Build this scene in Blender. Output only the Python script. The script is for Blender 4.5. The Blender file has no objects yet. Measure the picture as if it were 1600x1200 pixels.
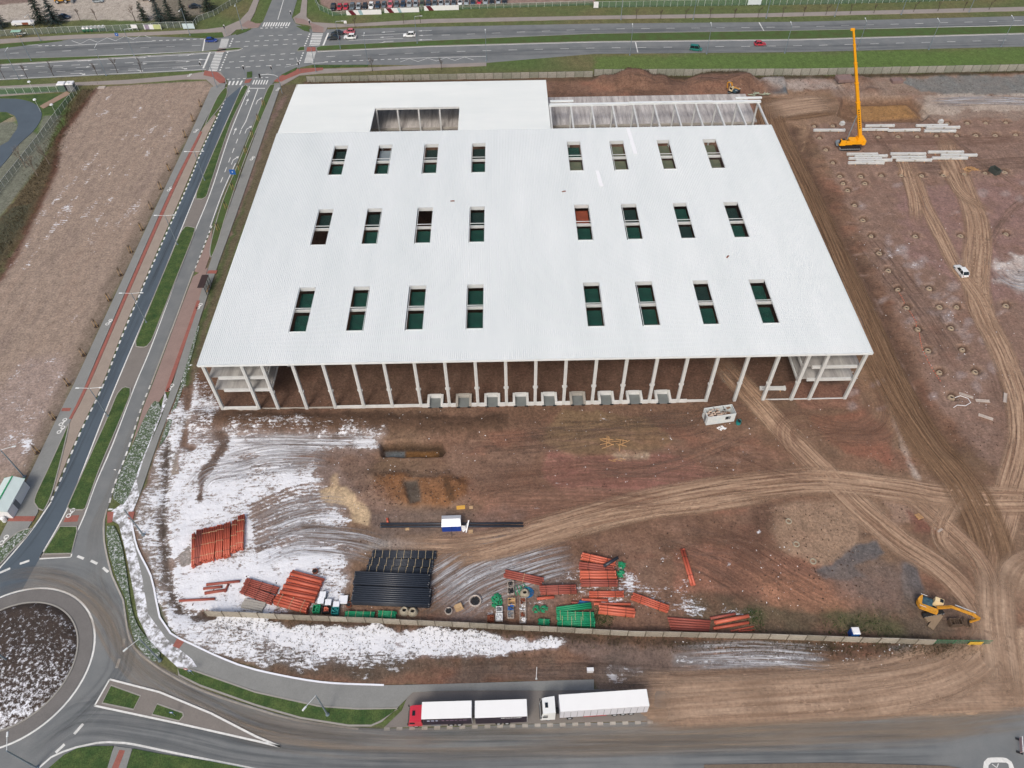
import bpy, math, random
import numpy as np
from mathutils import Vector, Matrix
from mathutils.geometry import tessellate_polygon
R = math.radians
random.seed(7)
rs = np.random.RandomState(5)
SC = bpy.context.scene
COL = SC.collection

# ---------------------------------------------------------------- camera
CF, CP, CR, CY = 1185.79229, 0.858778269, -0.0155056841, 0.00387675649
CPOS = np.array([-5.17888909, -101.278567, 123.949629])
_fw = np.array([math.sin(CY)*math.cos(CP), math.cos(CY)*math.cos(CP), -math.sin(CP)])
_r = np.array([math.cos(CY), -math.sin(CY), 0.0]); _u = np.cross(_r, _fw)
_r2 = math.cos(CR)*_r + math.sin(CR)*_u; _u2 = -math.sin(CR)*_r + math.cos(CR)*_u
cam = bpy.data.cameras.new('camera'); camo = bpy.data.objects.new('camera', cam); COL.objects.link(camo)
camo.matrix_world = Matrix(((_r2[0], _u2[0], -_fw[0], CPOS[0]), (_r2[1], _u2[1], -_fw[1], CPOS[1]), (_r2[2], _u2[2], -_fw[2], CPOS[2]), (0, 0, 0, 1)))
cam.sensor_width = 36; cam.lens = CF/1600*36; cam.clip_start = 1; cam.clip_end = 6000
SC.camera = camo
SC.cycles.transparent_max_bounces = 32

def G(px, py, z=0.0):
    """ground (or height z) point seen at a place of the survey picture, in metres"""
    d = _fw + (px-800)/CF*_r2 - (py-600)/CF*_u2
    p = CPOS + d*(z-CPOS[2])/d[2]
    return Vector((float(p[0]), float(p[1]), z))

# ---------------------------------------------------------------- light
SUN_EL, SUN_AZ = 48, 200
w = bpy.data.worlds.new('World'); SC.world = w; w.use_nodes = True
nt = w.node_tree; bg = nt.nodes['Background']
sky = nt.nodes.new('ShaderNodeTexSky'); sky.sky_type = 'NISHITA'; sky.sun_disc = False
sky.sun_elevation = R(SUN_EL); sky.sun_rotation = R(SUN_AZ); sky.air_density = 1.0; sky.dust_density = 6.0; sky.ozone_density = 1.0
nt.links.new(sky.outputs[0], bg.inputs[0]); bg.inputs[1].default_value = 0.12
sl = bpy.data.lights.new('sun', 'SUN'); sl.energy = 1.25; sl.angle = R(16); sl.color = (1.0, 0.965, 0.92)
so = bpy.data.objects.new('sun', sl); COL.objects.link(so)
so.rotation_euler = (R(90-SUN_EL), 0, R(180-SUN_AZ))
so.location = (0, -100, 200)
SC.view_settings.view_transform = 'Standard'; SC.view_settings.look = 'None'
SC.view_settings.exposure = 0.10; SC.view_settings.gamma = 1

# ---------------------------------------------------------------- helpers
def lin(c):
    c = c/255.0
    return c/12.92 if c <= 0.04045 else ((c+0.055)/1.055)**2.4
def C(r, g, b): return (lin(r), lin(g), lin(b))

def material(name, col, rough=0.85, var=0.15, scale=0.6, metal=0.0, bump=0.0, col2=None, detail=6.0, alpha=1.0, spec=0.5, stretch=None, fine=0.0):
    m = bpy.data.materials.new(name); m.use_nodes = True
    t = m.node_tree; N = t.nodes; L = t.links; b = N['Principled BSDF']
    b.inputs['Roughness'].default_value = rough; b.inputs['Metallic'].default_value = metal
    b.inputs['Specular IOR Level'].default_value = spec
    tc = N.new('ShaderNodeTexCoord'); mp = N.new('ShaderNodeMapping')
    if stretch: mp.inputs['Scale'].default_value = stretch
    L.new(tc.outputs['Object'], mp.inputs[0])
    nz = N.new('ShaderNodeTexNoise'); nz.inputs['Scale'].default_value = scale; nz.inputs['Detail'].default_value = detail
    nz.inputs['Roughness'].default_value = 0.6
    L.new(mp.outputs[0], nz.inputs[0])
    rp = N.new('ShaderNodeValToRGB'); e = rp.color_ramp.elements
    c2 = col2 if col2 else tuple(min(1, x*(1+var)) for x in col); c1 = tuple(x*(1-var) for x in col)
    e[0].position = 0.3; e[0].color = (*c1, 1); e[1].position = 0.72; e[1].color = (*c2, 1)
    L.new(nz.outputs[0], rp.inputs[0])
    out = rp.outputs[0]
    if fine > 0:
        n2 = N.new('ShaderNodeTexNoise'); n2.inputs['Scale'].default_value = 5.0; n2.inputs['Detail'].default_value = 3; L.new(mp.outputs[0], n2.inputs[0])
        mr = N.new('ShaderNodeMapRange'); mr.inputs[1].default_value = 0.3; mr.inputs[2].default_value = 0.7; mr.inputs[3].default_value = 1-fine; mr.inputs[4].default_value = 1+fine
        L.new(n2.outputs[0], mr.inputs[0])
        mx = N.new('ShaderNodeVectorMath'); mx.operation = 'SCALE'; L.new(out, mx.inputs[0]); L.new(mr.outputs[0], mx.inputs['Scale']); out = mx.outputs[0]
    L.new(out, b.inputs['Base Color'])
    if bump > 0:
        bp = N.new('ShaderNodeBump'); bp.inputs['Strength'].default_value = bump; bp.inputs['Distance'].default_value = 0.1
        L.new(nz.outputs[0], bp.inputs['Height']); L.new(bp.outputs[0], b.inputs['Normal'])
    if alpha < 1: b.inputs['Alpha'].default_value = alpha
    return m

class MB:
    def __init__(s): s.v = []; s.f = []; s.mi = []
    def add(s, vs, fs, mi=0):
        o = len(s.v); s.v += [tuple(v) for v in vs]; s.f += [tuple(o+i for i in f) for f in fs]; s.mi += [mi]*len(fs); return s
    def box(s, c, d, yaw=0.0, mi=0, M=None, taper=1.0):
        x, y, z = d[0]/2, d[1]/2, d[2]/2; vs = []
        for k, t in ((-z, 1.0), (z, taper)):
            for a, b in ((-x, -y), (x, -y), (x, y), (-x, y)):
                p = Vector((a*t, b*t, k))
                if M is not None: p = M @ p
                elif yaw: p = Vector((p.x*math.cos(yaw)-p.y*math.sin(yaw), p.x*math.sin(yaw)+p.y*math.cos(yaw), p.z))
                vs.append(p+Vector(c))
        return s.add(vs, [(0, 3, 2, 1), (4, 5, 6, 7), (0, 1, 5, 4), (1, 2, 6, 5), (2, 3, 7, 6), (3, 0, 4, 7)], mi)
    def bar(s, a, b, w, h=None, mi=0):
        a = Vector(a); b = Vector(b); h = h or w; d = b-a; L = d.length
        z = Vector((0, 0, 1)); x = d.normalized()
        if abs(x.z) > 0.98: z = Vector((0, 1, 0))
        y = z.cross(x).normalized(); z = x.cross(y)
        M = Matrix((x, y, z)).transposed()
        return s.box((a+b)/2, (L, w, h), M=M, mi=mi)
    def cyl(s, a, b, r0, r1=None, n=10, mi=0, caps=True):
        a = Vector(a); b = Vector(b); r1 = r0 if r1 is None else r1
        x = (b-a).normalized(); u = Vector((0, 0, 1)) if abs(x.z) < 0.9 else Vector((0, 1, 0))
        y = u.cross(x).normalized(); z = x.cross(y); vs = []
        for p, r in ((a, r0), (b, r1)):
            for i in range(n):
                t = 2*math.pi*i/n; vs.append(p+y*math.cos(t)*r+z*math.sin(t)*r)
        fs = [(i, (i+1) % n, n+(i+1) % n, n+i) for i in range(n)]
        if caps: fs += [tuple(range(n-1, -1, -1)), tuple(range(n, 2*n))]
        return s.add(vs, fs, mi)
    def lathe(s, c, prof, n=20, mi=0):
        vs = []; m = len(prof)
        for i in range(n):
            t = 2*math.pi*i/n
            for r, z in prof: vs.append((c[0]+r*math.cos(t), c[1]+r*math.sin(t), c[2]+z))
        fs = []
        for i in range(n):
            for j in range(m-1):
                a = i*m+j; b = ((i+1) % n)*m+j; fs.append((a, b, b+1, a+1))
        return s.add(vs, fs, mi)
    def prism(s, pts, z0, z1, mi=0, mtop=None):
        n = len(pts); P = [Vector((p[0], p[1], 0)) for p in pts]
        tr = tessellate_polygon([P]); vs = [(p.x, p.y, z1) for p in P]+[(p.x, p.y, z0) for p in P]
        ar = sum(P[i].x*P[(i+1) % n].y-P[(i+1) % n].x*P[i].y for i in range(n))
        fs = []
        for t in tr:
            a, b, c = t
            if (P[b]-P[a]).cross(P[c]-P[a]).z < 0: a, b, c = c, b, a
            fs.append((a, b, c))
        s.add(vs, fs, mi if mtop is None else mtop)
        o = len(s.v)-2*n; side = []
        for i in range(n):
            j = (i+1) % n
            side.append((n+i, n+j, j, i) if ar > 0 else (i, j, n+j, n+i))
        s.f += [tuple(o+k for k in f) for f in side]; s.mi += [mi]*len(side)
        return s
    def extr(s, prof, axis_pts, mi=0):
        """closed 2-D profile (y,z) swept between x0 and x1"""
        x0, x1 = axis_pts; n = len(prof)
        vs = [(x0, y, z) for y, z in prof]+[(x1, y, z) for y, z in prof]
        return s.add(vs, [(i, (i+1) % n, n+(i+1) % n, n+i) for i in range(n)]+[tuple(range(n-1, -1, -1)), tuple(range(n, 2*n))], mi)
    def mesh(s, name, mats, smooth=False):
        me = bpy.data.meshes.new(name); me.from_pydata(s.v, [], s.f)
        for m in (mats if isinstance(mats, (list, tuple)) else [mats]): me.materials.append(m)
        if any(s.mi): me.polygons.foreach_set('material_index', s.mi)
        if smooth: me.polygons.foreach_set('use_smooth', [True]*len(me.polygons))
        me.update(); return me
    def build(s, name, mats, parent=None, loc=None, rz=0.0, smooth=False):
        return link(name, s.mesh(name, mats, smooth), parent, loc, rz)

def link(name, me, parent=None, loc=None, rz=0.0):
    o = bpy.data.objects.new(name, me); COL.objects.link(o)
    if parent is not None: o.parent = parent
    if loc is not None: o.location = loc
    if rz: o.rotation_euler = (0, 0, rz)
    return o
def tag(o, label, cat, group=None):
    o['label'] = label; o['category'] = cat
    if group: o['group'] = group
    return o
def thing(name, label, cat, loc=(0, 0, 0), rz=0.0, group=None):
    o = bpy.data.objects.new(name, None); COL.objects.link(o); o.location = loc; o.rotation_euler = (0, 0, rz)
    o.empty_display_size = 0.5
    return tag(o, label, cat, group)
def struct(o): o['kind'] = 'structure'; return o
KIDS = {}
def dup(root, loc, rz=0.0, label=None, group=None, scale=None):
    if root.name not in KIDS:
        KIDS[root.name] = [(c, [g for g in bpy.data.objects if g.parent == c]) for c in bpy.data.objects if c.parent == root]
    r = root.copy(); COL.objects.link(r); r.location = loc; r.rotation_euler = (0, 0, rz)
    if label: r['label'] = label
    if group: r['group'] = group
    if scale: r.scale = scale
    out = []
    for ch, gs in KIDS[root.name]:
        c = ch.copy(); COL.objects.link(c); c.parent = r; out.append(c)
        for g in gs:
            d = g.copy(); COL.objects.link(d); d.parent = c; out.append(d)
    return r, out

def cr(pts, step=1.0, closed=False):
    """Catmull-Rom curve through 2-D points"""
    P = [np.array(p[:2], float) for p in pts]; n = len(P); out = []
    for i in range(n if closed else n-1):
        p1 = P[i]; p2 = P[(i+1) % n]
        p0 = P[i-1] if (i > 0 or closed) else 2*p1-p2
        p3 = P[(i+2) % n] if (i+2 < n or closed) else 2*p2-p1
        k = max(1, int(np.linalg.norm(p2-p1)/step))
        for j in range(k):
            t = j/k
            out.append(0.5*((2*p1)+(-p0+p2)*t+(2*p0-5*p1+4*p2-p3)*t*t+(-p0+3*p1-3*p2+p3)*t**3))
    if not closed: out.append(P[-1])
    return out
def W(pts, z=0.0): return [G(x, y, z).to_2d() for x, y in pts]
def CW(pts, step=1.0, closed=False): return cr([tuple(p) for p in W(pts)], step, closed)

# ---------------------------------------------------------------- noise
def vnoise(x, y, seed=0):
    rr = np.random.RandomState(seed); T = rr.rand(256, 256)
    xi = np.floor(x).astype(int); yi = np.floor(y).astype(int); fx = x-xi; fy = y-yi
    fx = fx*fx*(3-2*fx); fy = fy*fy*(3-2*fy)
    a = T[xi & 255, yi & 255]; b = T[(xi+1) & 255, yi & 255]; c = T[xi & 255, (yi+1) & 255]; d = T[(xi+1) & 255, (yi+1) & 255]
    return (a*(1-fx)+b*fx)*(1-fy)+(c*(1-fx)+d*fx)*fy
def fbm(x, y, s, oct=4, seed=0):
    v = 0; a = 0.5; t = 0
    for i in range(oct):
        v = v+a*vnoise(x/s+17.3*i, y/s+9.1*i, seed+i); t += a; a *= 0.55; s *= 0.5
    return v/t

# ---------------------------------------------------------------- ground: one sheet, finer where the site is
def geo(a, b, d):
    o = []; x = a; s = 1 if b > a else -1
    while (b-x)*s > 0: x += s*d; d *= 1.35; o.append(x)
    return o
XS = np.array(sorted(geo(-205, -1800, 2))+list(np.arange(-205, -125, .8))+list(np.arange(-125, 140, .35))+list(np.arange(140, 205, .7))+geo(205, 1800, 2))
YS = np.array(sorted(geo(-78, -500, 2))+list(np.arange(-78, 112, .35))+list(np.arange(112, 212, .65))+geo(212, 3000, 2))
GX, GY = np.meshgrid(XS, YS)
n1 = fbm(GX, GY, 22, 4, 1); n2 = fbm(GX, GY, 6, 4, 2); n3 = fbm(GX, GY, 2.2, 3, 3); n4 = fbm(GX, GY, 40, 3, 4)
T = np.zeros(GX.shape+(3,)); MK = np.zeros(GX.shape+(4,)); H = np.zeros(GX.shape)-0.08
def cc(*c): return np.array([lin(v) for v in c])
def lerp(a, b, w): return a*(1-w[..., None])+b*w[..., None]
T[:] = cc(88, 98, 60)
T = lerp(T, cc(104, 98, 68), np.clip((n1-.42)*4, 0, 1)*.8)
T = lerp(T, cc(72, 98, 48), np.clip((n4-.5)*5, 0, 1)*.7)

def sub(x0, x1, y0, y1):
    return (slice(max(0, np.searchsorted(YS, y0)), np.searchsorted(YS, y1)), slice(max(0, np.searchsorted(XS, x0)), np.searchsorted(XS, x1)))
def mix(s, w, col=None, snow=None, grass=None, wet=None, bump=None, h=None, hset=None):
    if col is not None: T[s] = lerp(T[s], cc(*col), np.clip(w, 0, 1))
    for i, v in enumerate((snow, wet, bump, grass)):
        if v is not None: MK[s][..., i] = MK[s][..., i]*(1-w)+v*w
    if h is not None: H[s] += h*w
    if hset is not None: H[s] = H[s]*(1-w)+hset*w
def area(pts, col=None, st=1.0, soft=1.0, jit=1.5, nz=0.0, world=False, dens=None, **k):
    P = np.array(pts if world else [tuple(p) for p in W(pts)], float); m = soft+jit+1
    s = sub(P[:, 0].min()-m, P[:, 0].max()+m, P[:, 1].min()-m, P[:, 1].max()+m)
    x = GX[s]; y = GY[s]
    if x.size == 0: return
    ins = np.zeros(x.shape, bool); D = np.full(x.shape, 1e9); n = len(P)
    for i in range(n):
        a = P[i]; b = P[(i+1) % n]
        c = ((a[1] > y) != (b[1] > y)) & (x < (b[0]-a[0])*(y-a[1])/(b[1]-a[1]+1e-12)+a[0]); ins ^= c
        d = b-a; t = np.clip(((x-a[0])*d[0]+(y-a[1])*d[1])/(d@d+1e-9), 0, 1)
        D = np.minimum(D, np.hypot(x-a[0]-t*d[0], y-a[1]-t*d[1]))
    sd = np.where(ins, D, -D)+(n2[s]-.5)*2*jit+(n3[s]-.5)*jit
    w = np.clip(sd/soft+.5, 0, 1); w = w*w*(3-2*w)*st
    if nz: w = w*np.clip(1-nz+nz*2*n2[s]+(n3[s]-.5)*nz, 0, 1.2)
    mix(s, np.clip(w, 0, 1), col, **k)
def stroke(pts, wid, col=None, st=1.0, soft=None, jit=0.4, nz=0.0, world=False, off=0.0, **k):
    P = np.array(cr(pts if world else [tuple(p) for p in W(pts)], 2.0)); soft = soft or wid*.6
    if off:
        d = np.gradient(P, axis=0); nn = np.stack([-d[:, 1], d[:, 0]], 1); nn /= np.linalg.norm(nn, axis=1)[:, None]+1e-9; P = P+nn*off
    m = wid+soft+jit+.6; s = sub(P[:, 0].min()-m, P[:, 0].max()+m, P[:, 1].min()-m, P[:, 1].max()+m)
    x0 = s[1].start; y0 = s[0].start; D = np.full(GX[s].shape, 1e9)
    if D.size == 0: return
    for i in range(len(P)-1):
        a, b = P[i], P[i+1]
        q = sub(min(a[0], b[0])-m, max(a[0], b[0])+m, min(a[1], b[1])-m, max(a[1], b[1])+m)
        x = GX[q]; y = GY[q]
        if x.size == 0: continue
        d = b-a; t = np.clip(((x-a[0])*d[0]+(y-a[1])*d[1])/(d@d+1e-9), 0, 1); dd = np.hypot(x-a[0]-t*d[0], y-a[1]-t*d[1])
        l = (slice(q[0].start-y0, q[0].stop-y0), slice(q[1].start-x0, q[1].stop-x0)); D[l] = np.minimum(D[l], dd)
    w = np.clip((wid/2-D+(n3[s]-.5)*2*jit)/soft+.5, 0, 1)*st
    if nz: w = w*np.clip(1-nz+nz*2*n2[s], 0, 1.2)
    mix(s, w, col, **k)
def blob(px, py, rx, ry, col=None, st=1.0, soft=1.0, jit=.8, **k):
    c = G(px, py); area([(c.x+rx*math.cos(t*.393), c.y+ry*math.sin(t*.393)) for t in range(16)], col, st, soft, jit, world=True, **k)

# broad covers (outlines surveyed as picture points on the ground)
SITE = [(352, 548), (415, 330), (440, 210), (478, 128), (700, 124), (928, 120), (1250, 119), (1600, 112), (1800, 108), (1800, 1130), (1500, 1112), (1250, 1118), (1030, 1130), (925, 1062), (700, 1072), (560, 1072), (450, 1060), (350, 1032), (280, 1000), (240, 930), (208, 850), (205, 800), (225, 760), (258, 660), (300, 560)]
def base(pts, cols, jit=1.0, **k):
    area(pts, cols[0], 1, 1.0, jit, **k)
    area(pts, cols[1], .75, 1.0, jit, nz=1.0)
area(SITE, (120, 93, 77), 1, .8, .6, hset=0.02, bump=1.0)
s_all = (slice(None), slice(None))
# mottling of the site soil: brown, purple, red and grey clays
ms = (MK[..., 2] > .5).astype(float)
m5 = fbm(GX, GY, 14, 4, 11); m6 = fbm(GX, GY, 30, 3, 12); m7 = fbm(GX+GY*.3, GY*2.2, 9, 4, 13); m8 = fbm(GX, GY*2.5, 3.5, 3, 15)
mix(s_all, ms*np.clip((m5-.5)*6, 0, 1)*.5, (128, 105, 91))
mix(s_all, ms*np.clip((m7-.52)*6, 0, 1)*.65, (134, 95, 78))
mix(s_all, ms*np.clip((.45-m5)*6, 0, 1)*.7, (92, 70, 55))
mix(s_all, ms*np.clip((m6-.55)*7, 0, 1)*.4, (122, 105, 84))
mix(s_all, ms*np.clip((m8-.6)*6, 0, 1)*.5, (88, 70, 60))
H += ms*((n2-.5)*.35+(n3-.5)*.22)
del m6
# inside of the hall
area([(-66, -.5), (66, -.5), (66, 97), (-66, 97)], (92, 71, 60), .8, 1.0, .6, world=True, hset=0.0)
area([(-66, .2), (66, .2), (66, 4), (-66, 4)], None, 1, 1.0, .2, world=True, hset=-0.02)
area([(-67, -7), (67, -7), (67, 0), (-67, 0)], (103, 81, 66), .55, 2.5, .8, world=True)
# right hand field
RF = [(1262, 190), (1330, 330), (1400, 480), (1470, 640), (1560, 740), (1700, 780), (1800, 600), (1800, 160), (1560, 165), (1450, 185), (1330, 190)]
area(RF, (130, 107, 95), .85, 3, 2, nz=.5)
area([(1400, 300), (1800, 250), (1800, 500), (1560, 470), (1420, 400)], (136, 108, 104), .5, 4, 3, nz=.9)
area([(1180, 140), (1300, 140), (1330, 190), (1262, 195), (1250, 300), (1215, 230)], (136, 112, 92), .9, 2, 1.5)
area([(1300, 118), (1800, 110), (1800, 180), (1450, 185), (1300, 150)], (140, 124, 112), .7, 2, 3, nz=.6)
area([(1416, 121), (1800, 112), (1800, 150), (1510, 149), (1430, 142)], (112, 114, 112), .85, 1, 2.5, nz=.3, wet=.5, snow=.30, hset=-.1, bump=.8)
area([(1190, 123), (1225, 121), (1230, 148), (1208, 150), (1190, 135)], (88, 98, 104), .9, 1, .5, h=.9)
area([(1170, 122), (1310, 120), (1320, 140), (1240, 142), (1180, 130)], (168, 158, 150), .6, 2, 3, nz=1, snow=.35)
area([(1570, 400), (1700, 380), (1720, 460), (1640, 480), (1560, 440)], (190, 182, 176), .75, 3, 4, nz=.9, snow=.48)
# excavation near the crane
area([(1318, 152), (1425, 150), (1452, 178), (1440, 190), (1330, 190), (1308, 180)], (112, 86, 66), .9, 1.2, .6, hset=-2.2)
area([(1330, 158), (1420, 156), (1440, 176), (1340, 182)], (148, 113, 72), .95, 1.5, .6, h=.5)
area([(1440, 150), (1560, 146), (1720, 150), (1720, 170), (1520, 172), (1450, 180)], (172, 160, 148), .6, 2, 3, nz=1)
# soil heaps below the far wall
for x, y, rx, ry, hh in ((970, 128, 9, 4, 2.6), (1005, 127, 8, 3.5, 2.2), (1125, 127, 10, 5, 2.4), (1192, 139, 5, 3, -1.4), (1170, 133, 5, 3, 1.6), (1060, 136, 10, 2.5, .6), (1335, 128, 5, 3, 1.5), (1360, 143, 3, 2, 1.2)):
    blob(x, y, rx, ry, (112, 86, 72), .8, 5, 1.5, h=hh)
stroke([(928, 121), (1250, 121), (1600, 112), (1800, 108)], 2.2, (62, 56, 42), .9, 1.5, .8)
stroke([(480, 130), (672, 127), (928, 122)], 3, (84, 70, 55), .8, 2, 1)
# snow fields of the near left corner
area([(300, 590), (350, 655), (470, 662), (600, 672), (600, 700), (480, 712), (520, 740), (560, 770), (545, 800), (560, 850), (560, 900), (540, 960), (330, 958), (250, 905), (225, 850), (235, 780), (262, 700)], (150, 140, 136), .7, 3, 3.0, nz=.3, snow=.66)
area([(262, 760), (290, 720), (350, 700), (480, 730), (560, 800), (550, 860), (540, 950), (330, 950), (262, 900), (250, 830)], None, .8, 3, 3, snow=.80, nz=.3)
area([(260, 880), (330, 890), (480, 890), (470, 930), (350, 935), (290, 955), (250, 920)], None, .9, 2, 2, snow=.88)
area([(290, 560), (340, 600), (345, 655), (300, 760), (270, 840), (230, 830), (250, 720), (275, 620)], None, .7, 2, 2, snow=.66)
area([(350, 640), (590, 655), (600, 668), (480, 676), (350, 668)], (100, 78, 64), .8, 2, 1, snow=.42)
area([(350, 684), (585, 690), (595, 700), (350, 712)], None, .8, 1, 1, snow=.85)
area([(700, 900), (760, 858), (830, 850), (900, 870), (880, 930), (820, 960), (720, 970), (680, 950), (690, 900)], (128, 112, 104), .6, 3, 2, snow=.55)
area([(900, 862), (960, 860), (1010, 900), (980, 930), (900, 940), (870, 900)], None, .8, 3, 2, snow=.5)
area([(980, 900), (1100, 935), (1200, 950), (1180, 972), (1030, 965), (940, 945)], None, .9, 3, 2, snow=.53)
area([(600, 840), (720, 845), (700, 860), (560, 858)], (150, 146, 142), .7, 2, 1, snow=.48)
for pts in ([(395, 820), (450, 800), (520, 790), (600, 800)], [(400, 850), (450, 835), (520, 840), (560, 860)], [(395, 800), (470, 770), (540, 770)]):
    for o in (-1.6, -.9, 0, .8, 1.7): stroke(pts, .5, (124, 106, 96), .75, .4, .15, off=o, snow=.2)
# bank below the long wall
area([(318, 966), (560, 978), (880, 1000), (872, 1016), (760, 1030), (600, 1034), (470, 1046), (360, 1020), (262, 980), (262, 950), (300, 960)], (150, 144, 146), .9, 1.2, 1.5, snow=.98, bump=1)
area([(300, 985), (480, 1010), (700, 1022), (880, 1018), (870, 1045), (560, 1060), (420, 1050), (330, 1020)], (84, 76, 66), .75, 2.5, 1.8, nz=.4, snow=.46)
area([(880, 1000), (1230, 1010), (1200, 1060), (940, 1075), (930, 1040)], (112, 100, 94), .7, 2, 2, snow=.3, wet=.3)
area([(1050, 1022), (1250, 1018), (1290, 1030), (1150, 1048), (1050, 1040)], (130, 128, 128), .8, 1.5, 1.5, snow=.56, wet=.5)
area([(950, 1045), (1000, 1040), (1010, 1060), (960, 1068)], (134, 132, 132), .8, 1, 1, snow=.5, wet=.8)
stroke([(330, 968), (700, 982), (1000, 1000), (1250, 1010), (1460, 1012), (1530, 1010)], 1.6, (66, 54, 44), .8, 1.2, 1.0, nz=.5)
stroke([(1100, 950), (1250, 965), (1370, 975), (1460, 985)], 6, (82, 76, 60), .7, 4, 2, nz=.6, grass=.6)
for x, y in ((940, 965), (1180, 962), (1320, 975), (1355, 972), (1395, 985), (1300, 960)): blob(x, y, 2.2, 1.4, (84, 88, 58), .5, 2, .8)
area([(940, 1075), (1240, 1080), (1500, 1050), (1545, 980), (1600, 980), (1640, 1100), (1500, 1112), (1240, 1120), (1030, 1132)], (170, 146, 124), .95, 2.5, 2, nz=.3, bump=.4)
area([(700, 1030), (1000, 1035), (1240, 1055), (1480, 1040), (1440, 1068), (1200, 1085), (940, 1090), (930, 1062), (700, 1068)], (104, 92, 84), .6, 2, 1.5, nz=.5)
# red soil and sand patches in the yard
for p, c, st in (([(860, 705), (1060, 710), (1130, 740), (1060, 770), (900, 785), (840, 745)], (142, 100, 90), .75), ([(1060, 860), (1180, 850), (1300, 880), (1340, 930), (1200, 940), (1060, 920)], (146, 104, 86), .6),
                 ([(1260, 650), (1350, 640), (1400, 680), (1390, 730), (1300, 700)], (130, 84, 68), .6), ([(1230, 600), (1340, 600), (1350, 640), (1250, 640)], (132, 96, 82), .6), ([(1180, 900), (1300, 905), (1360, 940), (1280, 960), (1190, 940)], (158, 116, 92), .6),
                 ([(760, 780), (900, 760), (1100, 770), (1000, 800), (800, 830), (700, 850)], (146, 110, 94), .6),
                 ([(1205, 790), (1290, 775), (1350, 800), (1340, 850), (1290, 885), (1220, 860), (1195, 820)], (148, 124, 104), .85),
                 ([(1380, 775), (1440, 780), (1430, 815), (1395, 815)], (146, 122, 106), .8), ([(1420, 800), (1480, 815), (1475, 840), (1430, 830)], (118, 78, 68), .8),
                 ([(500, 765), (540, 762), (580, 800), (575, 820), (550, 815), (545, 785), (505, 778)], (176, 154, 124), .9), ([(520, 758), (530, 770), (525, 745)], (170, 148, 120), .7),
                 ([(880, 640), (1000, 650), (1060, 690), (1000, 712), (900, 715), (840, 690)], (126, 106, 80), .6),
                 ([(960, 711), (1015, 710), (1012, 717), (965, 719)], (172, 154, 132), .8), ([(590, 742), (730, 742), (735, 775), (700, 792), (600, 790), (575, 770)], (128, 88, 56), .8)):
    area(p, c, st, 1.5, 1.4, nz=.35)
# pits and mounds in the yard
area([(575, 740), (700, 740), (735, 760), (725, 785), (600, 790), (560, 775)], None, 1, 3, 1.0, h=.9)
area([(630, 752), (655, 750), (660, 784), (640, 788)], (78, 74, 68), .9, 1, .5, h=-.8, wet=.4)
area([(690, 748), (702, 786), (714, 785), (700, 748)], (72, 54, 38), .7, .8, .4)
for x, y in ((600, 780), (585, 760), (570, 775)): blob(x, y, 1.6, 1.2, None, .9, 1.5, .8, snow=.55)
area([(594, 691), (690, 690), (696, 704), (690, 713), (597, 713)], (70, 54, 40), 1, .6, .3, h=-1.6)
area([(600, 699), (632, 698), (632, 709), (600, 710)], (96, 102, 104), .9, .6, .2, wet=1, bump=0)
area([(632, 698), (684, 699), (684, 709), (632, 709)], (120, 86, 50), .85, .6, .2)
stroke([(320, 655), (450, 660), (600, 664), (730, 668), (770, 664)], 4.5, (88, 68, 54), .85, 3, 1, h=1.0)
stroke([(350, 646), (450, 650), (780, 656)], 1.4, (76, 58, 46), .6, 1.0, .6)
stroke([(340, 676), (355, 690), (340, 712), (325, 735)], 1.6, (80, 62, 50), .8, 1, .6, snow=.2)
stroke([(300, 575), (292, 640), (288, 695), (300, 700)], 1.2, (104, 80, 64), .8, .8, .5, snow=.1, h=-.3)
stroke([(262, 690), (258, 760), (255, 830), (262, 900), (283, 958), (330, 964)], 1.3, (64, 52, 44), .75, 1.2, .8, snow=.30, h=-.4)
stroke([(318, 735), (312, 780)], 1.2, (84, 66, 56), .8, .8, .6, snow=.15)
area([(262, 715), (275, 712), (280, 740), (265, 745)], (150, 140, 130), .9, .6, .4, snow=.1, wet=.5)
area([(278, 870), (296, 852), (300, 880), (285, 885)], (150, 146, 142), .9, .8, .3, snow=.1)
area([(470, 818), (560, 820), (640, 835), (600, 845), (480, 845)], (104, 88, 76), .7, 1.5, 1, snow=.1)
area([(495, 700), (600, 705), (570, 740), (640, 800), (600, 830), (540, 800), (500, 740)], (116, 96, 86), .7, 3, 2, snow=.12)
area([(560, 800), (820, 800), (820, 840), (600, 838)], (110, 98, 92), .55, 3, 2, snow=.1)
area([(500, 765), (540, 762), (560, 785), (580, 800), (575, 822), (552, 816), (545, 792), (505, 778)], (186, 164, 134), .95, .8, .8, snow=0)
area([(518, 748), (530, 770), (524, 744)], (176, 154, 126), .8, .8, .6, snow=0)
# puddles
for p in ([(1340, 850), (1370, 845), (1385, 865), (1350, 880), (1300, 895), (1300, 885)], [(1408, 880), (1430, 875), (1442, 920), (1430, 950), (1412, 930)], [(1270, 890), (1330, 880), (1350, 900), (1290, 905)], [(1124, 580), (1146, 582), (1148, 596), (1128, 597)], [(1390, 1010), (1425, 1008), (1430, 1020), (1400, 1022)]):
    area(p, (96, 93, 92), .95, .8, .8, wet=1.0, bump=0)
area([(1330, 870), (1410, 880), (1450, 950), (1330, 940), (1290, 905)], (108, 96, 90), .6, 4, 2, nz=.4, wet=.3)
area([(1410, 930), (1540, 930), (1545, 995), (1420, 990)], (98, 86, 76), .6, 3, 2, nz=.4)
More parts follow.
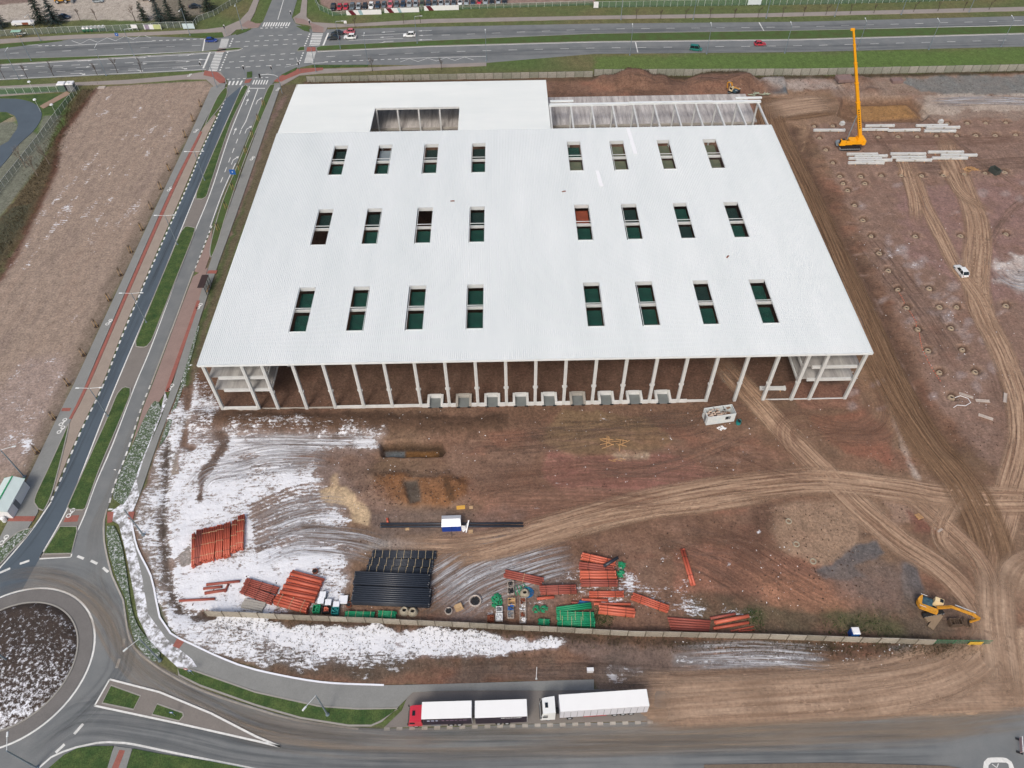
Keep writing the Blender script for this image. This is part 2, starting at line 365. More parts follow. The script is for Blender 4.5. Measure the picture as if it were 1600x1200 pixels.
# dark wet bank along the right of the hall
stroke([(1238, 200), (1262, 260), (1310, 360), (1355, 440), (1400, 540), (1440, 630), (1480, 700)], 3.6, (86, 66, 54), .85, 2.6, 1.2, h=-.8)
stroke([(1204, 195), (1226, 260), (1268, 360), (1310, 460), (1350, 550), (1400, 640), (1450, 710)], 8, (124, 98, 75), .8, 3, 1.5, nz=.2)
stroke([(1250, 250), (1290, 350), (1330, 430), (1370, 520)], 1.0, (176, 152, 124), .7, .8, .7, nz=.6)
stroke([(1385, 620), (1420, 720), (1440, 760)], 1.0, (190, 178, 168), .5, .8, .7, nz=.9, snow=.3)
stroke([(1195, 800), (1180, 840), (1165, 865)], 5, (90, 66, 54), .7, 3, 1.2)
stroke([(1210, 780), (1260, 765), (1310, 772)], 2.5, (100, 72, 58), .6, 2, 1)
stroke([(1186, 832), (1174, 848), (1166, 862), (1150, 872), (1136, 886)], .5, None, .9, .6, .9, nz=.5, snow=.60)
# left plot and the weedy bank beside it
LP = [(150, 136), (322, 126), (334, 135), (318, 160), (252, 300), (112, 600), (40, 745), (30, 760), (-80, 780), (-120, 560), (-5, 440), (55, 335), (88, 262), (92, 215), (125, 165)]
area(LP, (147, 131, 118), 1, 1.0, .4, hset=0.0, bump=.5)
m9 = fbm(GX*1.3-GY*.10, GY*.22, 2.2, 4, 21)
s = sub(-175, -88, -60, 145); lpm = ((MK[s][..., 2] > .25)).astype(float)*(GX[s] < -90)
mix(s, lpm*np.clip((m9[s]-.5)*4, 0, 1)*.35, (142, 122, 108)); mix(s, lpm*np.clip((.45-m9[s])*4, 0, 1)*.35, (112, 98, 92))
mix(s, lpm*.9, None, snow=.10); MK[s][..., 0] += lpm*np.clip((n1[s]-.42)*.6, 0, .10)+lpm*np.clip((m9[s]-.54)*2.0, 0, .22)
area([(45, 560), (110, 560), (118, 600), (60, 700), (40, 740), (-60, 740), (-60, 640), (20, 600)], (150, 134, 126), .8, 6, 3, snow=.40)
area([(35, 690), (60, 690), (48, 738), (30, 738)], None, .9, 1.5, 1, snow=.62)
stroke([(328, 150), (245, 310), (180, 440), (130, 550), (108, 600), (60, 705), (38, 748)], 4.0, (112, 100, 88), .7, 2, .8, nz=.4, snow=.1)
area([(128, 140), (148, 140), (112, 190), (90, 225), (88, 262), (52, 340), (0, 432), (-120, 560), (-120, 460), (-8, 355), (60, 262), (95, 205)], (88, 78, 58), 1, .8, 1, bump=1, hset=.3)
stroke([(150, 140), (112, 190), (91, 222), (87, 262), (53, 338), (-3, 440), (-120, 562)], 1.6, (84, 52, 40), .8, 1.0, .6)
area([(-120, 460), (20, 330), (50, 320), (0, 430), (-120, 550)], (72, 72, 56), .8, 2, 2, nz=.5, snow=.28)
area([(440, 132), (470, 132), (440, 205), (400, 300), (330, 500), (305, 600), (285, 600), (306, 520), (337, 425), (382, 300)], (96, 86, 70), .9, 1.0, 1.0, bump=.8)
stroke([(436, 150), (384, 300), (340, 425), (310, 520), (286, 600)], 1.6, (66, 86, 46), .8, 1.0, .9, nz=.7)
# far left plot beyond the fence
area([(-120, 190), (18, 178), (26, 188), (0, 196), (-120, 225)], (150, 138, 118), .8, 1, .8)
area([(-200, 195), (20, 190), (60, 210), (66, 180), (96, 180), (60, 262), (-10, 350), (-200, 470)], (112, 114, 104), .85, 1, .5)
# yard behind the far left fence, dealership yard
area([(-200, -40), (330, -60), (315, 22), (236, 32), (110, 31), (-200, 42)], (168, 160, 150), .95, 1.5, 1.0, nz=.1)
area([(236, -30), (330, -40), (318, 25), (300, 33), (240, 33)], (78, 74, 58), .7, 3, 2)
area([(-200, -50), (60, -50), (50, 3), (-200, 22)], (110, 88, 80), .8, 1.5, 1)
area([(500, -60), (930, -60), (930, 4), (672, 13), (530, 22), (500, 6)], (140, 118, 110), .95, 1, .3)
area([(1290, -60), (1900, -60), (1900, -16), (1290, 3)], (96, 98, 88), .7, 2, 1)
area([(928, 112), (928, 88), (1250, 84), (1600, 76), (1800, 72), (1800, 104), (1600, 104), (1250, 111)], (84, 110, 52), .7, 3, 2)
stroke([(440, 145), (425, 180), (405, 230), (352, 360), (312, 450), (298, 520)], 3.2, (98, 88, 72), .9, 1.5, .8, nz=.3)
stroke([(480, 120), (650, 116), (930, 112)], 3, (92, 92, 60), .8, 2, 1)
stroke([(445, 150), (415, 210), (390, 280), (330, 430), (318, 480)], 1.6, (116, 96, 90), .7, 1.0, .8, nz=.7, snow=.2)
area([(262, 655), (300, 640), (275, 700), (262, 800), (262, 880), (300, 955), (330, 972), (400, 1000), (420, 1046), (350, 1028), (300, 1005), (267, 988), (246, 950), (238, 905), (216, 857), (208, 817), (212, 792), (222, 768), (250, 690)], (134, 126, 120), .8, 1.2, .8, snow=.70)
stroke([(262, 690), (258, 760), (253, 830), (262, 900), (283, 955), (330, 966)], 1.0, (64, 52, 44), .8, 1.2, .8, snow=.3)
# tyre tracks, every path several ruts side by side
SAND = (166, 140, 116)
TR = [([(1475, 215), (1505, 290), (1524, 350), (1522, 420), (1530, 480), (1562, 545), (1590, 620), (1597, 690), (1575, 780), (1556, 860), (1552, 930), (1560, 1020), (1565, 1110)], 4.6, .9),
      ([(1500, 300), (1527, 330), (1536, 380), (1532, 440), (1540, 500)], 3.2, .7), ([(1640, 300), (1580, 330), (1535, 400)], 2.0, .35),
      ([(1425, 260), (1440, 310), (1470, 370), (1495, 420), (1530, 470), (1555, 530)], 3.0, .7), ([(1400, 230), (1425, 300), (1432, 350)], 2.6, .4), ([(1470, 245), (1500, 300), (1545, 330)], 2.8, .5),
      ([(1120, 560), (1170, 615), (1225, 675), (1290, 740), (1340, 790), (1410, 850), (1470, 890), (1525, 950), (1555, 1020)], 4.4, .8),
      ([(680, 862), (780, 850), (880, 822), (980, 795), (1090, 772), (1200, 758), (1290, 752), (1400, 765), (1500, 780), (1640, 782)], 5.0, .75),
      ([(700, 880), (800, 852), (930, 815), (1010, 800), (1100, 790), (1200, 775)], 2.4, .6), ([(620, 850), (700, 852), (760, 846)], 2.6, .5),
      ([(1200, 150), (1206, 190), (1245, 270), (1290, 370), (1325, 450), (1365, 540), (1405, 620), (1450, 690), (1505, 760), (1540, 830), (1555, 900)], 7.0, .6),
      ([(1345, 585), (1372, 640), (1350, 668), (1300, 668), (1255, 655), (1228, 668), (1232, 700), (1270, 740)], 4.2, .45), ([(1400, 640), (1380, 680), (1300, 682), (1240, 690)], 3.5, .35),
      ([(1310, 160), (1250, 165), (1190, 175)], 9, .45), ([(1640, 870), (1590, 890), (1570, 950)], 4.5, .6), ([(1400, 765), (1450, 800), (1530, 880), (1552, 960)], 3.4, .55), ([(1500, 770), (1470, 840), (1530, 900)], 2.5, .4),
      ([(900, 725), (1000, 735), (1120, 700), (1180, 670)], 2.5, .3), ([(740, 780), (900, 778), (1050, 785)], 3.5, .4), ([(1000, 1100), (1200, 1092), (1400, 1080), (1500, 1050), (1545, 1000)], 6, .6),
      ([(1300, 120), (1400, 250), (1430, 260)], 2, .2), ([(1420, 160), (1500, 230), (1600, 300)], 2.5, .3), ([(1100, 690), (1200, 735), (1290, 752)], 2.5, .3)]
for pts, wd, st in TR:
    stroke(pts, wd, (146, 118, 97), st*.6, wd*.6, .8, nz=.4, snow=0.02, bump=.5)
# rut fans in front of the crane and along the hall
for i in range(46):
    x = random.uniform(1195, 1330); y = random.uniform(150, 230)
    if x > 1262 and y > 195: continue
    a = random.uniform(-.4, .4)+(0 if y < 185 else 1.1)
    stroke([(x, y), (x+14*math.cos(a), y+6*math.sin(a)), (x+30*math.cos(a+.2), y+14*math.sin(a+.3))], .3, random.choice([(112, 90, 72), (160, 134, 108)]), .6, .3, .12, h=-.04)
for i in range(70):
    x = random.uniform(720, 1200); y = random.uniform(655, 920); a = random.uniform(-.35, .25); l = random.uniform(15, 60)
    if 860 < y and x < 1000: continue
    stroke([(x, y), (x+l*math.cos(a), y+l*math.sin(a)*.6), (x+2*l*math.cos(a+.15), y+2*l*math.sin(a+.15)*.6)], .3, random.choice([(100, 80, 70), (152, 122, 104), (140, 110, 96)]), .5, .35, .15, nz=.6)
for i in range(60):
    x = random.uniform(1290, 1640); y = random.uniform(230, 620); a = random.choice([1.1, 1.0, .95, 0, .1]); l = random.uniform(10, 40)
    stroke([(x, y), (x+l*math.cos(a), y+l*math.sin(a))], .4, random.choice([(112, 94, 86), (150, 128, 118)]), .5, .5, .2, nz=.6)
# snow remnants on the right field
for i in range(90):
    x = random.uniform(1330, 1650); y = random.uniform(270, 640)
    if random.random() < .3: x = random.uniform(1380, 1520); y = 380+(x-1380)*1.0+random.uniform(-20, 20)
    c = G(x, y); rx = random.uniform(.5, 2.2); ry = random.uniform(.4, 1.8)
    area([(c.x+rx*math.cos(t), c.y+ry*math.sin(t)+.5*rx*math.cos(t)) for t in (0, 1, 2, 3.1, 4.2, 5.3)], (150, 136, 132), .6, 1.2, .9, world=True, snow=.48)
for i in range(60):
    x = random.uniform(620, 1300); y = random.uniform(650, 960); c = G(x, y); r = random.uniform(.3, 1.2)
    area([(c.x+r*math.cos(t), c.y+.5*r*math.sin(t)) for t in (0, 1, 2, 3.1, 4.2, 5.3)], None, .7, .8, .8, world=True, snow=.5)
# pits round the foundation sleeves
WELLS = [(1272.5, 195.6), (1302, 195), (1281, 214), (1291, 232.5), (1302, 252.5), (1313, 274), (1345.6, 274), (1378, 273), (1318, 285), (1352, 285), (1325, 296), (1336, 319), (1373, 213), (1481, 191), (1512, 191), (1541, 190.6), (1572.5, 190), (1404, 212), (1434, 212), (1464, 210.6), (1495.6, 210.6), (1525.6, 210), (1556, 210), (1588, 209), (1409, 272.5), (1441, 273), (1475, 272.5), (1507.5, 270.6), (1540, 269), (1570.6, 267.5), (1431, 367.5), (1502, 367), (1573, 364), (1404, 450.6), (1453, 449), (1469, 478), (1496, 478), (1573, 476), (1349, 342.5), (1362, 367), (1374.5, 394), (1389, 421), (1417.5, 479), (1435, 512.5), (1451, 546), (1469, 580), (1487, 511), (1505, 544.5), (1525, 579.5), (1488, 619)]
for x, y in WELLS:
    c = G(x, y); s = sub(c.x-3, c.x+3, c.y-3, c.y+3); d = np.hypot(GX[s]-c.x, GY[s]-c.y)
    mix(s, np.clip((2.6-d)/1.0, 0, 1)*.35, (152, 128, 110)); mix(s, np.clip((1.15-np.hypot(GX[s]-c.x-.2, GY[s]-c.y-.3))/.5, 0, 1)*.95, (64, 46, 37))  # dark pit soil, set off-centre so it paints a shadow crescent
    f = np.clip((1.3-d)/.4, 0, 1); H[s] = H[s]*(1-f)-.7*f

def hz(x, y):
    i = int(np.clip(np.searchsorted(XS, x)-1, 0, len(XS)-2)); j = int(np.clip(np.searchsorted(YS, y)-1, 0, len(YS)-2))
    u = (x-XS[i])/(XS[i+1]-XS[i]); v = (y-YS[j])/(YS[j+1]-YS[j])
    return float((H[j, i]*(1-u)+H[j, i+1]*u)*(1-v)+(H[j+1, i]*(1-u)+H[j+1, i+1]*u)*v)
def GH(px, py, up=0.0):
    p = G(px, py, up); p.z = hz(p.x, p.y); return p

def hzv(x, y):
    i = np.clip(np.searchsorted(XS, x)-1, 0, len(XS)-2); j = np.clip(np.searchsorted(YS, y)-1, 0, len(YS)-2)
    u = (x-XS[i])/(XS[i+1]-XS[i]); v = (y-YS[j])/(YS[j+1]-YS[j])
    return (H[j, i]*(1-u)+H[j, i+1]*u)*(1-v)+(H[j+1, i]*(1-u)+H[j+1, i+1]*u)*v
def ground_material():
    m = bpy.data.materials.new('ground'); m.use_nodes = True; t = m.node_tree; N = t.nodes; L = t.links; b = N['Principled BSDF']
    def nd(ty, **k):
        n = N.new(ty)
        for a, v in k.items(): setattr(n, a, v)
        return n
    tint = nd('ShaderNodeAttribute', attribute_name='tint'); mk = nd('ShaderNodeAttribute', attribute_name='mask'); sp = nd('ShaderNodeSeparateColor'); L.new(mk.outputs['Color'], sp.inputs[0])
    tc = nd('ShaderNodeTexCoord')
    def noise(sc, det=5, r=.6, st=None, rot=0, dist=0):
        n = nd('ShaderNodeTexNoise'); n.inputs['Scale'].default_value = sc; n.inputs['Detail'].default_value = det; n.inputs['Roughness'].default_value = r; n.inputs['Distortion'].default_value = dist
        mp = nd('ShaderNodeMapping'); mp.inputs['Scale'].default_value = st or (1, 1, 1); mp.inputs['Rotation'].default_value = (0, 0, rot)
        L.new(tc.outputs['Object'], mp.inputs[0]); L.new(mp.outputs[0], n.inputs[0]); return n.outputs[0]
    def mrange(i, a, c, d, e):
        n = nd('ShaderNodeMapRange'); n.inputs[1].default_value = a; n.inputs[2].default_value = c; n.inputs[3].default_value = d; n.inputs[4].default_value = e; L.new(i, n.inputs[0]); return n.outputs[0]
    def ma(op, a, c):
        n = nd('ShaderNodeMath', operation=op)
        for i, v in enumerate((a, c)):
            if isinstance(v, (int, float)): n.inputs[i].default_value = v
            else: L.new(v, n.inputs[i])
        return n.outputs[0]
    a = mrange(noise(.5, 9, .72), .3, .7, .74, 1.26); c = mrange(noise(2.0, 9, .85), .38, .62, .72, 1.30)
    g = mrange(noise(.9, 5, .6, (1, .22, 1), .15), .3, .7, .90, 1.12)
    k = ma('MULTIPLY', ma('MULTIPLY', a, c), g)
    v = nd('ShaderNodeVectorMath', operation='SCALE'); L.new(tint.outputs['Color'], v.inputs[0]); L.new(k, v.inputs['Scale'])
    # pebbles and clods
    pb = mrange(noise(1.6, 6, .8, None, 0, .6), .63, .67, 0, .6)
    m1 = nd('ShaderNodeMix', data_type='RGBA'); L.new(pb, m1.inputs[0]); L.new(v.outputs[0], m1.inputs[6]); m1.inputs[7].default_value = (.36, .30, .26, 1)
    dk = mrange(noise(1.2, 7, .75, None, 1.0, .4), .36, .42, .6, 0)
    m2 = nd('ShaderNodeMix', data_type='RGBA', blend_type='MULTIPLY'); L.new(dk, m2.inputs[0]); L.new(m1.outputs[2], m2.inputs[6]); m2.inputs[7].default_value = (.45, .42, .40, 1)
    # snow lies where the mask beats broken noise
    nn = ma('ADD', ma('ADD', ma('MULTIPLY', noise(1.3, 9, .8, (1, 1.4, 1), .4, .5), .55), ma('MULTIPLY', noise(1.0, 6, .7, (.35, 2.2, 1), -.25, .6), .35)), ma('MULTIPLY', noise(.22, 4, .5), .25))
    wgt = mrange(sp.outputs[0], .08, .4, .6, 3.4)
    sw = mrange(ma('ADD', sp.outputs[0], ma('MULTIPLY', ma('SUBTRACT', nn, .575), wgt)), .50, .66, 0, 1)
    m3 = nd('ShaderNodeMix', data_type='RGBA'); L.new(sw, m3.inputs[0]); L.new(m2.outputs[2], m3.inputs[6]); m3.inputs[7].default_value = (.77, .795, .84, 1)
    L.new(m3.outputs[2], b.inputs['Base Color'])
    L.new(mrange(ma('SUBTRACT', sp.outputs[1], ma('MULTIPLY', noise(1.2, 4), .3)), .3, .75, .93, .12), b.inputs['Roughness'])
    bp = nd('ShaderNodeBump'); bp.inputs['Distance'].default_value = .25; L.new(ma('MULTIPLY', sp.outputs[2], .8), bp.inputs['Strength'])
    L.new(ma('ADD', ma('MULTIPLY', noise(1.1, 9, .72), 1.0), ma('MULTIPLY', sw, .12)), bp.inputs['Height']); L.new(bp.outputs[0], b.inputs['Normal'])
    b.inputs['Specular IOR Level'].default_value = .35
    return m
GM = ground_material()
ny, nx = GX.shape
me = bpy.data.meshes.new('ground'); me.vertices.add(nx*ny)
me.vertices.foreach_set('co', np.stack([GX, GY, H], -1).astype(np.float32).ravel())
ii = (np.arange(ny-1)[:, None]*nx+np.arange(nx-1)[None, :]).ravel(); nf = len(ii)
me.loops.add(nf*4); me.loops.foreach_set('vertex_index', np.stack([ii, ii+1, ii+nx+1, ii+nx], -1).astype(np.int32).ravel())
me.polygons.add(nf); me.polygons.foreach_set('loop_start', np.arange(0, nf*4, 4, dtype=np.int32)); me.polygons.foreach_set('loop_total', np.full(nf, 4, np.int32))
me.polygons.foreach_set('use_smooth', np.ones(nf, bool)); me.update(calc_edges=True)
one = np.ones(GX.shape+(1,))
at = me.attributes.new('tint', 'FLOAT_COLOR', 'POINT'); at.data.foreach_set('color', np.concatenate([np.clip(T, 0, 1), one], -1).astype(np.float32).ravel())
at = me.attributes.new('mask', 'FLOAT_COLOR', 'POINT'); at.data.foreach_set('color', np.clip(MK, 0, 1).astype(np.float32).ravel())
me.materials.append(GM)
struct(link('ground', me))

# ---------------------------------------------------------------- roads, pavements, markings
M_ASPH = material('asphalt', C(112, 117, 119), .8, .08, .25, col2=C(124, 127, 127), fine=.05, bump=.05)
M_ASPHD = material('asphalt_new', C(80, 92, 102), .7, .10, .2, fine=.04)
M_PAV = material('grey_paving', C(132, 134, 132), .85, .07, .4, fine=.07)
M_PAVG = material('warm_paving', C(124, 119, 114), .85, .07, .4, fine=.07)
M_BEIGE = material('beige_paving', C(152, 140, 129), .85, .08, .4, fine=.08)
M_PINK = material('pink_paving', C(143, 123, 116), .85, .09, .4, fine=.08)
M_RED = material('red_paving', C(148, 92, 82), .85, .12, .8, fine=.1)
M_GRASS = material('lawn', C(50, 84, 38), .95, .3, .5, col2=C(82, 98, 52), bump=.6, detail=9, fine=.4)
M_GRASSB = material('verge_grass', C(84, 92, 50), .95, .28, .35, bump=.5, detail=9, col2=C(70, 100, 48), fine=.25)
M_KERB = material('kerb_stone', C(150, 148, 142), .85, .08, 1.0)
M_WHITE = material('road_paint', C(214, 216, 212), .7, .10, 2.0, col2=C(232, 233, 230))
M_WORN = material('worn_paint', C(170, 166, 158), .75, .2, 1.5)
M_MULCH = material('planted_bed', C(62, 50, 42), .95, .4, 1.2, bump=.8, detail=10)

def snowy(name, under, thr, scale=1.6, grad=0.0, ramp=.07):
    """snow lying in broken patches over another surface colour"""
    m = material(name, under, .9, .3, .7, detail=9, bump=.5, fine=.3); t = m.node_tree; N = t.nodes; L = t.links; b = N['Principled BSDF']
    src = b.inputs['Base Color'].links[0].from_socket
    tc = N.new('ShaderNodeTexCoord'); n = N.new('ShaderNodeTexNoise'); n.inputs['Scale'].default_value = scale; n.inputs['Detail'].default_value = 9; n.inputs['Roughness'].default_value = .75
    L.new(tc.outputs['Object'], n.inputs[0]); mr = N.new('ShaderNodeMapRange'); mr.inputs[1].default_value = thr; mr.inputs[2].default_value = thr+ramp
    src_n = n.outputs[0]
    if grad:
        sx = N.new('ShaderNodeSeparateXYZ'); L.new(tc.outputs['Object'], sx.inputs[0]); md = N.new('ShaderNodeMath'); md.operation = 'MULTIPLY_ADD'; L.new(sx.outputs[1], md.inputs[0]); md.inputs[1].default_value = grad; L.new(n.outputs[0], md.inputs[2]); src_n = md.outputs[0]
    L.new(src_n, mr.inputs[0]); mx = N.new('ShaderNodeMix'); mx.data_type = 'RGBA'; L.new(mr.outputs[0], mx.inputs[0]); L.new(src, mx.inputs[6]); mx.inputs[7].default_value = (.8, .83, .89, 1)
    L.new(mx.outputs[2], b.inputs['Base Color']); return m
M_GSNOW = snowy('lawn_with_snow', C(70, 88, 58), .50, 3.2, 0, .16)
M_BEDSNOW = snowy('bed_with_snow', C(64, 54, 48), .51, 1.6, -.006, .12)
M_PSNOW = snowy('paving_with_snow', C(132, 132, 130), .44, .9, 0, .12)

def sheet(name, pts, z, mat, px=True, depth=.3, smooth=None, kerb=None, kz=.02):
    P = W(pts) if px else [Vector(p) for p in pts]
    if smooth: P = [Vector(p) for p in cr([tuple(p) for p in P], smooth, True)]
    o = MB().prism([tuple(p) for p in P], z-depth, z).build(name, mat); struct(o)
    if kerb:
        strip('kerb', [tuple(p) for p in P], kerb, z+kz, M_KERB, closed=True, depth=.2, world=True)
    return o
def offs(P, d, closed=False):
    P = np.array(P, float)
    if closed: t = np.roll(P, -1, 0)-np.roll(P, 1, 0)
    else: t = np.gradient(P, axis=0)
    n = np.stack([-t[:, 1], t[:, 0]], 1); n /= np.linalg.norm(n, axis=1)[:, None]+1e-9
    return P+n*d
def strip(name, pts, wd, z, mat, closed=False, depth=0, world=False, dash=None, smooth=None, mb=None):
    P = [tuple(p) for p in (pts if world else W(pts))]
    if smooth: P = cr(P, smooth, closed)
    own = mb is None; mb = mb or MB()
    if dash:
        on, off = dash; Q = np.array(P); sg = np.linalg.norm(np.diff(Q, axis=0), axis=1); cum = np.r_[0, np.cumsum(sg)]; s0 = 0
        while s0 < cum[-1]:
            a = s0; b = min(s0+on, cum[-1]); p = [np.array([np.interp(v, cum, Q[:, 0]), np.interp(v, cum, Q[:, 1])]) for v in (a, b)]
            if b-a > .2:
                d = (p[1]-p[0])/(b-a); n = np.array([-d[1], d[0]])*wd/2
                mb.add([(*(p[0]-n), z), (*(p[1]-n), z), (*(p[1]+n), z), (*(p[0]+n), z)], [(0, 1, 2, 3)])
            s0 += on+off
    else:
        A = offs(P, wd/2, closed); B = offs(P, -wd/2, closed); n = len(P); m = n if closed else n-1
        vs = [(*p, z) for p in A]+[(*p, z) for p in B]; fs = []
        for i in range(m):
            j = (i+1) % n; fs.append((i, n+i, n+j, j))
        if depth:
            vs += [(x, y, z-depth) for x, y, _ in vs[:2*n]]
            for i in range(m):
                j = (i+1) % n; fs += [(j, 2*n+j, 2*n+i, i), (n+i, 3*n+i, 3*n+j, n+j)]
        mb.add(vs, fs)
    if own:
        o = mb.build(name, mat); struct(o); return o
MARK = MB(); MARKW = MB()
ZR = 0.012; ZM = ZR+.008
def line(pts, wd=.25, dash=None, z=ZM, smooth=None, mb=None): strip('', pts, wd, z, None, dash=dash, mb=mb or MARK, smooth=smooth)

# boundary curves of the near left road, top to bottom
cC = [(356, 130), (352, 155), (336, 191), (317.5, 230), (291, 295), (240, 410), (195, 515), (162, 600), (125, 677), (92.5, 755), (80, 782), (47, 830), (0, 885), (-60, 935)]
cD = [(379, 134), (343, 215), (307, 300), (250, 440), (182, 600), (135, 720), (104, 797), (62, 872)]
cE = [(390, 135), (360, 207), (330, 298), (305, 360), (277, 432), (237, 540), (212, 600), (175, 697), (150, 755), (132, 805), (121, 830), (111, 870)]
cF = [(422, 135), (395, 195), (370, 255), (350, 300), (330, 355), (304, 422), (277, 495), (237, 600), (222, 637), (200, 705), (180, 757), (169, 792), (164, 812), (164, 845), (177, 900), (194, 937), (200, 980), (212, 1012), (250, 1042), (278, 1056), (312, 1075), (400, 1105), (470, 1124), (560, 1137), (640, 1138), (860, 1131), (1030, 1127), (1240, 1114), (1500, 1107), (1800, 1100)]
road = W([(-260, 84), (0, 72), (100, 63), (115, 60), (240, 57), (322, 60)])+W([(345, 59), (375, 52), (400, 42), (411, 34), (425, 0), (450, -80)])+W([(484, -80), (464, 0), (456, 27), (462, 37), (485, 46), (510, 46), (672, 42), (928, 37), (1250, 34), (1600, 25), (1900, 17)])
road += W([(1900, 65), (1600, 72.5), (1250, 81), (928, 84), (760, 98), (672, 102), (575, 101), (487, 101), (462, 107), (440, 117), (428, 128)])
road += [Vector(p) for p in CW(cF, 3)]
road += W([(1800, 1320), (-200, 1320), (-120, 985), (-60, 935)])+[Vector(p) for p in CW(cC[::-1], 3)][1:]
road += W([(355, 124), (340, 115), (322, 109.5), (0, 125), (-260, 142)])
sheet('road', [tuple(p) for p in road], ZR, M_ASPH, px=False, depth=.4)
def rib(name, L, Rr, z, mat, depth=.3, kerb=None):
    P = CW(L, 4)+CW(Rr, 4)[::-1]; return sheet(name, [tuple(p) for p in P], z, mat, px=False, depth=depth, kerb=kerb)
# newer dark asphalt of the left carriageway, worn grey lane of the right one
rib('lane_asphalt', cC[1:-1], [(381, 131)]+cD[1:]+[(30, 930), (0, 950)], ZR+.004, M_ASPHD, .003)
# medians
ZK = .13
def island(pts, mat=M_GRASS, smooth=1.0, kerb=.22, name='grass_median'): return sheet(name, pts, ZK, mat, smooth=smooth, kerb=kerb)
rib('median_paving', [(x+1.5, y) for x, y in cD], [(x-1.5, y) for x, y in cE], ZR+.016, M_PAVG, .004)
island([(384, 133), (388, 136), (360, 195), (330, 285), (322, 308), (310, 311), (307, 303), (330, 246), (360, 178), (376, 142)])
island([(294, 354), (303, 356), (303, 366), (277, 432), (250, 500), (236, 534), (225, 543), (213, 542), (212, 534), (240, 465), (265, 405), (284, 361)])
island([(196, 605), (204, 607), (204, 617), (178, 680), (155, 735), (134, 794), (130, 797), (108, 796), (106, 792), (140, 715), (165, 660), (184, 615)])
island([(94, 823), (120, 823), (121, 830), (112, 865), (68, 866), (72, 858)], smooth=None)
sheet('red_crossing', [(104, 806), (124, 805), (121, 815), (99, 816)], ZR+.024, M_RED, depth=.02)
# left side: parking strip, red strip, footpath, grass
cA = [(330, 137), (322, 155), (295, 215), (255, 300), (205, 408), (160, 505), (116, 600), (96, 640), (67, 700), (42, 752), (20, 800), (-5, 850), (-60, 930)]
rib('parking_bay', [(332, 178), (309, 215), (270, 300), (190, 482), (139, 600), (110, 655), (104, 690), (92, 730), (84, 765)], [(338, 182), (317, 226), (288, 295), (238, 410), (193, 515), (160, 600), (123, 677), (91, 752), (86, 766)], .05, M_BEIGE)
rib('red_strip', [(313, 205), (266, 300), (186, 482), (135, 600), (108, 655)], [(316, 207), (271, 300), (191, 482), (140, 600), (112, 655)], .135, M_RED, .2)
rib('footpath', cA, [(354, 128), (350, 140), (330, 172), (309, 213), (265.5, 300), (185, 482), (134.5, 600), (108, 664), (92, 700), (58, 776), (60, 800), (40, 832), (10, 870), (-40, 935)], .12, M_PAV)
island([(353, 137), (355, 147), (347, 163), (330, 185), (322, 195), (326, 182), (340, 152)], M_GRASSB)
island([(108, 662), (100, 700), (90, 740), (80, 775), (68, 798), (60, 795), (54, 786), (57, 772), (74, 736), (95, 690)], M_GRASS)
island([(50, 826), (40, 840), (20, 860), (0, 882), (-30, 905), (-30, 885), (0, 856), (28, 832)], M_GSNOW)
sheet('red_crossing', [(16, 807), (56, 807), (52, 815), (12, 815)], .135, M_RED, depth=.05)
sheet('red_crossing', [(98, 638), (112, 638), (109, 643), (96, 643)], .135, M_RED, depth=.05)
# right side
gR = [(440, 130), (382, 300), (337, 425), (306, 520), (282, 600), (250, 682), (220, 770), (210, 792), (206, 817), (215, 857), (236, 900), (244, 937), (250, 965), (267, 990), (300, 1007), (350, 1030), (400, 1047), (500, 1066), (600, 1071), (928, 1062)]
gL = [(428, 131), (398, 214), (367, 300), (340, 378), (327, 415), (300, 505), (270, 600), (262, 625), (250, 660), (232, 700), (212, 750), (196, 785), (190, 800), (191, 830), (198, 870), (208, 920), (216, 965), (232, 1000), (256, 1022), (276, 1042), (300, 1045), (400, 1080), (500, 1102), (560, 1107), (622, 1105), (645, 1082), (928, 1079)]
rib('footpath', gL, gR, .12, M_PAV)
strip('snow_edging', gR[8:-1], .3, .17, material('snow', (.8, .83, .89), .8, .05, 1.0), smooth=2.0)
rib('parking_bay', [(302, 432), (277, 497), (239, 600), (224, 637), (203, 705), (183, 757)], [(325, 418), (300, 505), (268, 600), (240, 640), (215, 700), (186, 757)], .05, M_PINK)
rib('parking_bay', [(332, 356), (304, 424)], [(328, 400), (318, 428)], .054, M_PINK)
rib('red_strip', [(308, 470), (296, 505), (262, 600), (258, 612)], [(313, 470), (301, 505), (268, 600), (264, 612)], .135, M_RED, .2)
island([(427, 133), (428, 139), (400, 205), (378, 262), (352, 340), (340, 380), (330, 402), (330, 380), (348, 315), (375, 250), (395, 200), (418, 140)], M_GRASSB)
sheet('verge', [(242, 627), (252, 640), (238, 680), (218, 730), (206, 765), (192, 790), (178, 780), (177, 770), (200, 712), (225, 655)], .15, M_GSNOW, smooth=1.5)
sheet('verge', [(168, 822), (178, 822), (190, 850), (198, 895), (206, 950), (220, 985), (250, 1018), (250, 1030), (240, 1034), (214, 1008), (204, 975), (197, 937), (180, 897), (168, 850)], .15, M_GSNOW, smooth=1.5)
sheet('verge', [(278, 1043), (300, 1047), (400, 1082), (500, 1104), (560, 1108), (622, 1107), (596, 1127), (580, 1134), (545, 1134), (470, 1122), (400, 1102), (312, 1071), (280, 1055)], .15, M_GRASS, kerb=.25)
sheet('verge', [(300, 505), (312, 510), (302, 548), (284, 612), (262, 680), (248, 700), (254, 680), (284, 600)], .10, M_GSNOW)
sheet('lay_by', [(640, 1080), (930, 1077), (1035, 1080), (1240, 1096), (1240, 1113), (1030, 1126), (860, 1130), (600, 1137), (628, 1110)], .03, M_PAVG)
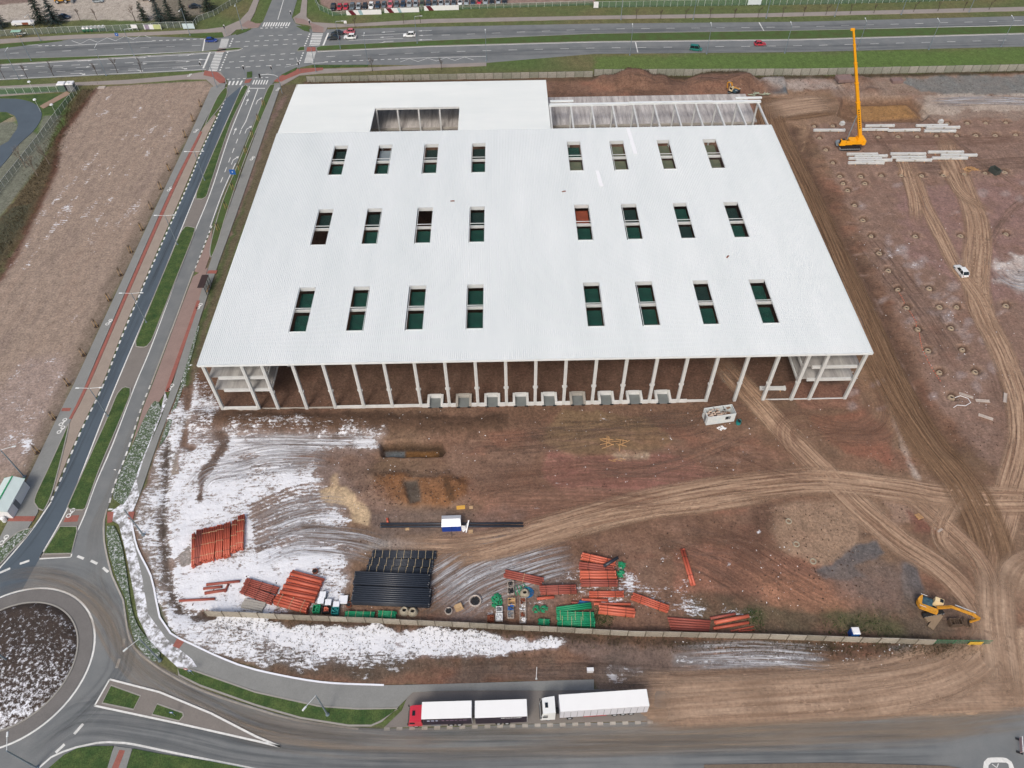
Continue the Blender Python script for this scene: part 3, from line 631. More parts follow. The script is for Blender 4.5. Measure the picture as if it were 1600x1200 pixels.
sheet('snow_patch', [(258, 612), (262, 625), (240, 680), (224, 720), (214, 752), (218, 775), (206, 805), (210, 850), (222, 900), (232, 960), (262, 1000), (300, 1030), (308, 1042), (280, 1045), (258, 1025), (236, 1005), (216, 965), (206, 910), (196, 860), (186, 820), (172, 812), (174, 800), (194, 785), (212, 745), (232, 690), (250, 650)], .128, M_PSNOW, depth=.004)
sheet('red_crossing', [(168, 800), (178, 800), (176, 816), (168, 818)], .14, M_RED, depth=.05); sheet('red_crossing', [(201, 800), (211, 800), (208, 812), (201, 812)], .14, M_RED, depth=.05); sheet('red_crossing', [(278, 997), (290, 1001), (280, 1014), (270, 1010)], .14, M_RED, depth=.05)
sheet('red_crossing', [(326, 423), (340, 423), (338, 428), (323, 428)], .14, M_RED, depth=.05)
# roundabout
RC = (-88.67, -53.33)
def ring(r, n=72): return [(RC[0]+r*math.cos(2*math.pi*i/n), RC[1]+r*math.sin(2*math.pi*i/n)) for i in range(n)]
sheet('roundabout_apron', ring(13.2), ZR+.05, material('apron_paving', C(112, 110, 108), .85, .08, .5, fine=.08), px=False)
mbI = MB(); prof = [(0, .9), (3, .85), (6, .6), (9, .35), (10.6, .15), (10.7, 0)]
mbI.lathe((0, 0, 0), prof, 64)
struct(mbI.build('roundabout_bed', M_BEDSNOW, None, (RC[0], RC[1], ZR+.05), smooth=True))
strip('kerb', ring(10.85), .25, ZR+.16, M_KERB, closed=True, depth=.12, world=True)
strip('', ring(13.5), .3, ZM, None, closed=True, world=True, mb=MARK)
# splitter island by the bottom road
sheet('median_paving', [(172, 1063), (250, 1083), (330, 1117), (400, 1152), (436, 1167), (400, 1157), (280, 1130), (150, 1102)], ZK-.02, M_PAVG)
island([(174, 1071), (220, 1087.5), (209, 1109), (160, 1099)], smooth=None); island([(246, 1100), (286, 1114), (287, 1119), (280, 1127), (238, 1117)], smooth=None)
line([(172, 1062), (250, 1082), (330, 1115), (400, 1151), (438, 1167)], .3, z=.165); line([(172, 1062), (148, 1104)], .25, z=.165); line([(148, 1103), (280, 1131), (400, 1158), (438, 1167)], .3, z=.165)
sheet('verge', [(60, 1215), (100, 1180), (122, 1169), (150, 1166), (178, 1166), (160, 1230)], .14, M_GRASS)
sheet('verge', [(208, 1170), (250, 1178), (330, 1190), (460, 1215), (460, 1260), (180, 1260)], .14, M_GRASS)
sheet('footpath', [(179, 1166), (207, 1170), (186, 1240), (150, 1240)], .12, M_PAV)
sheet('red_crossing', [(187, 1172), (196, 1173), (176, 1225), (165, 1225)], .135, M_RED, depth=.05)
sheet('verge', [(1100, 1195), (1300, 1192), (1480, 1197), (1560, 1212), (1560, 1280), (1100, 1280)], .12, material('bare_verge', C(112, 100, 88), .95, .15, .8, fine=.15))
line([(1540, 1205), (1541, 1193), (1546, 1188), (1572, 1188), (1578, 1192), (1583, 1210)], .7, smooth=.4)
for a, b in (((1550, 1194), (1562, 1203)), ((1560, 1193), (1556, 1203))): line([a, b], .12)
line([(55, 1205), (80, 1183), (118, 1168), (150, 1161), (195, 1161), (275, 1177), (400, 1202), (460, 1216)], .3, smooth=1.5)
for a, b in (((0, 895), (16, 888)), ((31, 881), (46, 876)), ((121, 869), (131, 873)), ((142, 876), (152, 881)), ((161, 887), (169, 894)), ((116, 1147), (130, 1131)), ((87, 1176), (101, 1163))): line([a, b], .45)
line([(182, 1044), (187, 1029)], .45, mb=MARKW); line([(192, 1011), (194, 998)], .45, mb=MARKW)
# markings on the left road
line(cC[1:-3], .38, dash=(1.1, 1.1), smooth=2); line([(80, 784), (47, 832), (0, 887), (-40, 925)], .28, smooth=2)
line(cD, .25, smooth=2); line(cE, .25, smooth=2)
line([(x-2, y) for x, y in cF[2:5]], .22, smooth=2); line([(331, 353), (305, 420)], .35, dash=(1.0, 1.0)); line([(302, 424), (276, 495), (236, 600)], .28, mb=MARKW); line([(235, 602), (221, 637), (199, 705), (179, 757), (170, 790)], .35, dash=(1.1, 1.1), smooth=2)
line([(167, 795), (162.5, 812), (162.5, 845), (175, 900), (192, 937), (198, 980), (210, 1013), (248, 1044), (310, 1077), (400, 1108), (470, 1127), (560, 1139)], .28, smooth=2, mb=MARKW)
line([(600, 1139), (860, 1133), (1030, 1128), (1250, 1115)], .55, dash=(.9, 1.05), mb=MARKW)
line([(403, 139), (384, 190), (377, 202)], .25); line([(377, 203), (343, 290)], .22, dash=(2.5, 2.5)); line([(389, 138), (414, 138)], .4); pass
line([(62, 872), (68, 862)], .3); line([(62, 873), (111, 870)], .3)
# highway medians, verges and lines
def hw(name, pts, z, mat, kerb=None): return sheet(name, pts, z, mat, kerb=kerb)
HM = [(-260, 103), (0, 93), (200, 86.5), (317, 80.5), (348, 77), (366, 75), (372, 75), (376, 75), (378, 76), (372, 78), (352, 79.5), (317, 82), (200, 89), (0, 101), (-260, 113)]
hw('grass_median', HM, ZK, M_GRASSB, .2)
hw('grass_median', [(468, 74), (476, 73), (476, 79), (464, 80)], ZK, M_GRASS, .2)
hw('grass_median', [(494, 75), (502, 72), (672, 64), (928, 53), (1250, 48), (1600, 40.5), (1900, 34), (1900, 45), (1600, 52), (1250, 61.5), (928, 65), (672, 72), (496, 80)], ZK, M_GRASSB, .2)
hw('red_crossing', [(480, 74), (493, 74), (493, 80), (479, 80.5)], ZK, M_RED); hw('red_crossing', [(341, 76.5), (354, 76), (352, 81), (338, 82)], ZK, M_PINK)
line([(-200, 102), (0, 94), (317, 80), (372, 74.5), (379, 76), (372, 79), (330, 83), (0, 102), (-200, 111)], .28)
line([(502, 71.5), (672, 63.5), (928, 52.5), (1250, 47.5), (1600, 39.5), (1900, 33)], .28); line([(496, 81), (672, 73), (928, 66), (1250, 62.5), (1600, 53), (1900, 46)], .28)
line([(-150, 91), (0, 84), (330, 70)], .2, dash=(3, 6)); line([(510, 88.5), (672, 82), (760, 79), (928, 75), (1250, 71.5), (1600, 62), (1800, 56)], .2, dash=(3, 6)); line([(545, 63), (630, 60)], .2); line([(565, 55.5), (632, 52.5)], .2)
line([(690, 55), (928, 45.5), (1250, 42), (1600, 32), (1800, 27)], .2, dash=(3, 6))
line([(0, 106), (160, 100), (225, 97)], .2, dash=(3, 3)); line([(225, 97), (322, 93)], .2); line([(60, 113), (225, 107)], .2, dash=(3, 3)); line([(225, 107), (320, 102)], .2)
line([(-100, 127.5), (0, 124), (322, 108.5)], .22); line([(60, 71.5), (108, 71)], .35, dash=(1.2, 1.2)); line([(238, 64), (322, 60.5)], .35, dash=(1.2, 1.2)); line([(108, 71), (238, 64.5)], .25)
line([(507, 97), (625, 92)], .4, dash=(1.2, 1.2)); line([(487, 99), (507, 98)], .25); line([(625, 91.5), (760, 88)], .25); line([(-100, 76), (60, 70)], .2)
for q, e in ((((625, 92), (740, 99)), 8), (((112, 69.5), (236, 59)), 9)):
    (x0, y0), (x1, y1) = q
    for i in range(e):
        a = x0+(x1-x0)*i/e; b = x0+(x1-x0)*(i+1)/e; ya = (y0+(y1-y0)*i/e if q[0][0] < 300 else 92-(a-625)*.03); h = -6 if q[0][0] < 300 else 5
        line([(a, ya+(0 if i % 2 else h)), (b, ya+(h if i % 2 else 0)-(.9 if q[0][0] < 300 else .2))], .16)
line([(993, 66), (996.5, 82)], .35); line([(1186, 35), (1194, 49)], .35)
def stripes(quad, n, frac=.55, mb=None):
    """n bars across a four-sided crossing: corners a,b (one end) c,d (other end), bars run a-b"""
    a, b, c, d = [Vector(p) for p in W(quad)]
    for i in range(n):
        t0 = (i+.2)/n; t1 = (i+.2+frac)/n
        q = [a.lerp(d, t0), b.lerp(c, t0), b.lerp(c, t1), a.lerp(d, t1)]
        (mb or MARK).add([(p.x, p.y, ZM+.002) for p in q], [(0, 1, 2, 3)])
stripes([(346, 60.5), (358, 60.5), (354, 74.5), (342, 75)], 8); stripes([(337, 81), (350, 80.5), (339, 111.5), (325, 112)], 13)
stripes([(488, 52), (505, 52), (499, 71.5), (483, 72)], 8); stripes([(480, 81), (494, 80.5), (489, 98), (475, 98.5)], 9)
stripes([(412, 35), (409, 41.5), (452, 41), (455, 35)], 11); stripes([(357, 127), (355, 133), (378, 133), (382, 126)], 4, .45); stripes([(396, 125), (393, 132), (418, 132), (421, 125)], 6, .45)
for a, b in (((364, 60), (358, 74)), ((356, 81), (343, 112)), ((484, 52.5), (476, 72)), ((474, 82), (467, 100)), ((407, 44), (453, 43))): line([a, b], .5, dash=(.9, .9))
line([(328.5, 81), (317.5, 107)], .6); line([(320, 61), (316.5, 81)], .4); line([(513, 51.5), (505, 71)], .6); line([(354, 124), (385, 122.5)], .35, dash=(.9, .9)); line([(398, 121.5), (420, 121)], .35, dash=(.9, .9))
for a, b in (((405, 56.5), (477, 53.5)), ((368, 65.6), (463, 61.3)), ((381, 72.5), (465, 68.5)), ((376, 89), (462, 83)), ((358, 97), (461, 92)), ((352, 106.5), (466, 100))): line([a, b], .28, dash=(1.6, 1.8))
line([(443, 0), (434, 31)], .22); line([(463, 90), (467, 100), (445, 105)], .15)
def arrow(px, py, dx, dy, L=4.5, turn=0):
    a = G(px, py).to_2d(); b = G(px+dx, py+dy).to_2d(); d = (b-a).normalized(); n = Vector((-d.y, d.x))
    def q(*pts): MARK.add([(*(a+d*u+n*v), ZM) for u, v in pts], [tuple(range(len(pts)))])
    q((-L/2, -.1), (L/2-1.4, -.1), (L/2-1.4, .1), (-L/2, .1))
    if turn == 0: q((L/2-1.4, -.45), (L/2, 0), (L/2-1.4, .45))
    else:
        q((.2, .1*turn), (L/2-.6, .9*turn), (L/2-.3, .75*turn), (.6, -.05*turn)); q((L/2-1, 1.25*turn), (L/2+.3, 1.2*turn), (L/2-.2, .4*turn))
for x, y, t in ((133, 95, 0), (130, 105, 0), (122, 114.5, -1), (33, 109, 0), (27, 118.5, 0), (222, 90.5, 1), (219, 100, 0), (212, 109.5, -1), (290, 87, 1), (286, 96.5, 0), (281, 106, -1)): arrow(x, y, 10, -.5, 5, t)
for x, y, t in ((606, 50, 0), (604, 58, 0), (604, 65, 1), (664, 48, 0), (665, 55, 0), (664, 62, 0)): arrow(x, y, -10, .5, 5, t)
for x, y, t in ((386, 159, 0), (402, 158, -1), (367, 205, 0), (385, 203, -1), (364, 251, -1), (388, 145, 0)): arrow(x, y, 4, -10, 4, t)
def bike(px, py, s=1.0, z=.135):
    c = G(px, py)
    for u in (-.45*s, .45*s):
        P = [(c.x+.1+u*.3+.3*s*math.cos(t*.785), c.y+u+.3*s*math.sin(t*.785)) for t in range(8)]
        strip('', P, .16*s, z, None, closed=True, world=True, mb=MARK)
    MARK.add([(c.x, c.y-.45*s, z+.004), (c.x+.2*s, c.y-.3*s, z+.004), (c.x+.5*s, c.y+.25*s, z+.004), (c.x+.2*s, c.y+.4*s, z+.004)], [(0, 1, 2, 3)])
for x, y in ((170, 504), (311, 479), (306, 205), (265, 296), (394, 248), (434, 140), (98, 660), (266, 606), (6, 844), (110, 802), (95, 672), (296, 118)): bike(x, y, 1.3)
struct(MARK.build('road_marking', M_WHITE)); struct(MARKW.build('worn_road_marking', M_WORN))
# footpaths and crossings along the highway
M_PATH = material('asphalt_path', C(146, 139, 134), .9, .08, .3, fine=.06)
hw('footpath', [(-200, 143), (0, 135), (100, 130), (200, 125), (290, 117), (322, 112), (345, 113), (352, 122), (355, 131), (335, 136), (322, 124), (290, 124), (200, 131), (110, 134), (0, 140), (-200, 149)], .1, M_PATH)
hw('red_crossing', [(320, 110.5), (340, 113), (352, 123), (352, 131), (343, 130), (333, 121), (318, 118)], .12, M_RED)
hw('footpath', [(-200, 74), (0, 61.5), (110, 55), (240, 50), (322, 46), (352, 42), (375, 32), (388, 18), (396, 0), (402, -40), (412, -40), (405, 0), (398, 20), (391, 33), (400, 38), (386, 45), (370, 46), (360, 55), (350, 58), (347, 50), (322, 51), (240, 55), (110, 61), (0, 68), (-200, 80)], .1, M_PATH)
hw('red_crossing', [(388, 32), (400, 37), (408, 37), (404, 43), (388, 44), (375, 41)], .12, M_PINK)
hw('footpath', [(475, -40), (484, -40), (480, 0), (479, 27), (488, 35), (540, 38), (672, 30), (928, 25), (1200, 21), (1600, 11), (1900, 4), (1900, 10), (1600, 17), (1200, 26.5), (928, 30), (672, 36), (540, 42), (512, 43), (508, 50), (488, 50), (486, 40), (462, 36), (458, 28), (469, 20), (472, 0)], .1, M_PATH)
hw('red_crossing', [(460, 28), (474, 30), (486, 36), (506, 43), (505, 51), (489, 50), (486, 40), (463, 36)], .12, M_PINK)
hw('footpath', [(436, 132), (437, 122), (462, 111), (495, 108), (575, 106), (672, 101.5), (760, 98), (760, 103), (672, 106), (575, 111), (500, 115), (468, 118), (448, 130), (440, 134)], .1, M_PATH)
hw('red_crossing', [(428, 127), (440, 118), (465, 108), (505, 106), (505, 110), (470, 115), (450, 123), (440, 128)], .12, M_RED)
hw('red_crossing', [(384, 125), (394, 123.5), (390, 129), (382, 130)], .135, M_RED)
hw('verge', [(440, 117), (464, 105.5), (463, 110), (446, 118.5)], .15, M_GRASS); hw('verge', [(487, 102), (575, 101.5), (574, 104), (500, 105.5), (487, 105)], .13, M_GRASS)
hw('verge', [(368, 53), (376, 46), (392, 46), (384, 50), (370, 55)], .15, M_GRASSB); hw('verge', [(0, 70), (40, 66), (90, 63), (98, 64), (40, 71), (0, 76), (-200, 86), (-200, 80)], .13, M_GRASSB); hw('verge', [(298, 53), (348, 52), (349, 58), (300, 58)], .13, M_GRASSB)
hw('verge', [(463, 41), (482, 42), (484, 50), (475, 48)], .15, M_GRASSB); hw('verge', [(386, 113), (394, 112), (394, 121), (386, 122)], .15, M_GRASS)
hw('footpath', [(0, 148), (110, 140), (112, 142), (0, 150.5)], .1, M_PATH); hw('service_path', [(62, 166), (104, 143), (110, 147), (68, 170)], .1, material('clay_path', C(150, 128, 112), .9, .08, .5))
sheet('service_road', [(-120, 152), (0, 154), (30, 155), (52, 161), (64, 172), (64, 186), (52, 205), (30, 225), (0, 262), (-100, 370), (-100, 260), (0, 228), (20, 210), (28, 196), (22, 180), (10, 175), (-120, 172)], .03, M_ASPHD, smooth=2)
sheet('lawn', [(-120, 151), (0, 151), (112, 145), (118, 147), (92, 178), (70, 178), (62, 166), (50, 158), (30, 153)], .02, M_GRASS); sheet('lawn', [(-120, 176), (8, 176), (20, 182), (14, 184), (0, 192), (-120, 205)], .035, M_GRASS)

# dust and tyre films lying on the asphalt
def dust(name, col, thr0, thr1, amax, su=.06, sv=1.6):
    m = bpy.data.materials.new(name); m.use_nodes = True; t = m.node_tree; N = t.nodes; L = t.links; b = N['Principled BSDF']
    b.inputs['Base Color'].default_value = (*col, 1); b.inputs['Roughness'].default_value = .9; b.inputs['Specular IOR Level'].default_value = .2
    uv = N.new('ShaderNodeUVMap'); uv.uv_map = 'uv'; mp = N.new('ShaderNodeMapping'); mp.inputs['Scale'].default_value = (su, sv, 1); L.new(uv.outputs[0], mp.inputs[0])
    n = N.new('ShaderNodeTexNoise'); n.inputs['Scale'].default_value = 1; n.inputs['Detail'].default_value = 5; n.inputs['Roughness'].default_value = .6; L.new(mp.outputs[0], n.inputs[0])
    mr = N.new('ShaderNodeMapRange'); mr.inputs[1].default_value = thr0; mr.inputs[2].default_value = thr1; mr.inputs[4].default_value = amax; L.new(n.outputs[0], mr.inputs[0])
    ed = N.new('ShaderNodeUVMap'); ed.uv_map = 'edge'; sx = N.new('ShaderNodeSeparateXYZ'); L.new(ed.outputs[0], sx.inputs[0])
    mu = N.new('ShaderNodeMath'); mu.operation = 'MULTIPLY'; L.new(mr.outputs[0], mu.inputs[0]); L.new(sx.outputs[0], mu.inputs[1]); L.new(mu.outputs[0], b.inputs['Alpha']); return m
def film(name, pts, wd, mat, z):
    P = CW(pts, 2.0); k = 10; n = len(P); rows = [offs(P, wd*(j/k-.5)) for j in range(k+1)]; cum = np.r_[0, np.cumsum(np.linalg.norm(np.diff(np.array(P), axis=0), axis=1))]
    vs = [(*rows[j][i], z) for j in range(k+1) for i in range(n)]; fs = [(j*n+i, j*n+i+1, (j+1)*n+i+1, (j+1)*n+i) for j in range(k) for i in range(n-1)]
    fs = [f[::-1] for f in fs]; me = bpy.data.meshes.new(name); me.from_pydata(vs, [], fs); me.materials.append(mat)
    u1 = me.uv_layers.new(name='uv'); u2 = me.uv_layers.new(name='edge')
    for li, lp in enumerate(me.loops):
        j, i = divmod(lp.vertex_index, n); u1.data[li].uv = (cum[i], wd*j/k)
        e = math.sin(math.pi*j/k)**.6*min(1, i/5, (n-1-i)/5); u2.data[li].uv = (e, 0)
    struct(link(name, me))
D1 = dust('sand_dust', C(158, 142, 124), .36, .74, .75, .03, 1.2); D2 = dust('rubber_film', C(74, 80, 86), .42, .75, .5, .03, 1.2); D3 = dust('light_dust', C(146, 140, 130), .40, .72, .55, .03, 1.2)
film('dust_film', [(1600, 1110), (1400, 1132), (1200, 1142), (1000, 1152), (800, 1158), (600, 1160), (430, 1145), (330, 1108), (240, 1062), (190, 1010), (160, 960), (110, 920), (40, 905), (-30, 925)], 5.5, D1, ZR+.012)
film('dust_film', [(1640, 1108), (1500, 1122), (1300, 1128), (1100, 1138), (1040, 1141)], 6, D1, ZR+.014)
film('dust_film', [(1560, 1105), (1490, 1140), (1300, 1152), (1100, 1158), (800, 1168)], 4, D1, ZR+.018)
film('dust_film', [(600, 1150), (430, 1132), (320, 1092), (230, 1045), (185, 985), (160, 930), (150, 890), (160, 850)], 4, D3, ZR+.016)
film('rubber_film', [(1500, 1172), (1000, 1180), (600, 1182), (400, 1172), (250, 1140), (120, 1130), (40, 1190)], 9, D2, ZR+.02)
film('rubber_film', [(880, 1146), (640, 1150), (440, 1132), (300, 1080), (215, 1030)], 3, D2, ZR+.022)
film('rubber_film', [(0, 915), (60, 895), (120, 905), (170, 950), (190, 1020), (170, 1070), (110, 1130), (30, 1185)], 5, D2, ZR+.024)
film('rubber_film', [(350, 170), (300, 300), (220, 480), (150, 640), (100, 750), (40, 850), (-20, 910)], 2.6, D2, ZR+.026)
film('dust_film', [(362, 290), (300, 450), (225, 640), (180, 760), (150, 830), (148, 880)], 3.2, D3, ZR+.027)
for pts in ([(-100, 122), (100, 110), (320, 98)], [(-100, 95), (100, 76), (320, 68)], [(510, 94), (672, 86), (928, 79), (1250, 76), (1600, 67)], [(510, 60), (672, 52), (928, 49), (1250, 44), (1600, 36)]): film('rubber_film', pts, 6, D2, ZR+.03)

# tyre rutted soil: thin churned layer following the ground
def churn(name, c0, c1, amax=.9, su=.05, sv=1.5, thr=(.36, .5), wetrough=.85):
    m = bpy.data.materials.new(name); m.use_nodes = True; t = m.node_tree; N = t.nodes; L = t.links; b = N['Principled BSDF']; b.inputs['Roughness'].default_value = wetrough; b.inputs['Specular IOR Level'].default_value = .3
    uv = N.new('ShaderNodeUVMap'); uv.uv_map = 'uv'
    def nz(a, c, det, off=0):
        mp = N.new('ShaderNodeMapping'); mp.inputs['Scale'].default_value = (a, c, 1); mp.inputs['Location'].default_value = (off, off, 0); L.new(uv.outputs[0], mp.inputs[0])
        n = N.new('ShaderNodeTexNoise'); n.inputs['Scale'].default_value = 1; n.inputs['Detail'].default_value = det; n.inputs['Roughness'].default_value = .7; L.new(mp.outputs[0], n.inputs[0]); return n.outputs[0]
    def mrg(i, a, c, d, e):
        n = N.new('ShaderNodeMapRange'); n.inputs[1].default_value = a; n.inputs[2].default_value = c; n.inputs[3].default_value = d; n.inputs[4].default_value = e; L.new(i, n.inputs[0]); return n.outputs[0]
    st = nz(su, sv, 7); rp = N.new('ShaderNodeValToRGB'); e = rp.color_ramp.elements; e[0].position = .40; e[0].color = (*c0, 1); e[1].position = .60; e[1].color = (*c1, 1); L.new(st, rp.inputs[0])
    fn = mrg(nz(1.5, 1.5, 8, 5), .35, .65, .78, 1.22); vm = N.new('ShaderNodeVectorMath'); vm.operation = 'SCALE'; L.new(rp.outputs[0], vm.inputs[0]); L.new(fn, vm.inputs['Scale']); L.new(vm.outputs[0], b.inputs['Base Color'])
    al = mrg(nz(su*1.6, sv*.8, 6, 9), thr[0], thr[1], .0, amax); ed = N.new('ShaderNodeUVMap'); ed.uv_map = 'edge'; sx = N.new('ShaderNodeSeparateXYZ'); L.new(ed.outputs[0], sx.inputs[0])
    mu = N.new('ShaderNodeMath'); mu.operation = 'MULTIPLY'; L.new(al, mu.inputs[0]); L.new(sx.outputs[0], mu.inputs[1]); L.new(mu.outputs[0], b.inputs['Alpha'])
    bp = N.new('ShaderNodeBump'); bp.inputs['Strength'].default_value = .5; bp.inputs['Distance'].default_value = .15; L.new(st, bp.inputs['Height']); L.new(bp.outputs[0], b.inputs['Normal']); return m
CH_S = churn('rutted_sand', C(140, 112, 92), C(184, 157, 133), .92, .045, 2.1); CH_B = churn('rutted_brown_mud', C(98, 74, 56), C(148, 120, 94), .85, .035, 2.3); CH_R = churn('rutted_red_mud', C(112, 82, 68), C(144, 114, 98), .5, .05, 2.2, (.40, .60)); CH_W = churn('snow_ruts', C(108, 92, 82), C(206, 210, 216), .85, .05, 2.2, (.42, .54)); CH_D = churn('dark_furrows', C(88, 70, 60), C(126, 106, 95), .45, .05, 1.8, (.44, .62)); CH_L = churn('broad_sand', C(148, 123, 103), C(180, 155, 133), .88, .03, 1.1, (.30, .44))
def trackrib(pts, wd, mat, up=.05, name='tyre_tracks'):
    P = CW(pts, .9); k = max(4, int(wd/.35)); n = len(P); A = np.array([offs(P, wd*(j/k-.5)) for j in range(k+1)]); cum = np.r_[0, np.cumsum(np.linalg.norm(np.diff(np.array(P), axis=0), axis=1))]
    Z = hzv(A[..., 0].ravel(), A[..., 1].ravel()).reshape(A.shape[:2])+up
    vs = np.concatenate([A, Z[..., None]], -1).reshape(-1, 3).tolist(); fs = [(j*n+i+1, j*n+i, (j+1)*n+i, (j+1)*n+i+1)[::-1] if True else 0 for j in range(k) for i in range(n-1)]
    me = bpy.data.meshes.new(name); me.from_pydata(vs, [], fs); me.materials.append(mat); me.polygons.foreach_set('use_smooth', [True]*len(fs))
    u1 = me.uv_layers.new(name='uv'); u2 = me.uv_layers.new(name='edge'); vi = np.empty(len(me.loops), np.int32); me.loops.foreach_get('vertex_index', vi); j = vi//n; i = vi % n
    o = random.uniform(0, 90); u1.data.foreach_set('uv', np.stack([cum[i]+o, wd*j/k+o], -1).astype(np.float32).ravel())
    e = np.clip(np.sin(np.pi*j/k)*1.8, 0, 1)*np.clip(np.minimum(i, n-1-i)/8, 0, 1); u2.data.foreach_set('uv', np.stack([e, e*0], -1).astype(np.float32).ravel()); struct(link(name, me))
for i_, (pts, wd, st) in enumerate(TR):
    mt = CH_B if i_ == 10 else CH_R if i_ in (11, 12, 18, 22) else CH_D if i_ in (2, 17, 20, 21) else CH_L if i_ in (13, 14, 19) else CH_S
    trackrib(pts, wd*1.25+.8, mt, .13+.004*i_)
trackrib([(1238, 240), (1290, 350), (1340, 450), (1385, 550), (1430, 640), (1480, 715), (1520, 780)], 5, CH_B, .115); trackrib([(1190, 150), (1195, 200), (1228, 270), (1275, 370), (1310, 450)], 5, CH_B, .12)
for q_, (pts, wd) in enumerate((([(1000, 1116), (1200, 1103), (1400, 1094), (1560, 1088), (1620, 1090)], 6), ([(1150, 1092), (1350, 1080), (1480, 1058), (1540, 1015), (1556, 960)], 7), ([(1552, 880), (1556, 960), (1566, 1040), (1572, 1100)], 7), ([(1300, 1104), (1450, 1078), (1540, 1040)], 6))): trackrib(pts, wd, CH_L, .25+.006*q_, 'sand_spread')
for q_, (pts, wd, mt) in enumerate((([(720, 700), (850, 690), (980, 672), (1080, 668), (1120, 640)], 7, CH_D), ([(720, 760), (860, 742), (980, 735), (1100, 742), (1200, 750)], 8, CH_R), ([(730, 820), (860, 806), (1000, 780)], 5, CH_R), ([(1050, 830), (1150, 850), (1250, 910), (1330, 950)], 9, CH_R), ([(1000, 850), (1100, 880), (1200, 940)], 7, CH_D),
    ([(340, 735), (400, 718), (470, 712), (520, 716)], 9, CH_W), ([(395, 840), (450, 812), (500, 800), (540, 802)], 9, CH_W), ([(400, 870), (460, 845), (540, 848), (600, 862)], 7, CH_W), ([(640, 940), (700, 900), (760, 868), (840, 850)], 9, CH_W), ([(690, 960), (760, 915), (840, 885), (900, 870)], 8, CH_W), ([(345, 690), (430, 688), (590, 690)], 3.4, CH_W), ([(300, 770), (330, 740), (400, 730)], 6, CH_W),
    ([(1380, 250), (1450, 262), (1640, 250)], 7, CH_D), ([(1340, 360), (1390, 420), (1450, 500), (1500, 580)], 10, CH_D), ([(1560, 420), (1600, 440), (1700, 430)], 9, CH_W), ([(1300, 222), (1400, 220), (1600, 218)], 6, CH_R), ([(1560, 560), (1590, 640), (1640, 720)], 9, CH_D),
    ([(1310, 150), (1250, 160), (1180, 158)], 6, CH_B), ([(1320, 170), (1250, 180), (1210, 185)], 6, CH_B), ([(940, 1092), (1150, 1083), (1350, 1070), (1500, 1035)], 9, CH_L), ([(1040, 1108), (1250, 1098), (1450, 1088), (1560, 1075)], 6, CH_L), ([(700, 1045), (900, 1048), (1100, 1058), (1300, 1052), (1450, 1030)], 5, CH_D), ([(1050, 1026), (1180, 1022), (1300, 1030)], 5, CH_W),
    ([(960, 128), (1060, 131), (1180, 134)], 5, CH_D), ([(1450, 160), (1550, 158), (1700, 160)], 6, CH_W), ([(800, 668), (950, 662), (1100, 650), (1200, 640)], 5, CH_D))):
    trackrib(pts, wd, mt, .03+.0025*q_, 'churned_ground')

# ================================================================ the hall
M_ROOF = material('white_roof_sheet', (.705, .755, .76), .5, .02, .09, col2=(.765, .805, .81), stretch=(1.6, .35, 1), detail=7)
M_CONC = material('precast_concrete', C(200, 203, 202), .85, .10, .5, fine=.06)
M_CONCD = material('weathered_concrete', C(168, 164, 156), .9, .15, .5, fine=.1)
M_PLINTH = material('plinth_concrete', C(206, 208, 206), .85, .10, .6, col2=C(220, 222, 220))
M_SLAB = material('floor_slab_concrete', C(150, 148, 146), .9, .3, .25, col2=C(186, 184, 180), stretch=(3, .35, 1), fine=.12)
M_DECK = material('dirty_deck', C(168, 162, 159), .8, .30, .5, col2=C(208, 204, 200), stretch=(1.6, .18, 1), detail=8, fine=.15)
M_DARKC = material('wet_concrete', C(112, 118, 118), .7, .15, .6)
M_DK = material('dark_void', C(30, 30, 32), .9, .1, 1)  # near-black; also paints the shade inside bores and shafts
HT = 14.6
hall = thing('industrial_hall', 'huge white roofed industrial hall under construction with open concrete frame', 'hall')
SX = [(-49.9, -46.4), (-38.4, -34.9), (-26.2, -22.7), (-13.9, -10.4), (10.8, 14.3), (22.2, 25.7), (34.3, 37.8), (46.4, 49.9)]
SY = [(8.0, 21.5), (35.7, 49.2), (63.2, 76.7)]
PIT = .4
def snap(v): return round(v/PIT)*PIT
rf = MB()
def corr(x0, x1, y0, y1, z0, z1=None):
    z1 = z0 if z1 is None else z1; x0 = snap(x0); x1 = snap(x1); n = int(round((x1-x0)/PIT)); xs = []
    for i in range(n):
        b = x0+i*PIT; xs += [(b, 0), (b+.16, 0), (b+.2, .08), (b+.36, .08)]
    xs.append((x1, 0)); vs = [(x, y0, z0+h) for x, h in xs]+[(x, y1, z1+h) for x, h in xs]; m = len(xs)
    rf.add(vs, [(i, i+1, m+i+1, m+i) for i in range(m-1)])
    # deck body underneath
    a = .03; t = .28
    rf.add([(x0, y0, z0-a-t), (x1, y0, z0-a-t), (x1, y1, z1-a-t), (x0, y1, z1-a-t), (x0, y0, z0-a), (x1, y0, z0-a), (x1, y1, z1-a), (x0, y1, z1-a)],
           [(0, 3, 2, 1), (4, 5, 6, 7), (0, 1, 5, 4), (1, 2, 6, 5), (2, 3, 7, 6), (3, 0, 4, 7)])
def band(y0, y1, z0, z1=None, holes=()):
    x = -66.2
    for a, b in holes: corr(x, a, y0, y1, z0, z1); x = b
    corr(x, 66.0, y0, y1, z0, z1)
ys = [-.5]; zt = [HT, HT+.02, HT, HT+.02]
for k, (a, b) in enumerate(SY):
    band(ys[-1], a, HT+(.02 if k % 2 else 0)); band(a, b, HT+(.02 if k % 2 else 0), holes=SX); ys.append(b)
band(76.7, 83.2, HT)
def zb(y): return HT-.02-(y-83.2)*.045
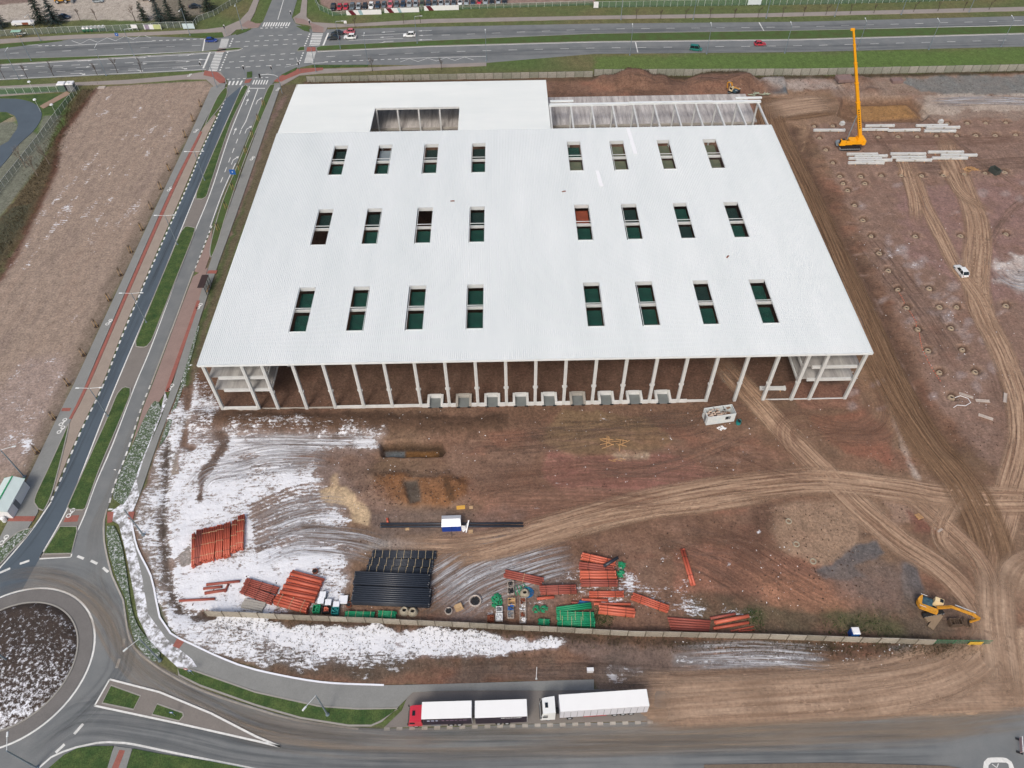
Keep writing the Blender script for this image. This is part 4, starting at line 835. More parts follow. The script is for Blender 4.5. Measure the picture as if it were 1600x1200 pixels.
def corry(x0, x1, y0, y1):
    """rear wing: ribs run across"""
    n = int(round((y1-y0)/.5)); ysx = []
    for i in range(n):
        b = y0+i*(y1-y0)/n; ysx += [(b, 0), (b+.2, 0), (b+.25, .09), (b+.42, .09)]
    ysx.append((y1, 0)); m = len(ysx); vs = [(x0, y, zb(y)+h) for y, h in ysx]+[(x1, y, zb(y)+h) for y, h in ysx]
    rf.add(vs, [(i, m+i, m+i+1, i+1) for i in range(m-1)])
    t = .3; rf.add([(x0, y0, zb(y0)-t), (x1, y0, zb(y0)-t), (x1, y1, zb(y1)-t), (x0, y1, zb(y1)-t), (x0, y0, zb(y0)-.03), (x1, y0, zb(y0)-.03), (x1, y1, zb(y1)-.03), (x0, y1, zb(y1)-.03)],
                   [(0, 3, 2, 1), (4, 5, 6, 7), (0, 1, 5, 4), (1, 2, 6, 5), (2, 3, 7, 6), (3, 0, 4, 7)])
rf.build('roof', M_ROOF, hall); rf = MB(); corry(-66.2, -41.5, 83.2, 96.6); corry(-17.9, 7.0, 83.2, 96.6); corry(-66.2, 7.0, 96.6, 112)
rf.build('rear_roof', material('rear_roof_sheet', (.60, .65, .66), .5, .02, .09, col2=(.655, .695, .70), stretch=(.35, 1.6, 1)), hall)
fa = MB(); fa.box((-.1, -.62, HT-.22), (132.3, .16, .42)); fa.box((-66.35, 41.3, HT-.2), (.14, 83.8, .4)); fa.box((66.13, 41.3, HT-.2), (.14, 83.8, .4))
fa.build('roof_edging', M_ROOF, hall)
# precast frame
def column_mesh(h, w=.62, corb=None):
    m = MB(); m.box((0, 0, h/2), (w, w, h))
    if corb: m.box((0, .05, corb), (w+.42, .3, .4)); m.box((0, .05, corb-.3), (w+.22, .28, .25))
    m.box((0, -w/2-.03, h/2), (.12, .05, h*.96))
    return m.mesh('column', M_CONC)
CM = column_mesh(HT-.5, .62, 5.6); CM2 = column_mesh(HT-.5, .6)
FX = [-65.6, -58.0]+[-54+6*i for i in range(19)]+[57.8, 65.3]
for i, x in enumerate(FX): link('column', CM if 2 <= i <= 20 else CM2, hall, (x, 0, -.05))
for y in (15.0, 42.4, 69.9):
    for x in (-65.6, -54, -42, -30, -18, -6, 6, 18, 30, 42, 54, 65.3): link('column', CM2, hall, (x, y, -.05))
for x in (-65.6, -54, 54, 65.3): link('column', CM2, hall, (x, 12.2 if abs(x) < 60 else 11.9, -.05))
for x in (-65.6, 65.3):
    for y in (28.7, 56.2): link('column', CM2, hall, (x, y, -.05))
bm_ = lambda c, d, n='beam', m=None: MB().box(c, d).build(n, m or M_CONC, hall)
bm_((0, 0, HT-.62), (131.6, .5, .5))
for y in (15.05, 42.45, 69.95): bm_((0, y, HT-.78), (131, .3, .62))
for i, x in enumerate((-65.6, -42, -18, 6, 30, 54, 65.3)): bm_((x, 41.5, HT-1.5), (.45, 81, .8), 'girder')
# skylight openings
M_NETS = [material('green_net', C(12, 58, 52), .8, .35, .5, col2=C(18, 84, 70), alpha=.72), material('dark_net', C(22, 52, 48), .8, .3, .5, alpha=.7), material('olive_net', C(92, 112, 92), .85, .3, .5, col2=C(120, 118, 96), alpha=.8), material('rust_sheet', C(128, 62, 40), .85, .3, .6), material('grey_membrane', C(120, 132, 138), .7, .15, .4)]
M_FR = material('upstand_metal', C(206, 210, 210), .6, .06, .5)
sk = MB(); a, b = 1.75, 6.75; d = .95
for c, s_ in (((0, b-.06, -d/2), (3.5, .12, d)), ((0, -b+.06, -d/2+.1), (3.5, .12, d))): sk.box(c, s_)
sk.box((1.7, 0, -.05), (.1, 13.3, .1)); sk.box((-1.7, 0, -.05), (.1, 13.3, .1)); sk.box((0, .3, -.05), (3.3, .12, .12)); SKM = sk.mesh('skylight_frame', M_FR)
half = MB().box((0, 0, 0), (3.2, 5.9, .02))
NM = [half.mesh('safety_net', m) for m in M_NETS]
PATT = [[(0, 0), (0, 0), (0, 0), (0, 0), (0, 0), (0, 0), (0, 1), (0, 0)], [(None, 1), (0, 1), (0, None), (0, 1), (0, 3), (0, 1), (1, 0), (0, 1)], [(0, 1), (0, 4), (0, 1), (0, 1), (2, 0), (2, 2), (2, 2), (2, 2)]]
for r, (y0, y1) in enumerate(SY):
    for c, (x0, x1) in enumerate(SX):
        fr = link('skylight_frame', SKM, hall, ((x0+x1)/2, (y0+y1)/2, HT+.05))
        for hlf, v in enumerate(PATT[r][c]):
            if v is None: continue
            o = link('safety_net', NM[v], fr, (0, -3.3 if hlf == 0 else 3.45, -1.6))
# plinth, dock pits
for i in range(len(FX)-1):
    x0, x1 = FX[i]+.31, FX[i+1]-.31; L = x1-x0; c = (x0+x1)/2
    if i == 0: MB().box((c, -.1, .45), (L, .45, .95)).build('plinth', M_PLINTH, hall)
    elif i in (1, 2, 3): MB().box((c, 0, .12), (L, .22, .3)).build('plinth', M_CONCD, hall)
    elif i in (4, 5, 6): MB().box((c, -.1, .3), (L, .3, .8)).build('plinth', M_PLINTH, hall)
    elif 7 <= i <= 15:
        for s_ in (-1, 1): MB().box((c+s_*2.05, -.25, .35), (1.28, .35, 1.1)).build('plinth', M_PLINTH, hall)
        dk = MB()
        for s_ in (-1, 1): dk.box((c+s_*1.42, 1.0, .42), (.5, 2.9, 1.0))
        dk.box((c, 2.3, .42), (2.34, .5, .999)); o = dk.build('dock_pit', M_PLINTH if i % 4 else M_CONCD, hall)
        MB().box((c, .75, .02), (2.3, 2.58, .12)).build('pit_floor', M_DARKC, o)
        for s_ in (-1, 1): MB().box((c+s_*1.15, -.62, .12), (.7, .2, .2)).build('buffer', M_DK, o)
    elif i == 16: MB().extr([(-.35, -.1), (-.35, .85), (-.05, .85), (-.05, -.1)], (x0, x0+1.6)).build('plinth', M_PLINTH, hall); MB().box((x0+3.7, -.1, .25), (4.1, .25, .6)).build('plinth', M_PLINTH, hall)
    elif i >= 19: MB().box((c, 0, .06), (L, .22, .2)).build('plinth', M_CONC, hall)
# corner floors
for s_ in (-1, 1):
    for z in (5.75, 9.55):
        x0, x1 = (-65.9, -54.3) if s_ < 0 else (54.3, 65.6)
        m = MB()
        for k in range(6): m.box(((x0+x1)/2, 1.75+k*2.0, z), (x1-x0, 1.97, .3))
        f = m.build('floor_slab', M_SLAB, hall); MB().box(((x0+x1)/2+(.9 if s_ < 0 else .5), .55, z-.1), (x1-x0-2.2, .4, .62)).build('edge_beam', M_CONC, f)
    xs_ = -54.3 if s_ < 0 else 54.1
    for z in (5.4, 9.2): MB().box((xs_, 6.4, z), (.35, 11.5, .5)).build('beam', M_CONC, hall)
# rear wing: deck floor, beams and columns
dk = MB(); x = -66
while x < 66.4: dk.box((x+.59, 104.9, 7.35), (1.15, 15.6, .32)); x += 1.2
fl = dk.build('floor_slab', M_DECK, hall); MB().box((0, 96.85, 7.2), (131, .35, .7)).build('edge_beam', M_CONCD, fl)
for i, x in enumerate([7.4+5.82*k for k in range(11)]):
    MB().box((x, 89.4, HT-.75), (.42, 12.4, .55)).build('rear_beam', M_CONC, hall)
    MB().box((x+.1, 96.2, HT/2-.35), (.42, .42, HT-.9)).build('rear_column', M_CONC, hall)
for x in (-41.2, -35.3, -29.4, -23.5, -17.8): MB().box((x, 96.1, HT/2-.55), (.45, .45, HT-1.1)).build('rear_column', M_CONC, hall)
MB().box((-29.6, 96.3, HT-.75), (23.4, .4, .45)).build('edge_beam', M_CONC, hall)
for a, b, z in ((7.2, 29.4, 0), (29.5, 52.8, .12), (52.9, 66.3, 0)): MB().box(((a+b)/2, 95.95, HT-.3+z), (b-a, .9, .5)).build('edge_beam', M_ROOF, hall)
for a, b in ((7.5, 14), (59.5, 66.8)): MB().box(((a+b)/2, 97.3, HT+.1), (b-a, .7, .3)).build('edge_beam', M_ROOF, hall)
MB().box((-66, 97.6, 6.9), (.3, 28.5, 13)).build('end_wall', M_CONCD, hall)
wl = MB(); wl.box((66.3, 100, 3.6), (.3, 6, 7)); wl.build('end_wall', M_CONCD, hall)
# loose things on the roof and inside
M_PANEL = material('loose_sheet', (.86, .88, .9), .5, .03, 1)
for (ax, ay), (bx, by), wd, lb in (((981, 201), (993, 241), 1.0, 'long loose white roofing sheet lying near the rear openings of the hall roof'), ((933, 267), (940, 292), .9, 'short loose white roofing sheet lying on the roof in front of the longer one')):
    p = G(ax, ay, HT+.1); q = G(bx, by, HT+.1); m = MB(); L = (q-p).length
    m.box((0, 0, .06), (L, wd, .07)); m.box((0, wd/2-.05, .11), (L, .1, .05)); m.box((0, -wd/2+.05, .11), (L, .1, .05))
    o = m.build('roofing_sheet', M_PANEL, None, (p+q)/2+Vector((0, 0, .02)), math.atan2(q.y-p.y, q.x-p.x)); tag(o, lb, 'roofing sheet')
def beam_obj(p, q, label, w_=.5, h_=.55, grp=None, corb=True, name='precast_beam', cat='concrete beam', z=None, mat=None):
    L = (q-p).length; r = thing(name, label, cat, (p+q)/2, math.atan2(q.y-p.y, q.x-p.x), grp); r.location.z = (hz(r.location.x, r.location.y) if z is None else z)+.12
    m = MB(); m.box((0, 0, h_/2+.1), (L, w_, h_)); m.box((L/2-.15, 0, h_/2+.1), (.34, w_*1.2, h_*1.15)); m.build('shaft', mat or M_CONC, r)
    if corb: MB().box((L*.02, 0, h_/2+.12), (.5, w_*1.5, h_*.8)).build('corbel', M_CONCD, r)
    s_ = MB(); s_.box((-L*.3, 0, 0), (.15, w_*1.8, .2)); s_.box((L*.3, 0, 0), (.15, w_*1.8, .2)); s_.build('bearer', material_get('timber'), r)
    return r
MATS = {}
def material_get(n):
    if n not in MATS:
        d = {'timber': (C(190, 150, 104), .85, .15), 'steel': (C(126, 138, 146), .5, .08), 'rubber': (C(26, 27, 29), .9, .1), 'glass': (C(28, 36, 42), .12, .1), 'black': (C(32, 34, 38), .7, .15), 'chrome': (C(170, 174, 178), .35, .05), 'white': (C(228, 230, 232), .5, .03), 'grey': (C(120, 124, 128), .7, .1), 'red': (C(176, 36, 44), .4, .06), 'blue': (C(30, 92, 170), .5, .06), 'rust': (C(128, 72, 52), .9, .25)}[n]
        MATS[n] = material('mat_'+n, d[0], d[1], d[2], 1.5)
    return MATS[n]
beam_obj(G(1186, 609), G(1226, 609), 'single white concrete beam lying inside the hall by the right hand columns', .7, .6, corb=False, z=0)

# ================================================================ precast beams on the right field
BL = [(1271, 204, 1320, 204), (1352, 197.5, 1397, 197), (1347, 203, 1388, 203), (1387, 205, 1437, 204), (1431, 197, 1480, 196.5), (1447, 200, 1499, 199.5), (1444, 205, 1493, 205), (1323, 241, 1371, 241), (1335.6, 244.8, 1386, 244), (1326, 248, 1377, 248), (1337, 252, 1393, 251), (1325, 255, 1381, 255), (1391, 241, 1446, 241), (1393, 246.5, 1446, 246.5), (1400, 251, 1455, 251), (1450, 238, 1505, 238), (1470, 243, 1526, 243), (1456, 247.5, 1511, 247.5)]
WHB = ['alone left of the crane, in the row behind it', 'furthest back of the beams just right of the crane boom', 'lying directly behind the crane boom', 'third from the left in the front line of the rear row', 'furthest back beam of the right cluster in the rear row', 'overlapping the furthest back beam of the rear right cluster', 'nearest beam of the right cluster in the rear row',
       'furthest back beam of the left pile in front of the crane', 'second beam back in the left pile in front of the crane', 'middle beam of the left pile in front of the crane', 'second nearest and furthest reaching of the left pile before the crane', 'nearest beam of the left pile in front of the crane',
       'furthest back beam of the middle pile in the front row', 'middle beam of the middle pile in the front row', 'nearest beam of the middle pile in the front row', 'furthest back beam of the right pile in the front row', 'middle beam of the right pile, reaching furthest right', 'nearest beam of the right pile in the front row']
for (a, b, c, d), lb in zip(BL, WHB): beam_obj(G(a, b, .4), G(c, d, .4), 'pale concrete beam '+lb, .62, .6, 'precast beams lying on the right hand field')
# foundation sleeves
sl_ = MB(); sl_.lathe((0, 0, 0), [(.28, .12), (.32, .5), (.52, .52), (.66, .38), (.78, .05)], 22); SLM = sl_.mesh('sleeve', material('sleeve_concrete', C(158, 142, 122), .9, .2, 1.5), True)
iv = MB(); iv.cyl((0, 0, -.1), (0, 0, .2), .3, n=14); IVM = iv.mesh('shaft_shade', M_DK)  # solid dark plug, colour stands in for shade down the bore
import itertools
xsW = sorted(range(len(WELLS)), key=lambda i: (WELLS[i][1], WELLS[i][0]))
rowsW = []
for i in xsW:
    if rowsW and WELLS[i][1]-WELLS[rowsW[-1][0]][1] < 7: rowsW[-1].append(i)
    else: rowsW.append([i])
ORD = ['first', 'second', 'third', 'fourth', 'fifth', 'sixth', 'seventh', 'eighth', 'ninth', 'tenth', 'eleventh', 'twelfth', 'thirteenth', 'fourteenth', 'fifteenth', 'sixteenth', 'seventeenth', 'eighteenth', 'nineteenth', 'twentieth']
for ri, row in enumerate(rowsW):
    for k, i in enumerate(sorted(row, key=lambda q: WELLS[q][0])):
        p = GH(*WELLS[i]); sc = random.uniform(.82, 1.05)
        if len(row) > 1: lb = 'concrete foundation sleeve in a pit, %s from left in %s row from highway' % (ORD[k], ORD[ri])
        else: lb = 'concrete foundation sleeve in a pit, alone in the %s row from highway' % ORD[ri]
        r = thing('foundation_sleeve', lb, 'foundation sleeve', p, random.random()*3, 'foundation sleeves on the right hand field'); r.scale = (sc, sc, 1)
        link('sleeve', SLM, r, (0, 0, -.02)); link('shaft_shade', IVM, r, (0, 0, .1))

# ================================================================ pipes
M_OR = [material('orange_pipe', C(184, 92, 70), .5, .08, .5, fine=.05), material('dull_orange_pipe', C(150, 80, 68), .6, .1, .5), material('bright_orange_pipe', C(198, 104, 80), .5, .06, .5)]
M_BK = material('black_pipe', C(46, 52, 62), .4, .12, .5); M_GR = material('green_pipe', C(30, 142, 98), .5, .12, .5); M_BL = material('blue_pipe', C(24, 98, 150), .5, .1, .5)
M_STR = material('strap', C(190, 172, 136), .7, .1, 1); M_STRD = material('dark_strap', C(70, 50, 44), .8, .1, 1)
PM = {}
def pipe_mesh(L, r, mat):
    k = (round(L, 1), round(r, 2), mat.name)
    if k not in PM:
        m = MB(); n = 12; h = L/2
        vs = []
        for x, q in ((-h, r*.86), (-h, r), (h, r), (h, r*.86), (h-.5, r*.84)):
            vs += [(x, q*math.cos(2*math.pi*i/n), q*math.sin(2*math.pi*i/n)) for i in range(n)]
        vs += [(-h+.5, r*.84*math.cos(2*math.pi*i/n), r*.84*math.sin(2*math.pi*i/n)) for i in range(n)]
        fs = []
        for a in range(4): fs += [(a*n+i, a*n+(i+1) % n, (a+1)*n+(i+1) % n, (a+1)*n+i) for i in range(n)]
        fs += [(5*n+i, 5*n+(i+1) % n, (i+1) % n, i) for i in range(n)]
        m.add(vs, fs); m.add([(h-.49, r*.83*math.cos(2*math.pi*i/n), r*.83*math.sin(2*math.pi*i/n)) for i in range(n)], [tuple(range(n))], 1); m.add([(-h+.49, r*.83*math.cos(2*math.pi*i/n), r*.83*math.sin(2*math.pi*i/n)) for i in range(n)], [tuple(range(n-1, -1, -1))], 1)  # dark discs close the bore, painting the shade deeper inside
        m.cyl((-h, 0, 0), (-h+.22, 0, 0), r*1.12, n=n, caps=False)
        PM[k] = m.mesh('pipe', [mat, M_DK], True)
    return PM[k]
def place2(ax, ay, bx, by, up): 
    p = G(ax, ay, up); q = G(bx, by, up); c = (p+q)/2; return c, (q-p).length, math.atan2(q.y-p.y, q.x-p.x)
def bundle(ends, nx_, nz_, r, mat, label, grp, straps=3, smat=None, name='pipe_bundle', jit=.04, hex_=False):
    top = r*2*nz_; c, L, a = place2(*ends, top*.75)
    t = thing(name, label, 'pipe bundle', (c.x, c.y, hz(c.x, c.y)), a, grp)
    for z in range(nz_):
        nn = nx_-(z if hex_ else 0)
        for i in range(nn):
            o = link('pipe', pipe_mesh(L-.1, r*.97, mat), t, (random.uniform(-jit, jit)*3, (i-(nn-1)/2)*2*r, .1+r+z*2*r*(.87 if hex_ else 1))); 
            if random.random() < .5: o.rotation_euler = (0, 0, math.pi)
    wd = nx_*2*r+.06; hh = nz_*2*r+.05
    for k in range(straps):
        x = L*(-.5+(k+.5)/straps); m = MB(); m.box((x, 0, .1+hh-.01), (.06, wd, .03)); m.box((x, wd/2, .1+hh/2), (.09, .05, hh)); m.box((x, -wd/2, .1+hh/2), (.09, .05, hh)); m.build('strap', smat or M_STR, t)
    m = MB(); m.box((-L*.3, 0, .05), (.12, wd, .1)); m.box((L*.3, 0, .05), (.12, wd, .1)); m.build('bearer', material_get('timber'), t)
    return t
def pipe(ends, r, mat, label, grp=None, up=None, lift=0.0):
    c, L, a = place2(*ends, r if up is None else up); o = link('loose_pipe', pipe_mesh(L, r, mat), None, (c.x, c.y, hz(c.x, c.y)+r*1.05+lift), a); return tag(o, label, 'pipe', grp)
g1 = 'orange pipe bundles standing in a rank on the snow'
B1 = [((302.7, 834, 301.9, 886), 2), ((312.5, 828.5, 308, 882), 4), ((323.6, 826, 318, 878), 4), ((334, 824, 329, 875.6), 4), ((344.6, 821, 342, 872), 4), ((355.3, 817.4, 354, 869.7), 4), ((367, 813.5, 364.8, 863), 3), ((377.3, 805.5, 374.3, 858.6), 4)]
for i, (e, n) in enumerate(B1):
    bundle(e, n, 3, .15, M_OR[1] if i == 1 else M_OR[0], ['narrow orange pipe bundle at the left end of the rank on the snow', 'dull brownish orange pipe bundle with dark straps, second from the left of the rank', 'orange pipe bundle third from the left of the rank on the snow', 'orange pipe bundle fourth from the left of the rank on the snow', 'orange pipe bundle fifth from the left of the rank on the snow', 'orange pipe bundle with dark straps third from the right of the rank', 'orange pipe bundle second from the right of the rank on the snow', 'orange pipe bundle at the right end of the rank, reaching furthest back'][i], g1, 3, M_STRD if i in (1, 5) else M_STR)
pipe((323, 914, 374.7, 908.6), .24, M_OR[1], 'loose dull orange pipe lying furthest back of four on the snow near the wall end'); pipe((318, 920, 346.5, 917), .24, M_OR[1], 'short loose orange pipe between two longer ones on the snow'); pipe((320, 927, 354.4, 921.5), .26, M_OR[1], 'loose orange pipe nearest of the crossed three on the snow'); pipe((280, 938.5, 335.6, 935.5), .22, M_OR[1], 'single orange pipe lying apart by the left end of the concrete wall')
pipe((351, 925, 357, 913), .2, M_OR[1], 'short stub of orange pipe lying across the others on the snow')
bundle((383, 908, 434, 923), 4, 2, .16, M_OR[1], 'rear one of two parallel dull orange pipe bundles by the wall', None, 3, M_STRD); bundle((379, 920, 427, 938), 5, 2, .17, M_OR[1], 'front one of two parallel dull orange pipe bundles by the wall', None, 3, M_STRD)
for i in range(9):
    t = i/8; pipe((457-21*t, 893+37*t, 506-14*t, 906.5+33*t), .31, M_OR[0], 'wide orange pipe, %s from the back in the rank of nine beside the dull bundles' % ORD[i], 'wide orange pipes laid in a rank', up=.6, lift=.5 if i % 2 else .15)
bundle((430, 936, 482, 950), 4, 2, .24, M_OR[0], 'strapped bundle of wide orange pipes in front of the rank of nine', None, 3)
for i, (a, b) in enumerate((((381.7, 939), (415, 945.5)), ((378, 945.5), (411, 952.5)))):
    c, L, r_ = place2(*a, *b, .4); t = thing('slab_stack', ['rear stack of long grey concrete boards by the wall', 'front stack of long grey concrete boards against the wall'][i], 'slab stack', (c.x, c.y, hz(c.x, c.y)), r_, 'grey board stacks by the wall')
    for k in range(3):
        for j in range(2): MB().box((0, (j-.5)*.42, .18+k*.16), (L, .36, .12)).build('board', M_CONCD, t)
g2 = 'stacks of long black pipes'
for e, n, z, r, st, lb in (((581, 866, 682, 867), 6, 2, .125, 9, 'furthest back strapped stack of black pipes'), ((576, 878, 677.5, 881), 6, 2, .125, 9, 'strapped stack of black pipes, second from the back'), ((572, 889, 674.5, 895), 6, 2, .125, 9, 'strapped stack of black pipes, third from the back'), ((553.5, 904, 672, 909), 7, 4, .18, 0, 'unstrapped tall stack of thick black pipes behind the nearest one'), ((550.5, 929, 673, 934), 8, 4, .19, 0, 'nearest and tallest stack of thick black pipes, by the green frames')):
    bundle(e, n, z, r, M_BK, lb, g2, st, M_STR, jit=.02)
def crate_frame(e, n, nz_, r, lb, st=4, mat=None): bundle(e, n, nz_, r, mat or M_GR, lb, None, st, M_STR)
crate_frame((539, 961, 585, 962), 6, 3, .1, 'longer pack of green pipes against the concrete wall'); crate_frame((591, 960, 619, 961), 6, 3, .1, 'shorter pack of green pipes beside the two concrete cones', 2)
crate_frame((869.5, 962.5, 928, 964), 5, 3, .15, 'rear of two wide packs of green pipes near the wall', 5); crate_frame((871, 971, 930, 973), 5, 3, .15, 'front of two wide packs of green pipes near the wall', 4); crate_frame((869, 953.5, 924, 946), 3, 2, .17, 'slanting pack of three green pipes behind the wide packs', 0); crate_frame((841, 972, 859, 973), 5, 2, .11, 'small low pack of green pipes left of the wide packs', 1)
pipe((893, 942, 905, 942), .22, M_OR[1], 'short dull red pipe stub beside the blue pipes'); pipe((905, 940, 922, 942), .2, M_BL, 'rear one of two short blue pipes behind the green pipes'); pipe((903, 943.5, 921, 945), .2, M_BL, 'front one of two short blue pipes behind the green pipes')
bundle((788, 896, 849, 909), 4, 1, .2, M_OR[1], 'low bundle of four orange pipes in the snow behind the pallets', None, 1)
bundle((843.5, 922, 901, 920), 4, 3, .18, M_OR[1], 'dull orange pipe bundle with short pipe in front, right of the pallets', None, 3, M_STRD); pipe((839, 936, 866, 933.5), .26, M_OR[0], 'short orange pipe in front of the dull orange bundle')
g3 = 'orange pipe bundles in the middle of the yard'
for e, n, z, r, m_, lb in (((908.5, 868, 962, 880), 3, 2, .22, 2, 'orange pipe bundle furthest back, with the black pipe resting on it'), ((905, 883, 960, 889.5), 3, 2, .22, 1, 'dull orange pipe bundle, second from the back beside the green fittings'), ((906, 898, 963, 898), 3, 2, .26, 2, 'bright orange pipe bundle in the middle of the rear pile'), ((907, 911, 965, 911), 3, 2, .2, 1, 'orange pipe bundle nearest the wall in the rear pile'), ((920, 929, 975, 928.5), 3, 1, .2, 0, 'low orange pipe bundle between the rear pile and the strapped pile'), ((935, 951, 992, 957), 3, 2, .25, 2, 'strapped bright orange pipe bundle nearest the wall'), ((987.5, 931, 1045, 952), 4, 2, .17, 0, 'slanting orange pipe bundle right of the middle piles'), ((1066, 857, 1083, 914), 2, 1, .24, 0, 'pair of orange pipes lying apart on the red soil')):
    bundle(e, n, z, r, M_OR[m_], lb, g3, 2, M_STRD)
pipe((909, 937, 950, 938), .25, M_OR[0], 'single orange pipe left of the nearest middle bundle'); pipe((928, 943.5, 985, 944), .24, M_OR[2], 'single long orange pipe right behind the nearest middle bundle')
pipe((944, 884, 965.5, 871), .3, M_BK, 'short black pipe resting across the orange bundles', lift=1.2, up=1.5)
for i in range(5): pipe((1043+i*1.2, 966+i*4.2, 1110-i*.6, 971+i*3.6), .2, M_OR[1], 'orange pipe against the wall, %s from the back in the right hand fan' % ORD[i], 'fan of orange pipes by the wall')
pipe((1110, 966, 1149, 958.5), .24, M_OR[1], 'thin orange pipe furthest back right of the fan by the wall'); pipe((1117, 972.5, 1170, 962), .34, M_OR[2], 'thickest bright orange pipe right of the fan by the wall'); pipe((1115, 982, 1170, 972.5), .26, M_OR[0], 'orange pipe in front of the thickest one by the wall'); pipe((1142, 986, 1177.5, 978.5), .13, M_OR[0], 'thin orange pipe lying aslant at the right end of the wall pile'); pipe((1154, 986, 1179, 984), .13, M_OR[0], 'thin short orange pipe at the right end of the wall pile')
pipe((594, 818, 817, 817), .2, M_BK, 'rear one of two very long black pipes passing through the tent', up=.3); pipe((594, 822.5, 818, 821.5), .2, M_BK, 'front one of two very long black pipes passing through the tent', up=.3)
pipe((605, 810, 606, 817), .2, M_OR[0], 'short orange pipe stub beside the left end of the long black pipes')

# ================================================================ small goods in the yard
M_SNOWT = material('snow_cover', (.8, .83, .88), .8, .04, 1.5); M_TEAL = material('teal_box', C(30, 130, 130), .6, .2, 2); M_WOOD = MATS.get('timber') or material_get('timber')
def crate(px, py, w_, h_, mat, label, cat='crate', name='crate', top=None, grp=None, fill=0, fm=None, yaw=0.0, d=None):
    p = GH(px, py, h_*.6); d = d or w_; t = thing(name, label, cat, p, yaw, grp)
    m = MB()
    for s_ in (-1, 1): m.box((s_*(w_/2-.04), 0, h_/2+.12), (.08, d, h_)); m.box((0, s_*(d/2-.04), h_/2+.12), (w_-.16, .08, h_))
    m.box((0, 0, .16), (w_-.16, d-.16, .06)); m.build('box_wall', mat, t)
    b = MB()
    for k in (-1, 0, 1): b.box((k*(w_/2-.1), 0, .06), (.12, d, .12))
    b.build('pallet_runner', M_WOOD, t)
    if top is not None: MB().box((0, 0, h_+.17), (w_*1.02, d*1.02, .12), taper=.94).build('snow_cap', top, t)
    if fill:
        f = MB(); rr = random.Random(px*7+py)
        for k in range(fill):
            a = Vector((rr.uniform(-.35, .35)*w_, rr.uniform(-.35, .35)*d, .2+rr.uniform(.35, .95)*h_)); ang = rr.uniform(0, 3.14); v = Vector((math.cos(ang), math.sin(ang), rr.uniform(-.3, .3)))*rr.uniform(.12, .3)
            f.cyl(a-v, a+v, rr.uniform(.07, .13), n=8)
        f.build('fittings', fm, t)
    return t
crate(495, 952, 1.25, .9, M_GR, 'green pallet box at the left end of the box row by the wall', fill=8, fm=M_GR); crate(509.5, 953, 1.2, .9, material_get('black'), 'dark pallet box of rusty orange fittings beside the green box', fill=16, fm=M_OR[0]); crate(524, 955, 1.2, .9, M_TEAL, 'teal pallet box of fittings beside the dark box', fill=14, fm=M_TEAL)
for (x, y), lb in (((505, 930.5), 'snow covered pallet box furthest back beside the orange pipes'), ((502, 940), 'snow covered pallet box right behind the green box'), ((513.5, 942.5), 'snow covered pallet box in the middle behind the dark box'), ((526, 946), 'snow covered pallet box behind the teal box')): crate(x, y, 1.1, .75, material_get('grey'), lb, top=M_SNOWT, grp='snow covered pallet boxes')
crate(537, 938, 1.5, .5, material_get('grey'), 'broad low snow covered crate left of the black pipes', top=M_SNOWT)
def lathe_thing(name, label, cat, px, py, prof, mat, r=None, n=24, grp=None, up=.5):
    p = GH(px, py, up); m = MB().lathe((0, 0, 0), prof, n); o = m.build(name, mat, None, p, 0, True); return tag(o, label, cat, grp)
M_RING = material('manhole_concrete', C(164, 156, 138), .9, .12, 1.5)
CONE = [(.36, 0), (.36, .8), (.5, .82), (.62, .6), (.88, .25), (.9, 0)]
for x, y, lb in ((632, 954, 'larger concrete manhole cone standing beside the black pipes'), (645, 955.5, 'concrete manhole cone right of the larger one by the wall'), (820, 926, 'concrete manhole cone between green pipes and blue coils')):
    p = GH(x, y, .4); t = thing('manhole_cone', lb, 'manhole cone', p, 0, None); MB().lathe((0, 0, 0), CONE, 24).build('cone', M_RING, t, smooth=True); MB().cyl((0, 0, .02), (0, 0, .3), .37, n=20).build('opening_shade', M_DK, t)  # dark plug in the cone mouth paints the shade below
def heap(name, label, cat, px, py, rx, ry, hh, mat, n, L=(.15, .5), r=(.05, .1), flat=.6, seed=1, base=None):
    rr = random.Random(seed); m = MB(); p = GH(px, py, hh*.4)
    for k in range(n):
        u = rr.random()**.5; a = rr.uniform(0, 6.28); x = u*rx*math.cos(a); y = u*ry*math.sin(a); z = .05+hh*(1-u*u)*rr.uniform(.5, 1)
        an = rr.uniform(0, 6.28); v = Vector((math.cos(an), math.sin(an), rr.uniform(-flat, flat)*.6))*rr.uniform(*L); m.cyl((x-v.x, y-v.y, z-v.z), (x+v.x, y+v.y, z+v.z), rr.uniform(*r), n=7)
    o = m.build(name, mat, None, p); return tag(o, label, cat)
heap('fitting_heap', 'round heap of green pipe fittings beside the pallets', 'fittings', 776, 938, .95, 1.3, .9, M_GR, 60, (.12, .3), (.08, .14), seed=3)
heap('fitting_heap', 'left one of two small green fitting heaps right of the pallets', 'fittings', 838, 951.5, .6, .6, .6, M_GR, 26, (.1, .25), (.07, .12), seed=4); heap('fitting_heap', 'right one of two small green fitting heaps right of the pallets', 'fittings', 850, 952, .65, .65, .6, M_GR, 28, (.1, .25), (.07, .12), seed=5)
heap('fitting_bale', 'green bale of pipe fittings behind, at the right end of the orange bundles', 'fittings', 971.5, 882, .6, .6, .7, M_GR, 34, (.15, .35), (.08, .12), .2, seed=6); heap('fitting_bale', 'green bale of pipe fittings in front, at the right end of the orange bundles', 'fittings', 970, 895.5, .65, .6, .8, M_GR, 36, (.15, .35), (.08, .12), .2, seed=7)
